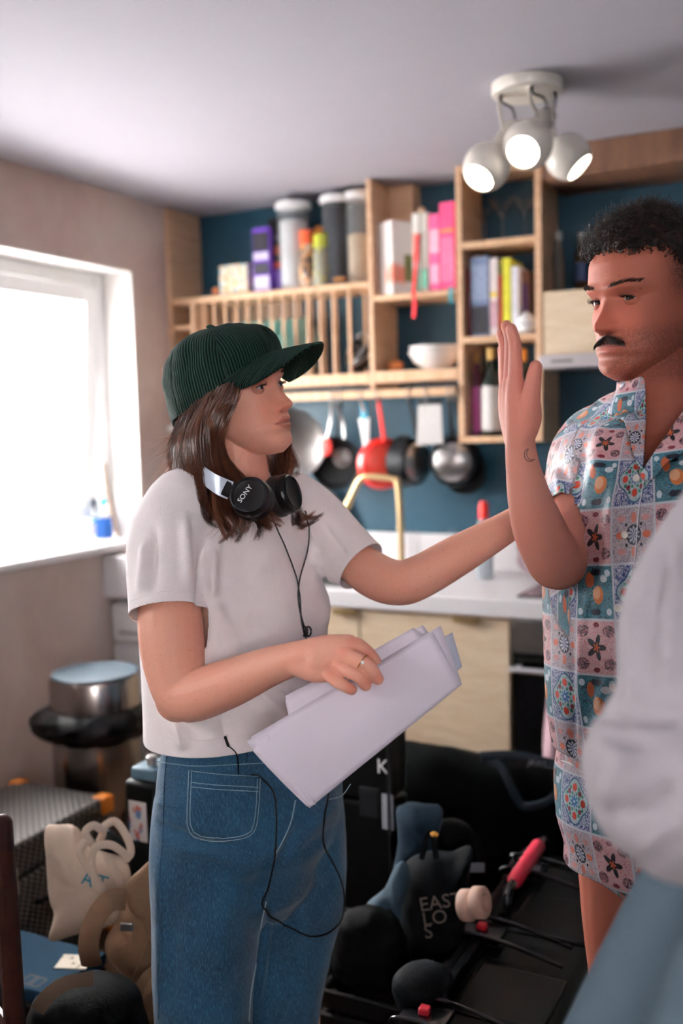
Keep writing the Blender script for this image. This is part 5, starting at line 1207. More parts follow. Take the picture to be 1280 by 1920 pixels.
# cloth folds
Pp = proj(TV); Nn = normals(TV, TF)
def fold(px0, py0, px1, py1, width, amp, soft=.25):
    """a crease line in the cloth from one point to another, fading at its ends"""
    a = np.array([px0, py0], float); b_ = np.array([px1, py1], float); d_ = b_-a; L_ = np.linalg.norm(d_); d_ /= L_; q = Pp[:, :2]-a; t_ = q @ d_/L_; s = q @ np.array([-d_[1], d_[0]])
    return amp*np.exp(-(s/width)**2)*sm(t_, -.05, soft)*(1-sm(t_, 1-soft, 1.05))
D = np.zeros(len(TV))
for a in ((385, 1010, 372, 1150, 9, -.006), (400, 1030, 396, 1130, 10, .006), (396, 1120, 455, 1260, 14, .006), (405, 1150, 480, 1330, 12, -.005), (300, 1260, 420, 1370, 16, .007), (290, 1310, 380, 1390, 10, -.005), (520, 1010, 470, 1090, 16, .004), (600, 1010, 560, 1100, 14, -.005), (625, 1060, 600, 1190, 10, .004), (270, 1010, 262, 1120, 10, .005), (290, 980, 282, 1110, 8, -.004), (345, 960, 350, 1100, 9, .004), (440, 1260, 560, 1380, 14, .006), (470, 1250, 600, 1330, 10, -.005), (330, 1340, 345, 1405, 10, .004), (410, 1340, 430, 1410, 9, -.004), (500, 1350, 510, 1410, 9, .004), (600, 965, 650, 1050, 9, -.005), (560, 960, 600, 1020, 10, .005)):
    D += fold(*a)
D += np.array([mnoise.noise(Vector((v[0]*9, v[1]*9, v[2]*5)))*.0045 for v in TV])
TV = TV+Nn*(D*2.4)[:, None]
tKeep = bvh(np.array([v[:] for v in tors.v]), tors.f)
def seg(a, b_): return (W(*b_)-W(*a))
for c_, d_, r_ in ((W(312, 1152, 1.605), seg((309, 1080, 1.63), (312, 1150, 1.605)), .0735), (W(677, 1062, 1.785), seg((640, 1030, 1.81), (676, 1061, 1.785)), .062), (Vector((W(459, 1410, 1.77).x, W(459, 1410, 1.77).y, W(400, 1406, 1.64).z)), Vector((0, 0, -1)), .4)):
    TV, TF = cut_plane(TV, TF, c_, d_, r_, None if r_ > .3 else tKeep, .4 if r_ > .3 else .12)
TSM = mat('white_jersey', 'efe6e6', .85, var=.03, vscale=20, bump=.0006, bscale=700, sheen=.2)
tsh = obj('t_shirt', npB(TV, TF), TSM, wo, label='plain white cropped T-shirt', smooth=80, solid=.0016)
tT = bvh(TV, TF)
obj('hem_seam', line_on(tT, [(296, 1372), (350, 1388), (420, 1384), (480, 1374)], .0008, .0007), TSM, tsh)
obj('side_seam', line_on(tT, [(352, 1352), (356, 1380), (357, 1408)], .0006, .0009), TSM, tsh)
obj('sleeve_seam', line_on(tT, [(244, 1128), (290, 1112), (340, 1108), (380, 1118)], .0008, .0007), TSM, tsh)
# ---------------------------------------------------------------- jeans
hips = rings([(464, 1330, 1.775, .160, .112), (468, 1400, 1.778, .172, .124), (468, 1450, 1.78, .184, .130), (470, 1520, 1.785, .190, .134), (472, 1580, 1.79, .178, .128), (474, 1620, 1.79, .14, .11)], 43, 1, 56, 40)
nl = [(392, 1500, 1.745, .100), (388, 1560, 1.735, .101), (386, 1650, 1.73, .0975), (384, 1760, 1.735, .092), (381, 1860, 1.74, .0875), (380, 1960, 1.745, .086)]
fl = [(550, 1500, 1.845, .094), (560, 1580, 1.85, .090), (560, 1680, 1.855, .084), (545, 1780, 1.855, .078), (528, 1880, 1.855, .074), (520, 1980, 1.855, .073)]
def leg(chain, rfoot):
    pts = [W(*c[:3]) for c in chain]; rad = [(c[3], c[3]) for c in chain]; p = pts[-1]; pts += [Vector((p.x, p.y, .24)), Vector((p.x, p.y, .03))]; rad += [(rfoot, rfoot)]*2
    return B().tube(pts, rad, 32, 60, dome=2)
JV, JF = remesh([hips, leg(nl, .088), leg(fl, .085)], .0062, 5)
Pp = proj(JV); Nn = normals(JV, JF); D = np.zeros(len(JV))
for a in ((300, 1560, 480, 1600, 10, -.006), (320, 1590, 460, 1612, 9, .005), (290, 1500, 345, 1520, 8, .005), (288, 1540, 350, 1570, 8, -.005), (640, 1500, 570, 1560, 10, .005), (650, 1540, 560, 1600, 9, -.004), (500, 1600, 470, 1700, 12, -.004), (600, 1700, 520, 1800, 14, .005), (620, 1640, 540, 1740, 14, -.005), (420, 1660, 430, 1860, 18, .004), (330, 1640, 320, 1900, 16, -.004), (300, 1620, 300, 1900, 9, .004), (565, 1545, 520, 1625, 7, -.008), (515, 1640, 480, 1900, 6, -.006)):
    D += fold(*a)
D += np.array([mnoise.noise(Vector((v[0]*10, v[1]*10, v[2]*6)))*.004+mnoise.noise(Vector((v[0]*30, v[1]*30, v[2]*18)))*.0012 for v in JV])
JV = JV+Nn*(D*1.35)[:, None]
def denim():
    m, t, b = newmat('blue_denim'); co = t.coord(); x, y, z = t.xyz(co)
    n = t.noise(co, 7, 4, .6); n2 = t.noise(t.scl(co, (1, 1, .12)), 900, 2, .6); n3 = t.noise(co, 600, 2, .6)
    c = t.mix(t.step(n, .3, .7), lin('10344e'), lin('1b4d6b')); c = t.mix(t.step(n2, .45, .7)*.45, c, lin('4f87a8')); c = t.mix(t.step(n3, .55, .75)*.35, c, lin('173a56'))
    t.put(b.inputs['Base Color'], c); b.inputs['Roughness'].default_value = .85; b.inputs['Sheen Weight'].default_value = .15
    t.put(b.inputs['Normal'], t.bump(n2*.6+n3*.4, .0006)); return m
DEN = denim()
jn = obj('jeans', npB(JV, JF), DEN, wo, label='blue wide-leg jeans', smooth=80)
tJ = bvh(JV, JF)
STI = mat('denim_stitching', '8fa6b4', .8); STD = mat('denim_edge', '1a3348', .85)
pk = obj('patch_pocket', poly_patch(tJ, [(357, 1441), (380, 1446), (420, 1451), (460, 1454), (486, 1454), (486, 1480), (483, 1520), (478, 1552), (462, 1568), (430, 1574), (395, 1573), (366, 1566), (352, 1548), (352, 1510), (354, 1475)], .0035, 60, 10), DEN, jn, smooth=60, solid=.003)
for off in (0, 5):
    o_ = off
    obj('stitching', line_on(tJ, [(357+o_, 1443+o_*.4), (355+o_, 1480), (353+o_, 1530), (356+o_, 1552-o_*.5), (368+o_*.5, 1565-o_), (400, 1572-o_), (440, 1572-o_), (466-o_*.5, 1565-o_), (477-o_, 1550-o_*.5), (482-o_, 1515), (485-o_, 1458+o_*.4)], .0056, .0006, 5, 60), STI, jn, smooth=0)
for y_ in (1455, 1475, 1483): obj('stitching', line_on(tJ, [(360, y_-10 if y_ < 1470 else y_-8), (420, y_-3), (482, y_)], .0056, .0006, 5, 30), STI, jn, smooth=0)
obj('side_seam', line_on(tJ, [(313, 1415), (308, 1480), (306, 1560), (300, 1650), (300, 1780), (298, 1910)], .001, .0011, 6, 40), DEN, jn)
obj('fly_seam', line_on(tJ, [(553, 1500), (545, 1540), (530, 1575), (516, 1600)], .001, .0011, 6, 30), STI, jn)
obj('inseam', line_on(tJ, [(498, 1690), (488, 1740), (480, 1800), (470, 1860), (466, 1915)], .001, .0012, 6, 40), STI, jn)
obj('far_pocket_stitching', line_on(tJ, [(612, 1500), (640, 1492), (657, 1470)], .001, .0008, 5, 20), STI, jn)
obj('belt_loop', poly_patch(tJ, [(461, 1400), (474, 1400), (474, 1428), (461, 1428)], .005, 16, 3, curved=False), DEN, jn, solid=.003)
obj('waistband_seam', line_on(tJ, [(296, 1428), (360, 1436), (430, 1434), (500, 1430)], .0012, .0007, 5, 30), STI, jn)
for cx_, d_ in ((381, 1.745), (520, 1.855)):
    p = W(cx_, 1960, d_); sh = obj('shoe', B().tube([Vector((p.x, p.y, .045))-(CRH-CFH)*.03, Vector((p.x, p.y, .045))+(CRH-CFH)*.06, Vector((p.x, p.y, .035))+(CRH-CFH)*.13], [(.042, .043), (.046, .038), (.034, .022)], 16, 16, dome=4, up=UPV), mat('white_trainer', 'd9d5d0', .6), wo, smooth=60)
    obj('sole', B().tube([Vector((p.x, p.y, .012))-(CRH-CFH)*.04, Vector((p.x, p.y, .012))+(CRH-CFH)*.15], [(.044, .011), (.038, .011)], 16, 10, dome=3, up=UPV), WHITE, sh)
# ---------------------------------------------------------------- cap (worn, sits on the head)
def cord_mat(name, c1, c2):
    m, t, b = newmat(name); uv = t.coord('UV'); x, y, z = t.xyz(uv)
    n = t.noise(t.coord(), 120, 2, .5)
    f = (x*6.2832+n*.6).sin()*.5+.5
    t.put(b.inputs['Base Color'], t.mix(t.step(f, .15, .8), lin(c1), lin(c2))); b.inputs['Roughness'].default_value = .9; b.inputs['Sheen Weight'].default_value = .04; b.inputs['Specular IOR Level'].default_value = .15
    t.put(b.inputs['Normal'], t.bump(f, .0024)); return m
CORD = cord_mat('green_corduroy', '05130f', '1c4136')
cp_ = thing('corduroy_cap', 'dark green corduroy baseball cap worn above the headphones', 'cap', WM @ Vector((-.02, 0, .03)))
# crown: six panels with slight seam grooves
def band(t):      # lower edge height around the head (t=0 front)
    return -.022+.074*((1+math.cos(t))/2)**1.7
nu_, nv_ = 192, 44
cb_ = B(); uvs = []
for j in range(nv_):
    v = j/(nv_-1)
    for i in range(nu_+1):
        t = 2*math.pi*i/nu_; zb = band(t); ztop = .124
        a = v*math.pi/2
        rx_, ry_ = (.112 if math.cos(t) > 0 else .128), .088
        puff = 1+.05*math.sin(v*math.pi)
        cx0 = -.008-.012*v
        sh = math.cos(a)**.72*puff if v < 1 else 0
        x = cx0+rx_*math.cos(t)*sh; y = ry_*math.sin(t)*sh; z = zb+(ztop-zb)*math.sin(a)**.9
        seam = min(abs(((t/(2*math.pi)*6+.0) % 1)-.0), abs(((t/(2*math.pi)*6) % 1)-1)); k = 1-.018*math.exp(-(seam/.035)**2)*math.cos(a)
        p = Vector((cx0+(x-cx0)*k, y*k, z)); n_ = mnoise.noise(p*26)*.004+mnoise.noise(p*60)*.0015; p += Vector((p.x, p.y, p.z*.4)).normalized()*n_*min(1, v*4)
        cb_.v.append(WM @ p)
        # cords run from band to crown: local panel angle
        lp = ((t/(2*math.pi)*6) % 1)-.5
        uvs.append((lp*.100*sh/.0046, v))
for j in range(nv_-1):
    for i in range(nu_): a = j*(nu_+1)+i; cb_.f.append((a, a+1, a+nu_+2, a+nu_+1))
cb_.uv = uvs
crown = obj('crown', cb_, CORD, cp_, smooth=80, solid=.002)
obj('top_button', B().sphere(WM @ Vector((-.02, 0, .127)), (.008, .008, .004), 14, 8), CORD, cp_)
# brim: arched peak
bb = B(); uvs = []; n1, n2 = 60, 30
for j in range(n2):
    v = j/(n2-1)
    for i in range(n1):
        u = -1+2*i/(n1-1); ang = u*math.radians(66)
        x0_, y0_ = -.008+.113*math.cos(ang), .089*math.sin(ang)
        L_ = .092*max(0, math.cos(ang*90/69))**.38
        x = x0_+L_*v*(.95); y = y0_*(1-.08*v)
        z = band(ang)+.003+.018-.36*abs(y)**1.75*10**.0*2.2+.006*v-.020*v*v
        z = band(0)+.004-(4.6+4.2*v)*y*y-.004*v*v
        bb.v.append(WM @ Vector((x, y, z))); uvs.append(((x*.25+L_*v)/.0046, u))
for j in range(n2-1):
    for i in range(n1-1): a = j*n1+i; bb.f.append((a, a+1, a+n1+1, a+n1))
bb.uv = uvs
obj('brim', bb, CORD, cp_, smooth=80, solid=.0035)
obj('back_strap', B().tube([WM @ Vector(p) for p in ((-.11, -.05, -.012), (-.128, -.03, -.02), (-.135, -.015, -.032))], [(.002, .009)]*3, 8, 12), CORD, cp_)
# ---------------------------------------------------------------- hair
HAIR = hair_mat('brown_hair', '3d2219', '4e2d21', .4); HAIRS = strand_mat('brown_hair_strands')
def GP(*pts): return np.array([W(*p) for p in pts])
near = [GP((447, 716, 1.655), (438, 748, 1.648), (418, 785, 1.645), (411, 820, 1.645), (425, 860, 1.64), (455, 900, 1.63), (492, 950, 1.615), (525, 982, 1.61)),
        GP((432, 722, 1.652), (415, 755, 1.645), (400, 790, 1.642), (398, 835, 1.64), (414, 880, 1.635), (445, 925, 1.62), (480, 970, 1.605), (505, 998, 1.605)),
        GP((415, 730, 1.652), (398, 765, 1.645), (392, 805, 1.64), (400, 850, 1.635), (420, 900, 1.63), (440, 950, 1.61), (455, 985, 1.60), (438, 1018, 1.60)),
        GP((395, 742, 1.66), (378, 780, 1.65), (370, 820, 1.645), (375, 865, 1.64), (392, 915, 1.63), (402, 955, 1.615), (425, 990, 1.60), (445, 1010, 1.60)),
        GP((372, 756, 1.68), (355, 795, 1.67), (345, 832, 1.665), (350, 870, 1.66), (370, 905, 1.65), (385, 940, 1.635), (400, 965, 1.62), (425, 985, 1.61)),
        GP((350, 770, 1.71), (335, 808, 1.70), (328, 842, 1.695), (333, 872, 1.69), (352, 900, 1.68), (370, 925, 1.665), (380, 950, 1.65), (395, 975, 1.64)),
        GP((345, 775, 1.76), (332, 812, 1.76), (326, 845, 1.76), (332, 872, 1.76), (350, 900, 1.755), (362, 925, 1.75), (372, 945, 1.745), (380, 960, 1.74))]
far = [GP((470, 790, 1.84), (480, 840, 1.85), (490, 880, 1.84), (495, 915, 1.82), (505, 945, 1.79), (515, 970, 1.765), (525, 990, 1.75), (535, 1000, 1.74)),
       GP((500, 790, 1.82), (508, 840, 1.83), (512, 880, 1.82), (510, 915, 1.80), (520, 945, 1.775), (535, 970, 1.755), (548, 990, 1.74), (566, 985, 1.735)),
       GP((520, 790, 1.80), (526, 830, 1.81), (528, 865, 1.81), (526, 900, 1.80), (530, 935, 1.775), (545, 965, 1.75), (562, 985, 1.735), (572, 968, 1.73)),
       GP((530, 800, 1.80), (540, 840, 1.81), (547, 870, 1.81), (544, 900, 1.80), (545, 930, 1.78), (555, 955, 1.76), (568, 970, 1.745), (580, 958, 1.74))]
def resamp(P_, k):
    q, _ = cat([Vector(p) for p in P_], [(0,)]*len(P_), k); return np.array([v[:] for v in q])
HC = [np.array(lin(x)) for x in ('3a2018', '55301f', '6d402c', '8a5940', '4a281c')]; tints = []
def make_hair(guides, count, k, wob, spread, clumps):
    G_ = [resamp(p, k) for p in guides]; out = []; n = len(G_); t_ = np.linspace(0, 1, k)
    def at_u(u):
        i = np.clip(u.astype(int), 0, n-2); f = (u-i)[:, None]; r_ = np.arange(k)
        return np.array([G_[a][b_]*(1-ff)+G_[a+1][b_]*ff for a, b_, ff in zip(i, r_, f)])
    cl = [dict(u=(q+.5+.6*(rng.random()-.5))/clumps*(n-1), ph=rng.random()*6.28, w=.5+rng.random(), lay=rng.random(), len=.62+.38*rng.random()**.6, c=HC[int(rng.random()*5)], fr=6+4*rng.random(), dx=rng.normal()*.006) for q in range(clumps)]
    for _ in range(count):
        c = cl[int(rng.random()*clumps)]; u0 = np.clip(c['u']+rng.normal()*.32, 0, n-1.001); cv = sm(t_, .1, .9)*.78
        u = np.clip(u0*(1-cv)+c['u']*cv, 0, n-1.001); P_ = at_u(u)
        P_ = P_+np.outer(np.sin(t_*c['fr']+c['ph'])*t_**.8*.013*wob*c['w']+c['dx']*t_, np.array(CR))+np.outer(np.cos(t_*c['fr']*.9+c['ph'])*t_**.8*.009*wob*c['w'], np.array(CF))
        P_ = P_+(rng.normal(size=3)*spread)[None, :]*(1-.45*t_[:, None])+np.outer(.014*c['lay']*np.sin(np.clip(t_*1.4, 0, 1)*np.pi), np.array(CF))
        cut = max(5, int(k*min(1, c['len']+rng.random()*.08))); out.append(P_[:cut]); tints.append(c['c']*(.5+.45*rng.random()))
    return out
hs = make_hair(near, 3600, 22, 1.0, .0030, 64)+make_hair(far, 1100, 20, 1.0, .003, 22)
# flyaway wisps at the back, lit by the window
for _ in range(46):
    a = W(338+rng.normal()*8, 800+rng.random()*70, 1.71+rng.random()*.05); q = np.array(a); L_ = .03+.05*rng.random()
    t_ = np.linspace(0, 1, 10); d_ = -np.array(CR)*(.3+.7*rng.random())-np.array(CU)*(.2+.8*rng.random())
    hs.append(q+np.outer(t_, d_)*L_+np.outer(t_**2, np.array(CU))*(rng.random()-.6)*.03)
for _ in range(14):   # loose ends over the shoulder
    a = np.array(W(395+rng.random()*40, 960+rng.random()*25, 1.60)); t_ = np.linspace(0, 1, 10); hs.append(a+np.outer(t_, -np.array(CU)*.03-np.array(CR)*(rng.random()-.4)*.05)+np.outer(np.sin(t_*3), np.array(CR))*.008)
tints += [HC[3]*1.4]*(len(hs)-len(tints)); hb_ = strands(hs, .00052, 3, True, tints); ho_ = obj('hair', hb_, HAIRS, wo, label='long wavy brown hair', smooth=0); color_attr(ho_, hb_.cols)
# scalp volume under the strands so the head never shows through
def vol(guides, k, w, dd):
    G_ = [resamp(p, k) for p in guides]; b = B(); n = len(G_)
    b.grid(lambda u, v: Vector((lambda U: G_[min(int(U), n-2)]*(1-(U-min(int(U), n-2)))+G_[min(int(U), n-2)+1]*(U-min(int(U), n-2)))(u*(n-1))[min(int(v*(k-1)+.5), k-1)])+CF*dd, 24, k); return b
obj('hair_underlayer', vol([p[:6] for p in near], 20, .02, .018), HAIR, wo, smooth=60, solid=.012)
obj('hair_underlayer', vol([p[:6] for p in far], 18, .02, .012), HAIR, wo, smooth=60, solid=.010)
# ---------------------------------------------------------------- headphones round the neck
hp = thing('headphones', 'black over-ear headphones with a silver band worn round the neck', 'headphones', W(480, 985, 1.60))
HBK = mat('headphone_black', '0c0c0e', .35, var=.1); PAD = mat('leatherette', '141315', .5, bump=.0008, bscale=300); SIL = mat('silver_band', 'b9c3d2', .35, .3, var=.04)
def cup(c, axis, r, lab=None, upv=UPV):
    axis = axis.normalized()
    # local z = axis (outer face)
    x = upv.cross(axis).normalized(); y = axis.cross(x); M = Matrix.Translation(c) @ Matrix((x, y, axis)).transposed().to_4x4()
    s = part('ear_cup', B().lathe([(r*.9, -.006), (r, -.003), (r, .006), (r*.93, .012), (r*.85, .0135), (r*.80, .0125), (.002, .0125)], M, 44), HBK, hp, smooth=45)
    part('rim_ring', B().lathe([(r*.84, .0135), (r*.86, .0150), (r*.80, .0150), (r*.78, .0130)], M, 44, False), mat('graphite_ring', '34363b', .25, .7), s, smooth=45)
    part('ear_pad', B().lathe([(r*.55, -.010), (r*.7, -.026), (r*.92, -.026), (r*1.05, -.018), (r*1.05, -.010), (r*.95, -.004)], M, 44), PAD, s, smooth=60)
    return M, s
cd = 1.585
axn = (-CFH*.88-CRH*.18+UPV*.38)
MN, sN = cup(W(470, 933, cd), axn, PR(39, cd))
axf = (CRH*.80-CFH*.32+UPV*.22)
MF, sF = cup(W(536, 927, 1.655), axf, PR(38, 1.655))
text('brand_print', 'SONY', .012, MN @ Matrix.Translation((-.006, .002, .0128)) @ Matrix.Rotation(math.radians(57), 4, 'Z'), mat('white_print', 'e8e8ea', .5), sN)
bandp = [W(455, 928, 1.585), W(432, 920, 1.588), W(404, 907, 1.60), W(380, 890, 1.645), W(368, 880, 1.74), W(405, 888, 1.85), W(455, 895, 1.87), (W(510, 908, 1.80)), W(535, 920, 1.70)]
def band_ribbon(pts, w, th, m, name, res=50): return part(name, B().tube(pts, [(th, w)]*len(pts), 10, res, up=UPV*.9+CF*.1), m, hp)
band_ribbon(bandp[:2]+[W(420, 914, 1.59)], .0125, .003, HBK, 'arm_cover')
band_ribbon(bandp[1:6], .0155, .0016, SIL, 'head_band')
band_ribbon(bandp[5:], .0125, .0022, HBK, 'arm_cover')
# cable: two leads joining at a small knot, then down behind the hand
CAB = mat('black_cable', '0d0d0f', .5)
def lead(pts, off=.0035, res=40, r=.0013): return line_on(tT, pts, off, r, 6, res, 1.62)
part('cable', lead([(505, 965), (520, 1000), (545, 1060), (558, 1110), (562, 1160), (568, 1192)]), CAB, hp)
part('cable', lead([(570, 960), (577, 985), (573, 1030), (560, 1080), (556, 1120), (563, 1160), (573, 1190)]), CAB, hp)
kc, kn_ = cast(tT, 570, 1184, .005)
for dx in (-.003, .003):
    c_ = kc+CR*dx; part('cable_knot', B().tube([c_+(CR*math.cos(a)*.005+CU*math.sin(a)*.008) for a in np.linspace(0, 6.2, 14)], .0018, 6, 30), CAB, hp)
part('cable', lead([(570, 1190), (574, 1220), (582, 1278), (586, 1300)]), CAB, hp)
# ---------------------------------------------------------------- transmitter lead in the pocket
mc = thing('lapel_microphone', 'thin black antenna and cable looping out of the jeans pocket', 'microphone', W(450, 1460, 1.64))
part('antenna', B().tube([cast(tJ, 446, 1450, .006)[0], cast(tT, 440, 1412, .012)[0], cast(tT, 434, 1392, .014)[0]], .0011, 6, 20), CAB, mc)
part('antenna_tip', B().tube([cast(tT, 434, 1392, .014)[0], cast(tT, 429, 1376, .014)[0]], .0023, 8, dome=2), CAB, mc)
part('cable', line_on(tJ, [(470, 1452), (492, 1462), (512, 1490), (516, 1550), (512, 1610), (500, 1665), (490, 1690), (500, 1708), (530, 1730), (560, 1746), (585, 1754), (612, 1748), (635, 1726), (642, 1690), (636, 1650), (618, 1610), (603, 1580), (604, 1540), (611, 1495), (612, 1470)], .004, .0016, 6, 110, 1.78), CAB, mc)
# ---------------------------------------------------------------- the script pages in her hand
PAP = mat('white_paper', 'cfc6d2', .75, var=.02)
def sheet(name, tl, tr, br, bl, lab, bow=.0, curl=0, group='script pages', d=None, parent=None, m=PAP):
    """corners (px,py,depth); bow lifts the middle towards the camera"""
    P4 = [W(*p) for p in (tl, tr, br, bl)]
    nrm = ((P4[1]-P4[0]).cross(P4[3]-P4[0])).normalized()
    if nrm.dot(CF) > 0: nrm = -nrm
    def fn(u, v):
        v = 1-v
        p = (P4[0]*(1-u)+P4[1]*u)*(1-v)+(P4[3]*(1-u)+P4[2]*u)*v
        return p+nrm*(bow*math.sin(v*math.pi)+curl*u*u*(1-v)+.0012*math.sin(u*9+v*4))
    return obj(name, B().grid(fn, 26, 16), m, parent, lab if parent is None else None, 'paper' if parent is None else None, group if parent is None else None, solid=.0007, smooth=60)
sheet('script_page', (462, 1390, 1.445), (812, 1185, 1.425), (866, 1283, 1.405), (580, 1515, 1.415), 'front folded script page nearest the camera under the ringed fingers', .010)
sheet('script_page', (470, 1382, 1.452), (826, 1173, 1.436), (864, 1276, 1.418), (572, 1500, 1.43), 'second script page just behind the front one, its tip showing', .010)
sheet('script_page', (535, 1312, 1.462), (775, 1177, 1.448), (856, 1262, 1.43), (575, 1480, 1.442), 'third script page with a corner sticking out by the wrist', .010)
sheet('script_page', (535, 1305, 1.468), (793, 1172, 1.456), (850, 1250, 1.442), (580, 1470, 1.45), 'fourth script page fanned at the top of the bundle', .010)
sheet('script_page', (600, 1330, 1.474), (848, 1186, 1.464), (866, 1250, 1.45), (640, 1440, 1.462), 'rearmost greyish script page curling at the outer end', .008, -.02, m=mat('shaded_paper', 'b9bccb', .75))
sheet('script_page', (474, 1408, 1.437), (500, 1376, 1.438), (592, 1508, 1.411), (575, 1512, 1.412), 'narrow turned-over edge of the folded script at the hip', .004)
# ring
rp = W(679, 1241, 1.402); ra = (W(690, 1250, 1.403)-W(668, 1234, 1.408)).normalized()
rg = thing('finger_ring', 'thin gold ring with a small clear stone', 'ring', rp)
xr_ = ra.orthogonal().normalized(); yr_ = ra.cross(xr_)
part('hoop', B().tube([rp+(xr_*math.cos(a)+yr_*math.sin(a))*.0114 for a in np.linspace(0, 2*math.pi, 24)], .0009, 6), mat('gold', 'd9a64a', .25, 1.0), rg)
part('stone', B().sphere(rp-CF*.0125+CU*.001, (.0026, .0026, .0026), 10, 8), mat('clear_stone', 'f4f4f6', .05, var=0), rg)
# ================================================================== the man
ma = thing('person', 'person in tile-print short-sleeved shirt and shorts, one hand raised', 'person', Vector((W(1230, 1900, 1.55).x, W(1230, 1900, 1.55).y, 0)))
MM = head_matrix(1140, 565, 1.52, 60, -4, 0, (.086, 0, 0), -1, 1.05)
hv, hf = head_local(True)
hw = npB(tx(MM, hv), hf)
e1 = ear_local(1); e1.v = [MM @ v for v in e1.v]; e2 = ear_local(-1); e2.v = [MM @ v for v in e2.v]
jaw = B().tube([MM @ Vector((.045, 0, -.085)), MM @ Vector((.010, 0, -.085)), MM @ Vector((-.02, 0, -.10))], [.024, .040, .048], 20, 12, dome=3)
neck = B().tube([MM @ Vector((-.030, 0, -.02)), MM @ Vector((-.026, 0, -.08)), W(1248, 760, 1.545), W(1262, 830, 1.55)], [.058, .058, .062, .085], 28, 24, dome=3)
th45 = math.radians(45); MFW = CRH*(-math.sin(th45))-CFH*math.cos(th45)
chest = rings([(1254, 790, 1.55, .085, .065), (1258, 850, 1.55, .14, .085), (1262, 940, 1.55, .15, .098), (1264, 1020, 1.55, .14, .10)], 45, -1)
adam = B().sphere(W(1205, 745, 1.49)-Vector((0, 0, .01)), (.014, .014, .018), 12, 8)
HV, HF = remesh([hw, e1, e2, jaw, neck, chest], .0019, 2)
rarm = limb([(1108, 835, 1.62, .046), (1090, 905, 1.595, .0445), (1070, 990, 1.545, .044), (1049, 1052, 1.51, .043), (1030, 1035, 1.492, .041), (1008, 985, 1.475, .0385), (991, 930, 1.455, .0315), (981, 880, 1.44, .0255), (976, 845, 1.432, .0225), (975, 825, 1.428, .0215)], 24, 60)
elb = B().sphere(W(1042, 1068, 1.515), .030, 14, 10)
def mf(pts, r0, r1): 
    k = len(pts); return B().tube([W(*p) for p in pts], [r0+(r1-r0)*i/(k-1) for i in range(k)], 14, 26, dome=4)
palm = [mf([(973, 830, 1.425), (968, 770, 1.415), (966, 715, 1.408)], .0195, .0128), mf([(970, 828, 1.435), (960, 770, 1.43), (957, 715, 1.428)], .019, .0125),
        mf([(968, 825, 1.445), (954, 770, 1.45), (950, 720, 1.45)], .018, .012), mf([(966, 825, 1.45), (952, 775, 1.465), (948, 730, 1.468)], .017, .0115),
        mf([(980, 815, 1.42), (992, 785, 1.405), (992, 755, 1.398)], .019, .0165)]
fing = [mf([(966, 722, 1.408), (966, 680, 1.402), (965, 645, 1.40), (958, 617, 1.40)], .0112, .0082), mf([(957, 720, 1.428), (958, 672, 1.423), (957, 634, 1.421), (949, 611, 1.421)], .0112, .0084),
        mf([(950, 722, 1.45), (948, 680, 1.447), (946, 648, 1.445), (940, 627, 1.445)], .0106, .008), mf([(948, 732, 1.468), (945, 700, 1.466), (944, 675, 1.465), (941, 655, 1.465)], .0098, .0074),
        mf([(992, 772, 1.398), (996, 738, 1.388), (1000, 710, 1.383), (1004, 688, 1.382)], .0148, .0095)]
AV, AF = remesh([rarm, elb, *palm], .0022, 8); AV, AF = remesh([npB(AV, AF), *fing], .0018, 2)
# far arm's counterpart hangs beside the body, out of frame
larm = limb([(1420, 830, 1.42, .056), (1450, 980, 1.40, .05), (1460, 1120, 1.39, .043), (1440, 1260, 1.36, .033), (1425, 1370, 1.34, .025), (1420, 1430, 1.33, .026), (1416, 1480, 1.33, .018)], 18, 40)
legs = []
for cx_, d_, dd in ((1180, 1.60, 0), (1330, 1.50, 0)):
    a = W(cx_, 1560, d_); b_ = W(cx_-2, 1720, d_); legs.append(B().tube([a, b_, (b_.x, b_.y, .50), (b_.x+.01, b_.y+.02, .28), (b_.x, b_.y+.01, .09)], [.085, .074, .055, .052, .036], 20, 40, dome=3))
    legs.append(B().tube([Vector((b_.x, b_.y, .045)), Vector((b_.x, b_.y, .04))+MFW*.16], [.042, .032], 14, 8, dome=3))
LV, LF = remesh([larm, *legs], .005, 3)
SKM = np.array(lin('a35d4a'))
cH = skin_cols_head(HV, MM, True, SKM); Lh = tx(MM.inverted(), HV); x, y, z = Lh.T; ay = np.abs(y)
nz_ = np.array([mnoise.noise(Vector(v)*700)*.5+.5 for v in HV])
st = sm(z, -.03, -.055)*sm(x, -.03, .0)*(1-.8*g(y, .02)*g(z+.066, .008))*(1-g(ay-.03, .014)*sm(z, -.06, -.045)*0)*sm(z, -.13, -.11)
st = st*(.18+.5*(nz_ > .45)); cH = cH*(1-.62*st[:, None])+np.array(lin('2e1c17'))*.62*st[:, None]
shade = sm(x, .055, .01)*sm(z, -.02, .03); fade = (shade*(.4+.5*(nz_ > .4)))[:, None]; cH = cH*(1-fade)+np.array(lin('1c1210'))*fade
mu = sm(-.0470-.0075*(ay/.026)**1.4-z, -.001, .001)*sm(z+.0580+.0105*(ay/.028)**1.4, -.001, .002)*sm(.029-ay, 0, .006)*(x > .06); cH = cH*(1-.72*mu[:, None])+np.array(lin('21130e'))*.72*mu[:, None]
for py_, pz_ in ((-.05, .012), (-.043, -.052), (-.028, .033)):
    m_ = np.exp(-(((y+py_)/.0011)**2+((z-pz_)/.0011)**2))[:, None]*(x > .02)[:, None]; cH = cH*(1-.7*m_)+np.array(lin('3a1d16'))*.7*m_
cA = np.tile(np.array(lin('c58574')), (len(AV), 1)); pr = proj(AV)
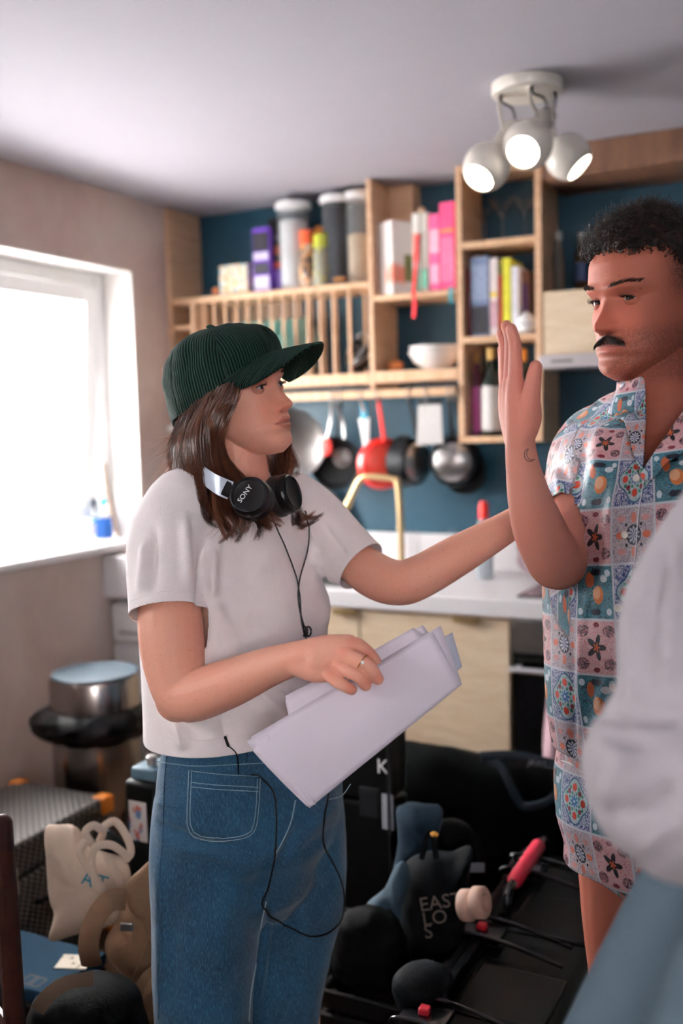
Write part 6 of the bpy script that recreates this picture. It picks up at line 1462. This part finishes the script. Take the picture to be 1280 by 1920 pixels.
hand_m = (sm(pr[:, 1], 850, 760)*.35)[:, None]; cA = cA*(1-hand_m)+np.array(lin('cf7f72'))*hand_m
bodyB = npB(HV, HF); bodyB.add(AV, AF); bodyB.add(LV, LF)
lids, lash = eyes(MM, ma, (-CRH*.70-CFH*.70-UPV*.04), lin('2c1c14'), True)
bodyB.add(lids.v, lids.f)
mbody = obj('body', bodyB, skin_mat('warm_skin', .15, .58), ma, smooth=80); color_attr(mbody, np.concatenate([cH, cA, np.tile(SKM, (len(LV), 1)), np.tile(SKM*.92, (len(lids.v), 1))]))
obj('eyelashes', lash, MATS['dark_lash'], ma, smooth=60)
DKH = hair_mat('dark_hair', '0b0706', '2e1a11', .6)
fxm = face_x(True)
for s in (1, -1):
    bw = []
    for i in range(190):
        u = rng.random(); y_ = s*(.012+.040*u); z_ = .0175+.006*math.sin(u*2.4)+rng.normal()*.0021*(1-u*.6); x_ = fxm(y_, z_)-.0002
        p = np.array([x_, y_, z_]); dirn = np.array([-.15, s*.9, .35]); bw.append(tx(MM, np.stack([p, p+dirn*.004+[.001, 0, 0], p+dirn*.009])))
    obj('eyebrow', strands(bw, .0003), DKH, ma, smooth=0)
# moustache
ms = []
for i in range(760):
    u = rng.normal()*.5; u = max(-1, min(1, u)) if abs(u) < 1.2 else rng.random()*2-1; y_ = u*.027; z_ = -.0488-.0095*abs(u)**1.4-rng.random()*.0048; x_ = fxm(y_, z_)+.0008+.0008*rng.random()
    p = np.array([x_, y_, z_]); d_ = np.array([.34, .55*np.sign(u)*min(1, abs(u)*2), -.8]); d_ /= np.linalg.norm(d_); L_ = .0078+.004*rng.random()-.002*abs(u); ms.append(tx(MM, np.stack([p, p+d_*L_*.5+[.001, 0, 0], p+d_*L_])))
obj('moustache', strands(ms, .00034), DKH, ma, smooth=0)
# curly hair: cap volume plus many small curls
def hairline(L):
    """how far a head point is inside the hair: >0 hair"""
    x, y, z = L.T; lim = .056+.034*np.clip((x-.02)/.07, -1.4, 1)*1.0
    lim = np.where(x > .05, .062+.10*(np.clip(x-.05, 0, 1)), np.where(x > .0, .03+.64*x, .03-.9*np.clip(-x, 0, .09)))
    return z-lim
Ld = hv.copy(); ins = hairline(Ld)+np.array([mnoise.noise(Vector(v)*55)*.010 for v in Ld])
idx = np.where(ins+rng.normal(size=len(ins))*.004 > .0)[0]; hs = []
hn = normals(hv, hf)
for i in rng.choice(idx, 4600):
    p = Ld[i]; n_ = hn[i]; ln = .004+.019*sm(np.array(p[2]), .045, .095)+.010*sm(np.array(p[0]), .05, .09); d1 = np.cross(n_, rng.normal(size=3)); d1 /= np.linalg.norm(d1)+1e-9; d2 = np.cross(n_, d1)
    t_ = np.linspace(0, 1, 11); turns = 1.3+rng.random()*1.2; rr = (.0030+.0032*rng.random())*(ln/.025)**.6; ph = rng.random()*6.28
    lean = np.array([.5, 0, .2])*.35+rng.normal(size=3)*.35
    pth = p+np.outer(t_, n_)*ln+np.outer(t_**1.5, lean)*ln*.6+np.outer(np.cos(ph+t_*turns*6.28)*t_**.3, d1)*rr+np.outer(np.sin(ph+t_*turns*6.28)*t_**.3, d2)*rr
    hs.append(tx(MM, pth))
obj('hair', strands(hs, .00085, 3), DKH, ma, label='short dark curly hair', smooth=0)
hc_v = Ld+hn*(np.clip(ins, -.01, .04)[:, None]*.35+.0005-.003*(ins < 0)[:, None]); keep = set(np.where(ins > .006)[0])
hcB = B(); remap = {}
for f in hf:
    if len(f) == 4 and all(i in keep for i in f):
        for i in f:
            if i not in remap: remap[i] = len(hcB.v); hcB.v.append(MM @ Vector(hc_v[i]))
        hcB.f.append(tuple(remap[i] for i in f))
obj('hair_base', hcB, DKH, ma, smooth=80)
obj('earring', B().tube([MM @ (Vector((-.012, .088, -.044))+Vector((math.cos(a)*.005, 0, math.sin(a)*.006))) for a in np.linspace(0, 6.28, 16)], .0008, 6), STEEL, ma)
# ---------------------------------------------------------------- printed shirt and shorts
tors = rings([(1246, 722, 1.545, .075, .07), (1250, 745, 1.545, .125, .082), (1254, 775, 1.55, .185, .10), (1258, 830, 1.55, .212, .125), (1262, 930, 1.545, .218, .142), (1268, 1060, 1.54, .22, .15), (1272, 1200, 1.54, .222, .152), (1274, 1330, 1.54, .222, .152), (1276, 1460, 1.545, .212, .143), (1276, 1560, 1.55, .206, .138)], 45, -1, 64, 80)
rsl = limb([(1165, 802, 1.60, .058), (1130, 832, 1.612, .058), (1107, 882, 1.605, .0565), (1092, 930, 1.582, .0555), (1079, 972, 1.56, .055), (1071, 1005, 1.545, .055)], 32, 30)
lsl = limb([(1380, 800, 1.45, .078), (1415, 840, 1.42, .078), (1440, 930, 1.41, .074), (1450, 1010, 1.40, .074)], 32, 30)
SV, SF = remesh([tors, rsl, lsl], .0048, 5)
Pp = proj(SV); Nn = normals(SV, SF); D = np.zeros(len(SV))
for a in ((1100, 830, 1080, 960, 10, -.006), (1130, 790, 1120, 900, 14, .006), (1160, 900, 1130, 1100, 14, .006), (1130, 1000, 1100, 1200, 14, -.006), (1100, 1100, 1080, 1350, 14, .006), (1180, 1000, 1170, 1300, 14, -.005), (1075, 1200, 1070, 1450, 9, -.006), (1140, 1250, 1110, 1500, 16, .007), (1045, 880, 1060, 960, 8, .005)): D += fold(*a)
D += np.array([mnoise.noise(Vector((v[0]*9, v[1]*9, v[2]*4)))*.006 for v in SV]); SV = SV+Nn*D[:, None]
SV0, SF0 = SV.copy(), list(SF); tS = bvh(SV0, SF0)
SV, SF = cut_plane(SV, SF, W(1079, 968, 1.562), W(1079, 972, 1.56)-W(1092, 930, 1.582), .066, bvh(np.array([v[:] for v in tors.v]), tors.f))
SV, SF = cut_plane(SV, SF, Vector((W(1270, 1450, 1.54).x, W(1270, 1450, 1.54).y, W(1075, 1440, 1.50).z)), (0, 0, -1), .45)
# open neck: take out the faces inside the V
def inpoly(P_, poly):
    x, y = P_[:, 0], P_[:, 1]; c = np.zeros(len(P_), bool); n = len(poly)
    for i in range(n):
        (x0_, y0_), (x1_, y1_) = poly[i], poly[(i+1) % n]; c ^= ((y0_ > y) != (y1_ > y)) & (x < (x1_-x0_)*(y-y0_)/(y1_-y0_+1e-9)+x0_)
    return c
Pp = proj(SV); Nn = normals(SV, SF); facing = (Nn @ np.array(-CF)) > -.25; kill = inpoly(Pp[:, :2], [(1200, 600), (1206, 716), (1212, 760), (1207, 892), (1245, 842), (1330, 760), (1400, 700), (1400, 600)]) & facing & (Pp[:, 2] < 1.56)
kill |= (Pp[:, 1] < 713) & (Pp[:, 0] < 1330)
SF = [f for f in SF if not any(kill[i] for i in f)]
SC = W(1262, 1100, 1.545); SLf = UPV.cross(MFW)
def shirt_uv(V):
    q = np.asarray(V)-np.array(SC); a = np.arctan2(q @ np.array(SLf), q @ np.array(MFW)); u = a*.185; rho = np.hypot(q @ np.array(SLf), q @ np.array(MFW)*1.45); v = q[:, 2]+np.clip(.2-rho, 0, .2)*.8*sm(q[:, 2], .16, .24)
    # sleeve: unroll round the arm
    A_, B_ = np.array(W(1128, 820, 1.62)), np.array(W(1072, 972, 1.563)); d_ = (B_-A_)/np.linalg.norm(B_-A_); w = np.asarray(V)-A_; t_ = w @ d_; rad = w-np.outer(t_, d_); e1_ = np.cross(d_, [0, 0, 1]); e1_ /= np.linalg.norm(e1_); e2_ = np.cross(d_, e1_)
    pr_ = proj(V); onsl = (t_ > .015) & (np.linalg.norm(rad, axis=1) < .072) & (pr_[:, 0] < 1068+np.clip(930-pr_[:, 1], 0, 120)*.3)
    u = np.where(onsl, np.arctan2(rad @ e2_, rad @ e1_)*.074+.31, u); v = np.where(onsl, -t_+.03, v)
    return np.stack([u+v*.10, v-u*.10], 1)
def tile_print():
    m, t, b = newmat('majolica_tile_print'); uv = t.coord('UV'); U_, V_, _ = t.xyz(uv)
    S = .082
    a, c = U_/S+.22, V_/S+.35
    i, j = a.floor(), c.floor(); p, q = (a.fract()-.5)*2, (c.fract()-.5)*2
    r = (p*p+q*q).sqrt(); an = t.math('ARCTAN2', q, p); ap, aq = p.abs(), q.abs()
    kx, ky = i.mod(2), j.mod(2)
    def disc_(x0, y0, rad, ex=1.0, ey=1.0): return (((ap-x0)*ex*((ap-x0)*ex)+(aq-y0)*ey*((aq-y0)*ey)).sqrt()).lt(rad)
    def sd_(x0, y0, rad, ex=1.0, ey=1.0): return (((p-x0)*ex*((p-x0)*ex)+(q-y0)*ey*((q-y0)*ey)).sqrt()).lt(rad)
    n1 = t.noise(uv, 190, 2, .5, 1.5); n2 = t.noise(uv, 420, 2, .6, 1.0)
    swirl = ((n1*24).sin()).gt(-.25)
    def M_(f, A_, B_): return t.mix(f, A_, B_)
    white, blue, navy, red, green, teal, pink, maroon, orange = (lin(x) for x in ('e4e4ea', '143f86', '0e1834', 'de4427', '2c8c6b', '3f97a8', 'efc3c0', '8c2238', 'ee8a45'))
    # A: blue corners, pale quatrefoil with oranges
    A = M_(swirl, white, blue)
    quat = r.lt((an*4).cos()*.10+.80); A = M_(quat, A, lin('d9e6e8')); A = M_(quat*r.gt((an*4).cos()*.10+.74), A, blue)
    A = M_(quat*((n2*30).sin()).gt(.6), A, lin('3a8f86'))
    A = M_(disc_(0, .54, .145), A, red); A = M_(disc_(.54, 0, .145), A, red); A = M_(disc_(.34, .34, .10), A, maroon); A = M_(disc_(.27, .50, .07), A, green); A = M_(disc_(.50, .27, .07), A, green); A = M_(disc_(.14, .30, .06), A, green); A = M_(disc_(.30, .14, .06), A, green)
    A = M_(r.lt((an*8).cos()*.07+.20), A, lin('2f78bd')); A = M_(r.lt(.06), A, white)
    # B: blush ground, salmon fruit, navy rosette
    Bc = M_(((n2*26).sin()).gt(.62), lin('e8d6d4'), lin('2c3a66')); Bc = M_(disc_(0, .60, .17, 1.3, .9), Bc, lin('e98a72')); Bc = M_(disc_(.62, 0, .17, .9, 1.3), Bc, lin('ee7a58')); Bc = M_(disc_(.58, .58, .15, .8, 1.3), Bc, lin('e7a59a'))
    Bc = M_(r.lt(.36), Bc, lin('dfe0e6')); Bc = M_(r.lt(.36)*((an*10).cos()*.06+r).gt(.25), Bc, navy); Bc = M_(r.lt(.20)*((an*8).cos()).gt(0), Bc, lin('3c4a7a')); Bc = M_(disc_(.36, .36, .06), Bc, navy)
    # C: teal with orange fruit and navy leaves
    Cc = M_(swirl, lin('9fd0d4'), teal); Cc = M_(((n1*31).sin()).gt(.35), Cc, navy); Cc = M_(sd_(.12, -.1, .34), Cc, lin('e8843f')); Cc = M_(sd_(.02, -.02, .24), Cc, lin('f4b586')); Cc = M_(sd_(-.35, .45, .2, 1, .7), Cc, lin('d96a3a')); Cc = M_(sd_(.5, .5, .16, .7, 1.2), Cc, lin('e9f0f0')); Cc = M_(disc_(.1, .72, .16, .8, 1.4), Cc, navy); Cc = M_(disc_(.75, .7, .13), Cc, lin('dfeef0'))
    # D: pink with dark flowers
    Dc = M_(((n1*30).sin()).gt(.82), pink, lin('c4485a')); Dc = M_((r.lt((an*5).cos()*.16+.34)), Dc, lin('1b1f2c')); Dc = M_(r.lt((an*5).cos()*.06+.13), Dc, lin('e06a3a')); Dc = M_(disc_(.66, .60, .26, .9, 1.2)*((n1*24).sin()).gt(-.3), Dc, navy); Dc = M_(disc_(.0, .82, .14, .8, 1.5), Dc, maroon)
    AB = M_(ky, A, Bc); CD = M_(ky, Cc, Dc); col = M_(kx, AB, CD)
    edge = ap.max(aq).gt(.955); col = M_(edge, col, lin('dcdfe3'))
    t.put(b.inputs['Base Color'], t.mix(1.0, col, (.66, .66, .71), 'MULTIPLY')); b.inputs['Roughness'].default_value = .45; b.inputs['Sheen Weight'].default_value = .1; b.inputs['Specular IOR Level'].default_value = .4
    t.put(b.inputs['Normal'], t.bump(t.noise(uv, 60, 3), .002)); return m
TILE = tile_print()
def printed_cloth(name, b, parent, **kw):
    b.uv = shirt_uv(np.array([v[:] for v in b.v])); return obj(name, b, TILE, parent, smooth=80, **kw)
shb = printed_cloth('shirt', npB(SV, SF), ma, label='loose short-sleeved shirt printed with majolica tiles', solid=.0016)
# collar and lapels lying on the shirt
lap1 = poly_patch(tS, [(1196, 716), (1213, 714), (1216, 760), (1214, 830), (1209, 893), (1200, 872), (1186, 828), (1176, 800), (1160, 792), (1150, 776), (1168, 742)], .012, 44, 9, 1.52)
printed_cloth('lapel', lap1, shb, solid=.003)
lap2 = poly_patch(tS, [(1207, 896), (1224, 866), (1250, 830), (1290, 780), (1330, 760), (1325, 820), (1290, 850), (1255, 872), (1228, 902)], .012, 44, 9, 1.50)
printed_cloth('lapel', lap2, shb, solid=.003)
printed_cloth('collar', B().tube([W(1196, 728, 1.545), W(1206, 716, 1.575), W(1226, 712, 1.61), W(1262, 712, 1.63), W(1300, 715, 1.62)], [(.004, .012)]*5, 10, 30, up=UPV), shb)
obj('placket_edge', line_on(tS, [(1208, 896), (1198, 960), (1192, 1040), (1186, 1120), (1180, 1200), (1176, 1300), (1174, 1420)], .0015, .0009, 6, 50, 1.45), mat('placket_white', 'd9d9e2', .6), shb)
for bx_, by_ in ((1194, 897), (1172, 1003), (1160, 1140), (1150, 1290)):
    p, n_ = cast(tS, bx_, by_, .0015, 1.45); x_ = n_.orthogonal().normalized(); bt_ = obj('button', B().lathe([(.0055, 0), (.0058, .0012), (.005, .0022), (.0035, .0016), (.0005, .0016)], frame(p, x_, n_.cross(x_)), 18), mat('shell_button', 'd9d2c8', .3), shb, smooth=40)
# shorts
pel = rings([(1268, 1400, 1.545, .19, .13), (1268, 1480, 1.55, .20, .14), (1266, 1560, 1.55, .195, .14)], 45, -1, 48, 30)
def shleg(cx_, d_, r_):
    return B().tube([W(cx_+6, 1490, d_), W(cx_, 1580, d_), W(cx_-2, 1655, d_), W(cx_-2, 1700, d_)], [r_*.95, r_, r_*1.0, r_*1.0], 32, 24, dome=2)
OV, OF = remesh([pel, shleg(1176, 1.60, .098), shleg(1330, 1.50, .098)], .0052, 4)
Nn = normals(OV, OF); OV = OV+Nn*np.array([mnoise.noise(Vector((v[0]*12, v[1]*12, v[2]*5)))*.005 for v in OV])[:, None]
for cx_, d_ in ((1174, 1.60), (1328, 1.50)):
    OV, OF = cut_plane(OV, OF, Vector((W(cx_, 1655, d_).x, W(cx_, 1655, d_).y, W(1150, 1655, 1.52).z)), (0, 0, -1), .15, None, .3)
sho = printed_cloth('shorts', npB(OV, OF), ma, label='matching tile-print shorts', solid=.0016)
tO = bvh(OV, OF)
cord = B().tube([cast(tS, 1058, 1426, .004, 1.5)[0], W(1068, 1432, 1.455), W(1082, 1444, 1.45), W(1096, 1452, 1.45), W(1110, 1470, 1.45)], .0016, 6, 30)
obj('drawstring', cord, mat('white_cord', 'e4dfe0', .8), sho)
for i, cx_ in enumerate((1178, 1328)):
    p = W(cx_, 1720, (1.60, 1.50)[i]); obj('shoe', B().tube([Vector((p.x, p.y, .045))-MFW*.04, Vector((p.x, p.y, .045))+MFW*.08, Vector((p.x, p.y, .035))+MFW*.19], [(.045, .044), (.05, .04), (.036, .024)], 16, 16, dome=4, up=UPV), mat('dark_trainer', '22242a', .6), ma, smooth=60)
# crescent tattoo on the forearm
tA = bvh(AV, AF); INKM = mat('tattoo_ink', '2a2a30', .5)
def arc(cx0, cy0, rr_, a0, a1, k=14): return [(cx0+rr_*math.cos(math.radians(a0+(a1-a0)*i/k)), cy0+rr_*1.15*math.sin(math.radians(a0+(a1-a0)*i/k))) for i in range(k+1)]
obj('crescent_tattoo', line_on(tA, arc(993, 853, 10.5, 40, 250), .0002, .0006, 5, 26, 1.43), INKM, ma); obj('crescent_tattoo', line_on(tA, arc(997, 851, 10, 62, 232), .0002, .0005, 5, 26, 1.43), INKM, ma)
# ================================================================== third person, out of focus at the right edge
fo = thing('person', 'person seen from behind in a loose white shirt and pale blue skirt, very near', 'person', Vector((W(1700, 1900, .95).x, W(1700, 1900, .95).y, 0)))
fc_ = W(1710, 1300, .95)
def fp_(dx, dy, z): return Vector((fc_.x, fc_.y, 0))+CRH*dx+CFH*dy+UPV*z
# body
tors = B().tube([fp_(0, 0, .85), fp_(0, 0, 1.05), fp_(0, 0, 1.25), fp_(0, .01, 1.40), fp_(0, .02, 1.46)], [(.15, .10), (.14, .10), (.17, .11), (.15, .09), (.06, .05)], 28, 30, up=CFH, dome=3)
hd3 = B().sphere(fp_(.0, .04, 1.60), (.078, .098, .115), 28, 20); nk3 = B().tube([fp_(0, .02, 1.42), fp_(0, .03, 1.52)], [.055, .05], 16, 8)
arm3 = limb([(1400, 985, .88, .038), (1310, 1180, .85, .032), (1268, 1380, .82, .026), (1275, 1450, .81, .025), (1360, 1485, .775, .026), (1450, 1465, .735, .024), (1500, 1440, .71, .022), (1545, 1410, .69, .02)], 18, 50)
arm4 = B().tube([fp_(.16, 0, 1.38), fp_(.21, .02, 1.15), fp_(.16, .18, 1.08)], [.045, .038, .026], 16, 30, dome=3)
lg = [B().tube([fp_(s*.08, 0, .85), fp_(s*.08, 0, .5), fp_(s*.08, 0, .05)], [.08, .055, .035], 16, 24, dome=3) for s in (-1, 1)]+[B().tube([fp_(s*.08, 0, .04), fp_(s*.08, .14, .035)], [.04, .03], 12, 8, dome=3) for s in (-1, 1)]
V3, F3 = remesh([tors, hd3, nk3, arm3, arm4, *lg], .006, 3)
b3_ = obj('body', npB(V3, F3), skin_mat('plain_skin', .1), fo, smooth=80); color_attr(b3_, np.tile(np.array(lin('d9a38f')), (len(V3), 1)))
# hair bob
hb3 = B().sphere(fp_(0, .02, 1.61), (.095, .11, .125), 32, 24)
for i, v in enumerate(hb3.v):
    if v.z < 1.60: hb3.v[i] = v+Vector((0, 0, (v.z-1.60)*.6))
    hb3.v[i] = hb3.v[i]+Vector((mnoise.noise(v*40), mnoise.noise(v*40+Vector((5, 0, 0))), 0))*.008
hb3.v = [v for v in hb3.v]
obj('hair', hb3, DKH, fo, smooth=80)
# loose shirt: wide sleeve with a turned-up cuff that balloons at the elbow
WSH = mat('white_cotton', 'a9a3a8', .85, var=.04, vscale=10, bump=.0015, bscale=160)
tor = B().tube([fp_(0, 0, .98), fp_(0, 0, 1.1), fp_(0, 0, 1.28), fp_(0, .01, 1.41), fp_(0, .02, 1.47)], [(.215, .15), (.21, .15), (.205, .14), (.165, .10), (.07, .06)], 32, 40, up=CFH, dome=3)
slv = limb([(1420, 985, .90, .062), (1370, 1040, .88, .064), (1318, 1120, .855, .061), (1288, 1200, .84, .057), (1272, 1280, .835, .054), (1262, 1350, .83, .052)], 32, 40)
cuff = limb([(1262, 1345, .825, .054), (1248, 1400, .82, .0635), (1238, 1450, .815, .0655), (1244, 1510, .815, .0610), (1262, 1550, .815, .048)], 32, 30, dome=5)
cuf2 = limb([(1250, 1470, .81, .060), (1330, 1490, .78, .058), (1420, 1480, .75, .050), (1470, 1460, .74, .045)], 24, 16, dome=4)
sl4 = B().tube([fp_(.14, 0, 1.40), fp_(.21, .01, 1.27), fp_(.22, .02, 1.14)], [.062, .068, .062], 24, 20, dome=3)
V3, F3 = remesh([tor, slv, cuff, cuf2, sl4], .0055, 6)
Pp = proj(V3); Nn = normals(V3, F3); D = np.zeros(len(V3))
for a in ((1250, 1020, 1200, 1300, 16, -.008), (1275, 1000, 1250, 1300, 18, .010), (1190, 1120, 1180, 1320, 14, .006), (1120, 1370, 1230, 1400, 14, -.009), (1180, 1400, 1140, 1520, 22, .010), (1150, 1540, 1260, 1460, 16, -.010), (1190, 1590, 1270, 1540, 16, .008), (1110, 1340, 1280, 1345, 12, -.010)): D += fold(*a)
D += np.array([mnoise.noise(Vector(v)*11)*.008+mnoise.noise(Vector(v)*26)*.003 for v in V3])
obj('shirt', npB(V3+Nn*D[:, None], F3), WSH, fo, label='loose white shirt with a ballooning turned-up sleeve', smooth=80)
# pale blue skirt, flaring
def skf(u, v):
    a = u*2*math.pi; rr_ = .185+.20*(1-(1-v)**1.6); fl = 1+(.05+.05*v)*math.sin(a*11+v*1.2)+.03*math.sin(a*5+1)
    c = fp_(0, -.01, 1.13-.70*v); return c+CRH*(math.cos(a)*rr_*1.05*fl)+CFH*(math.sin(a)*rr_*.85*fl)
skb = B().grid(skf, 120, 30)
obj('skirt', skb, mat('pale_blue_cotton', '566874', .85, var=.06, vscale=8, bump=.001, bscale=200), fo, label='pale blue flared skirt', smooth=80, solid=.003)
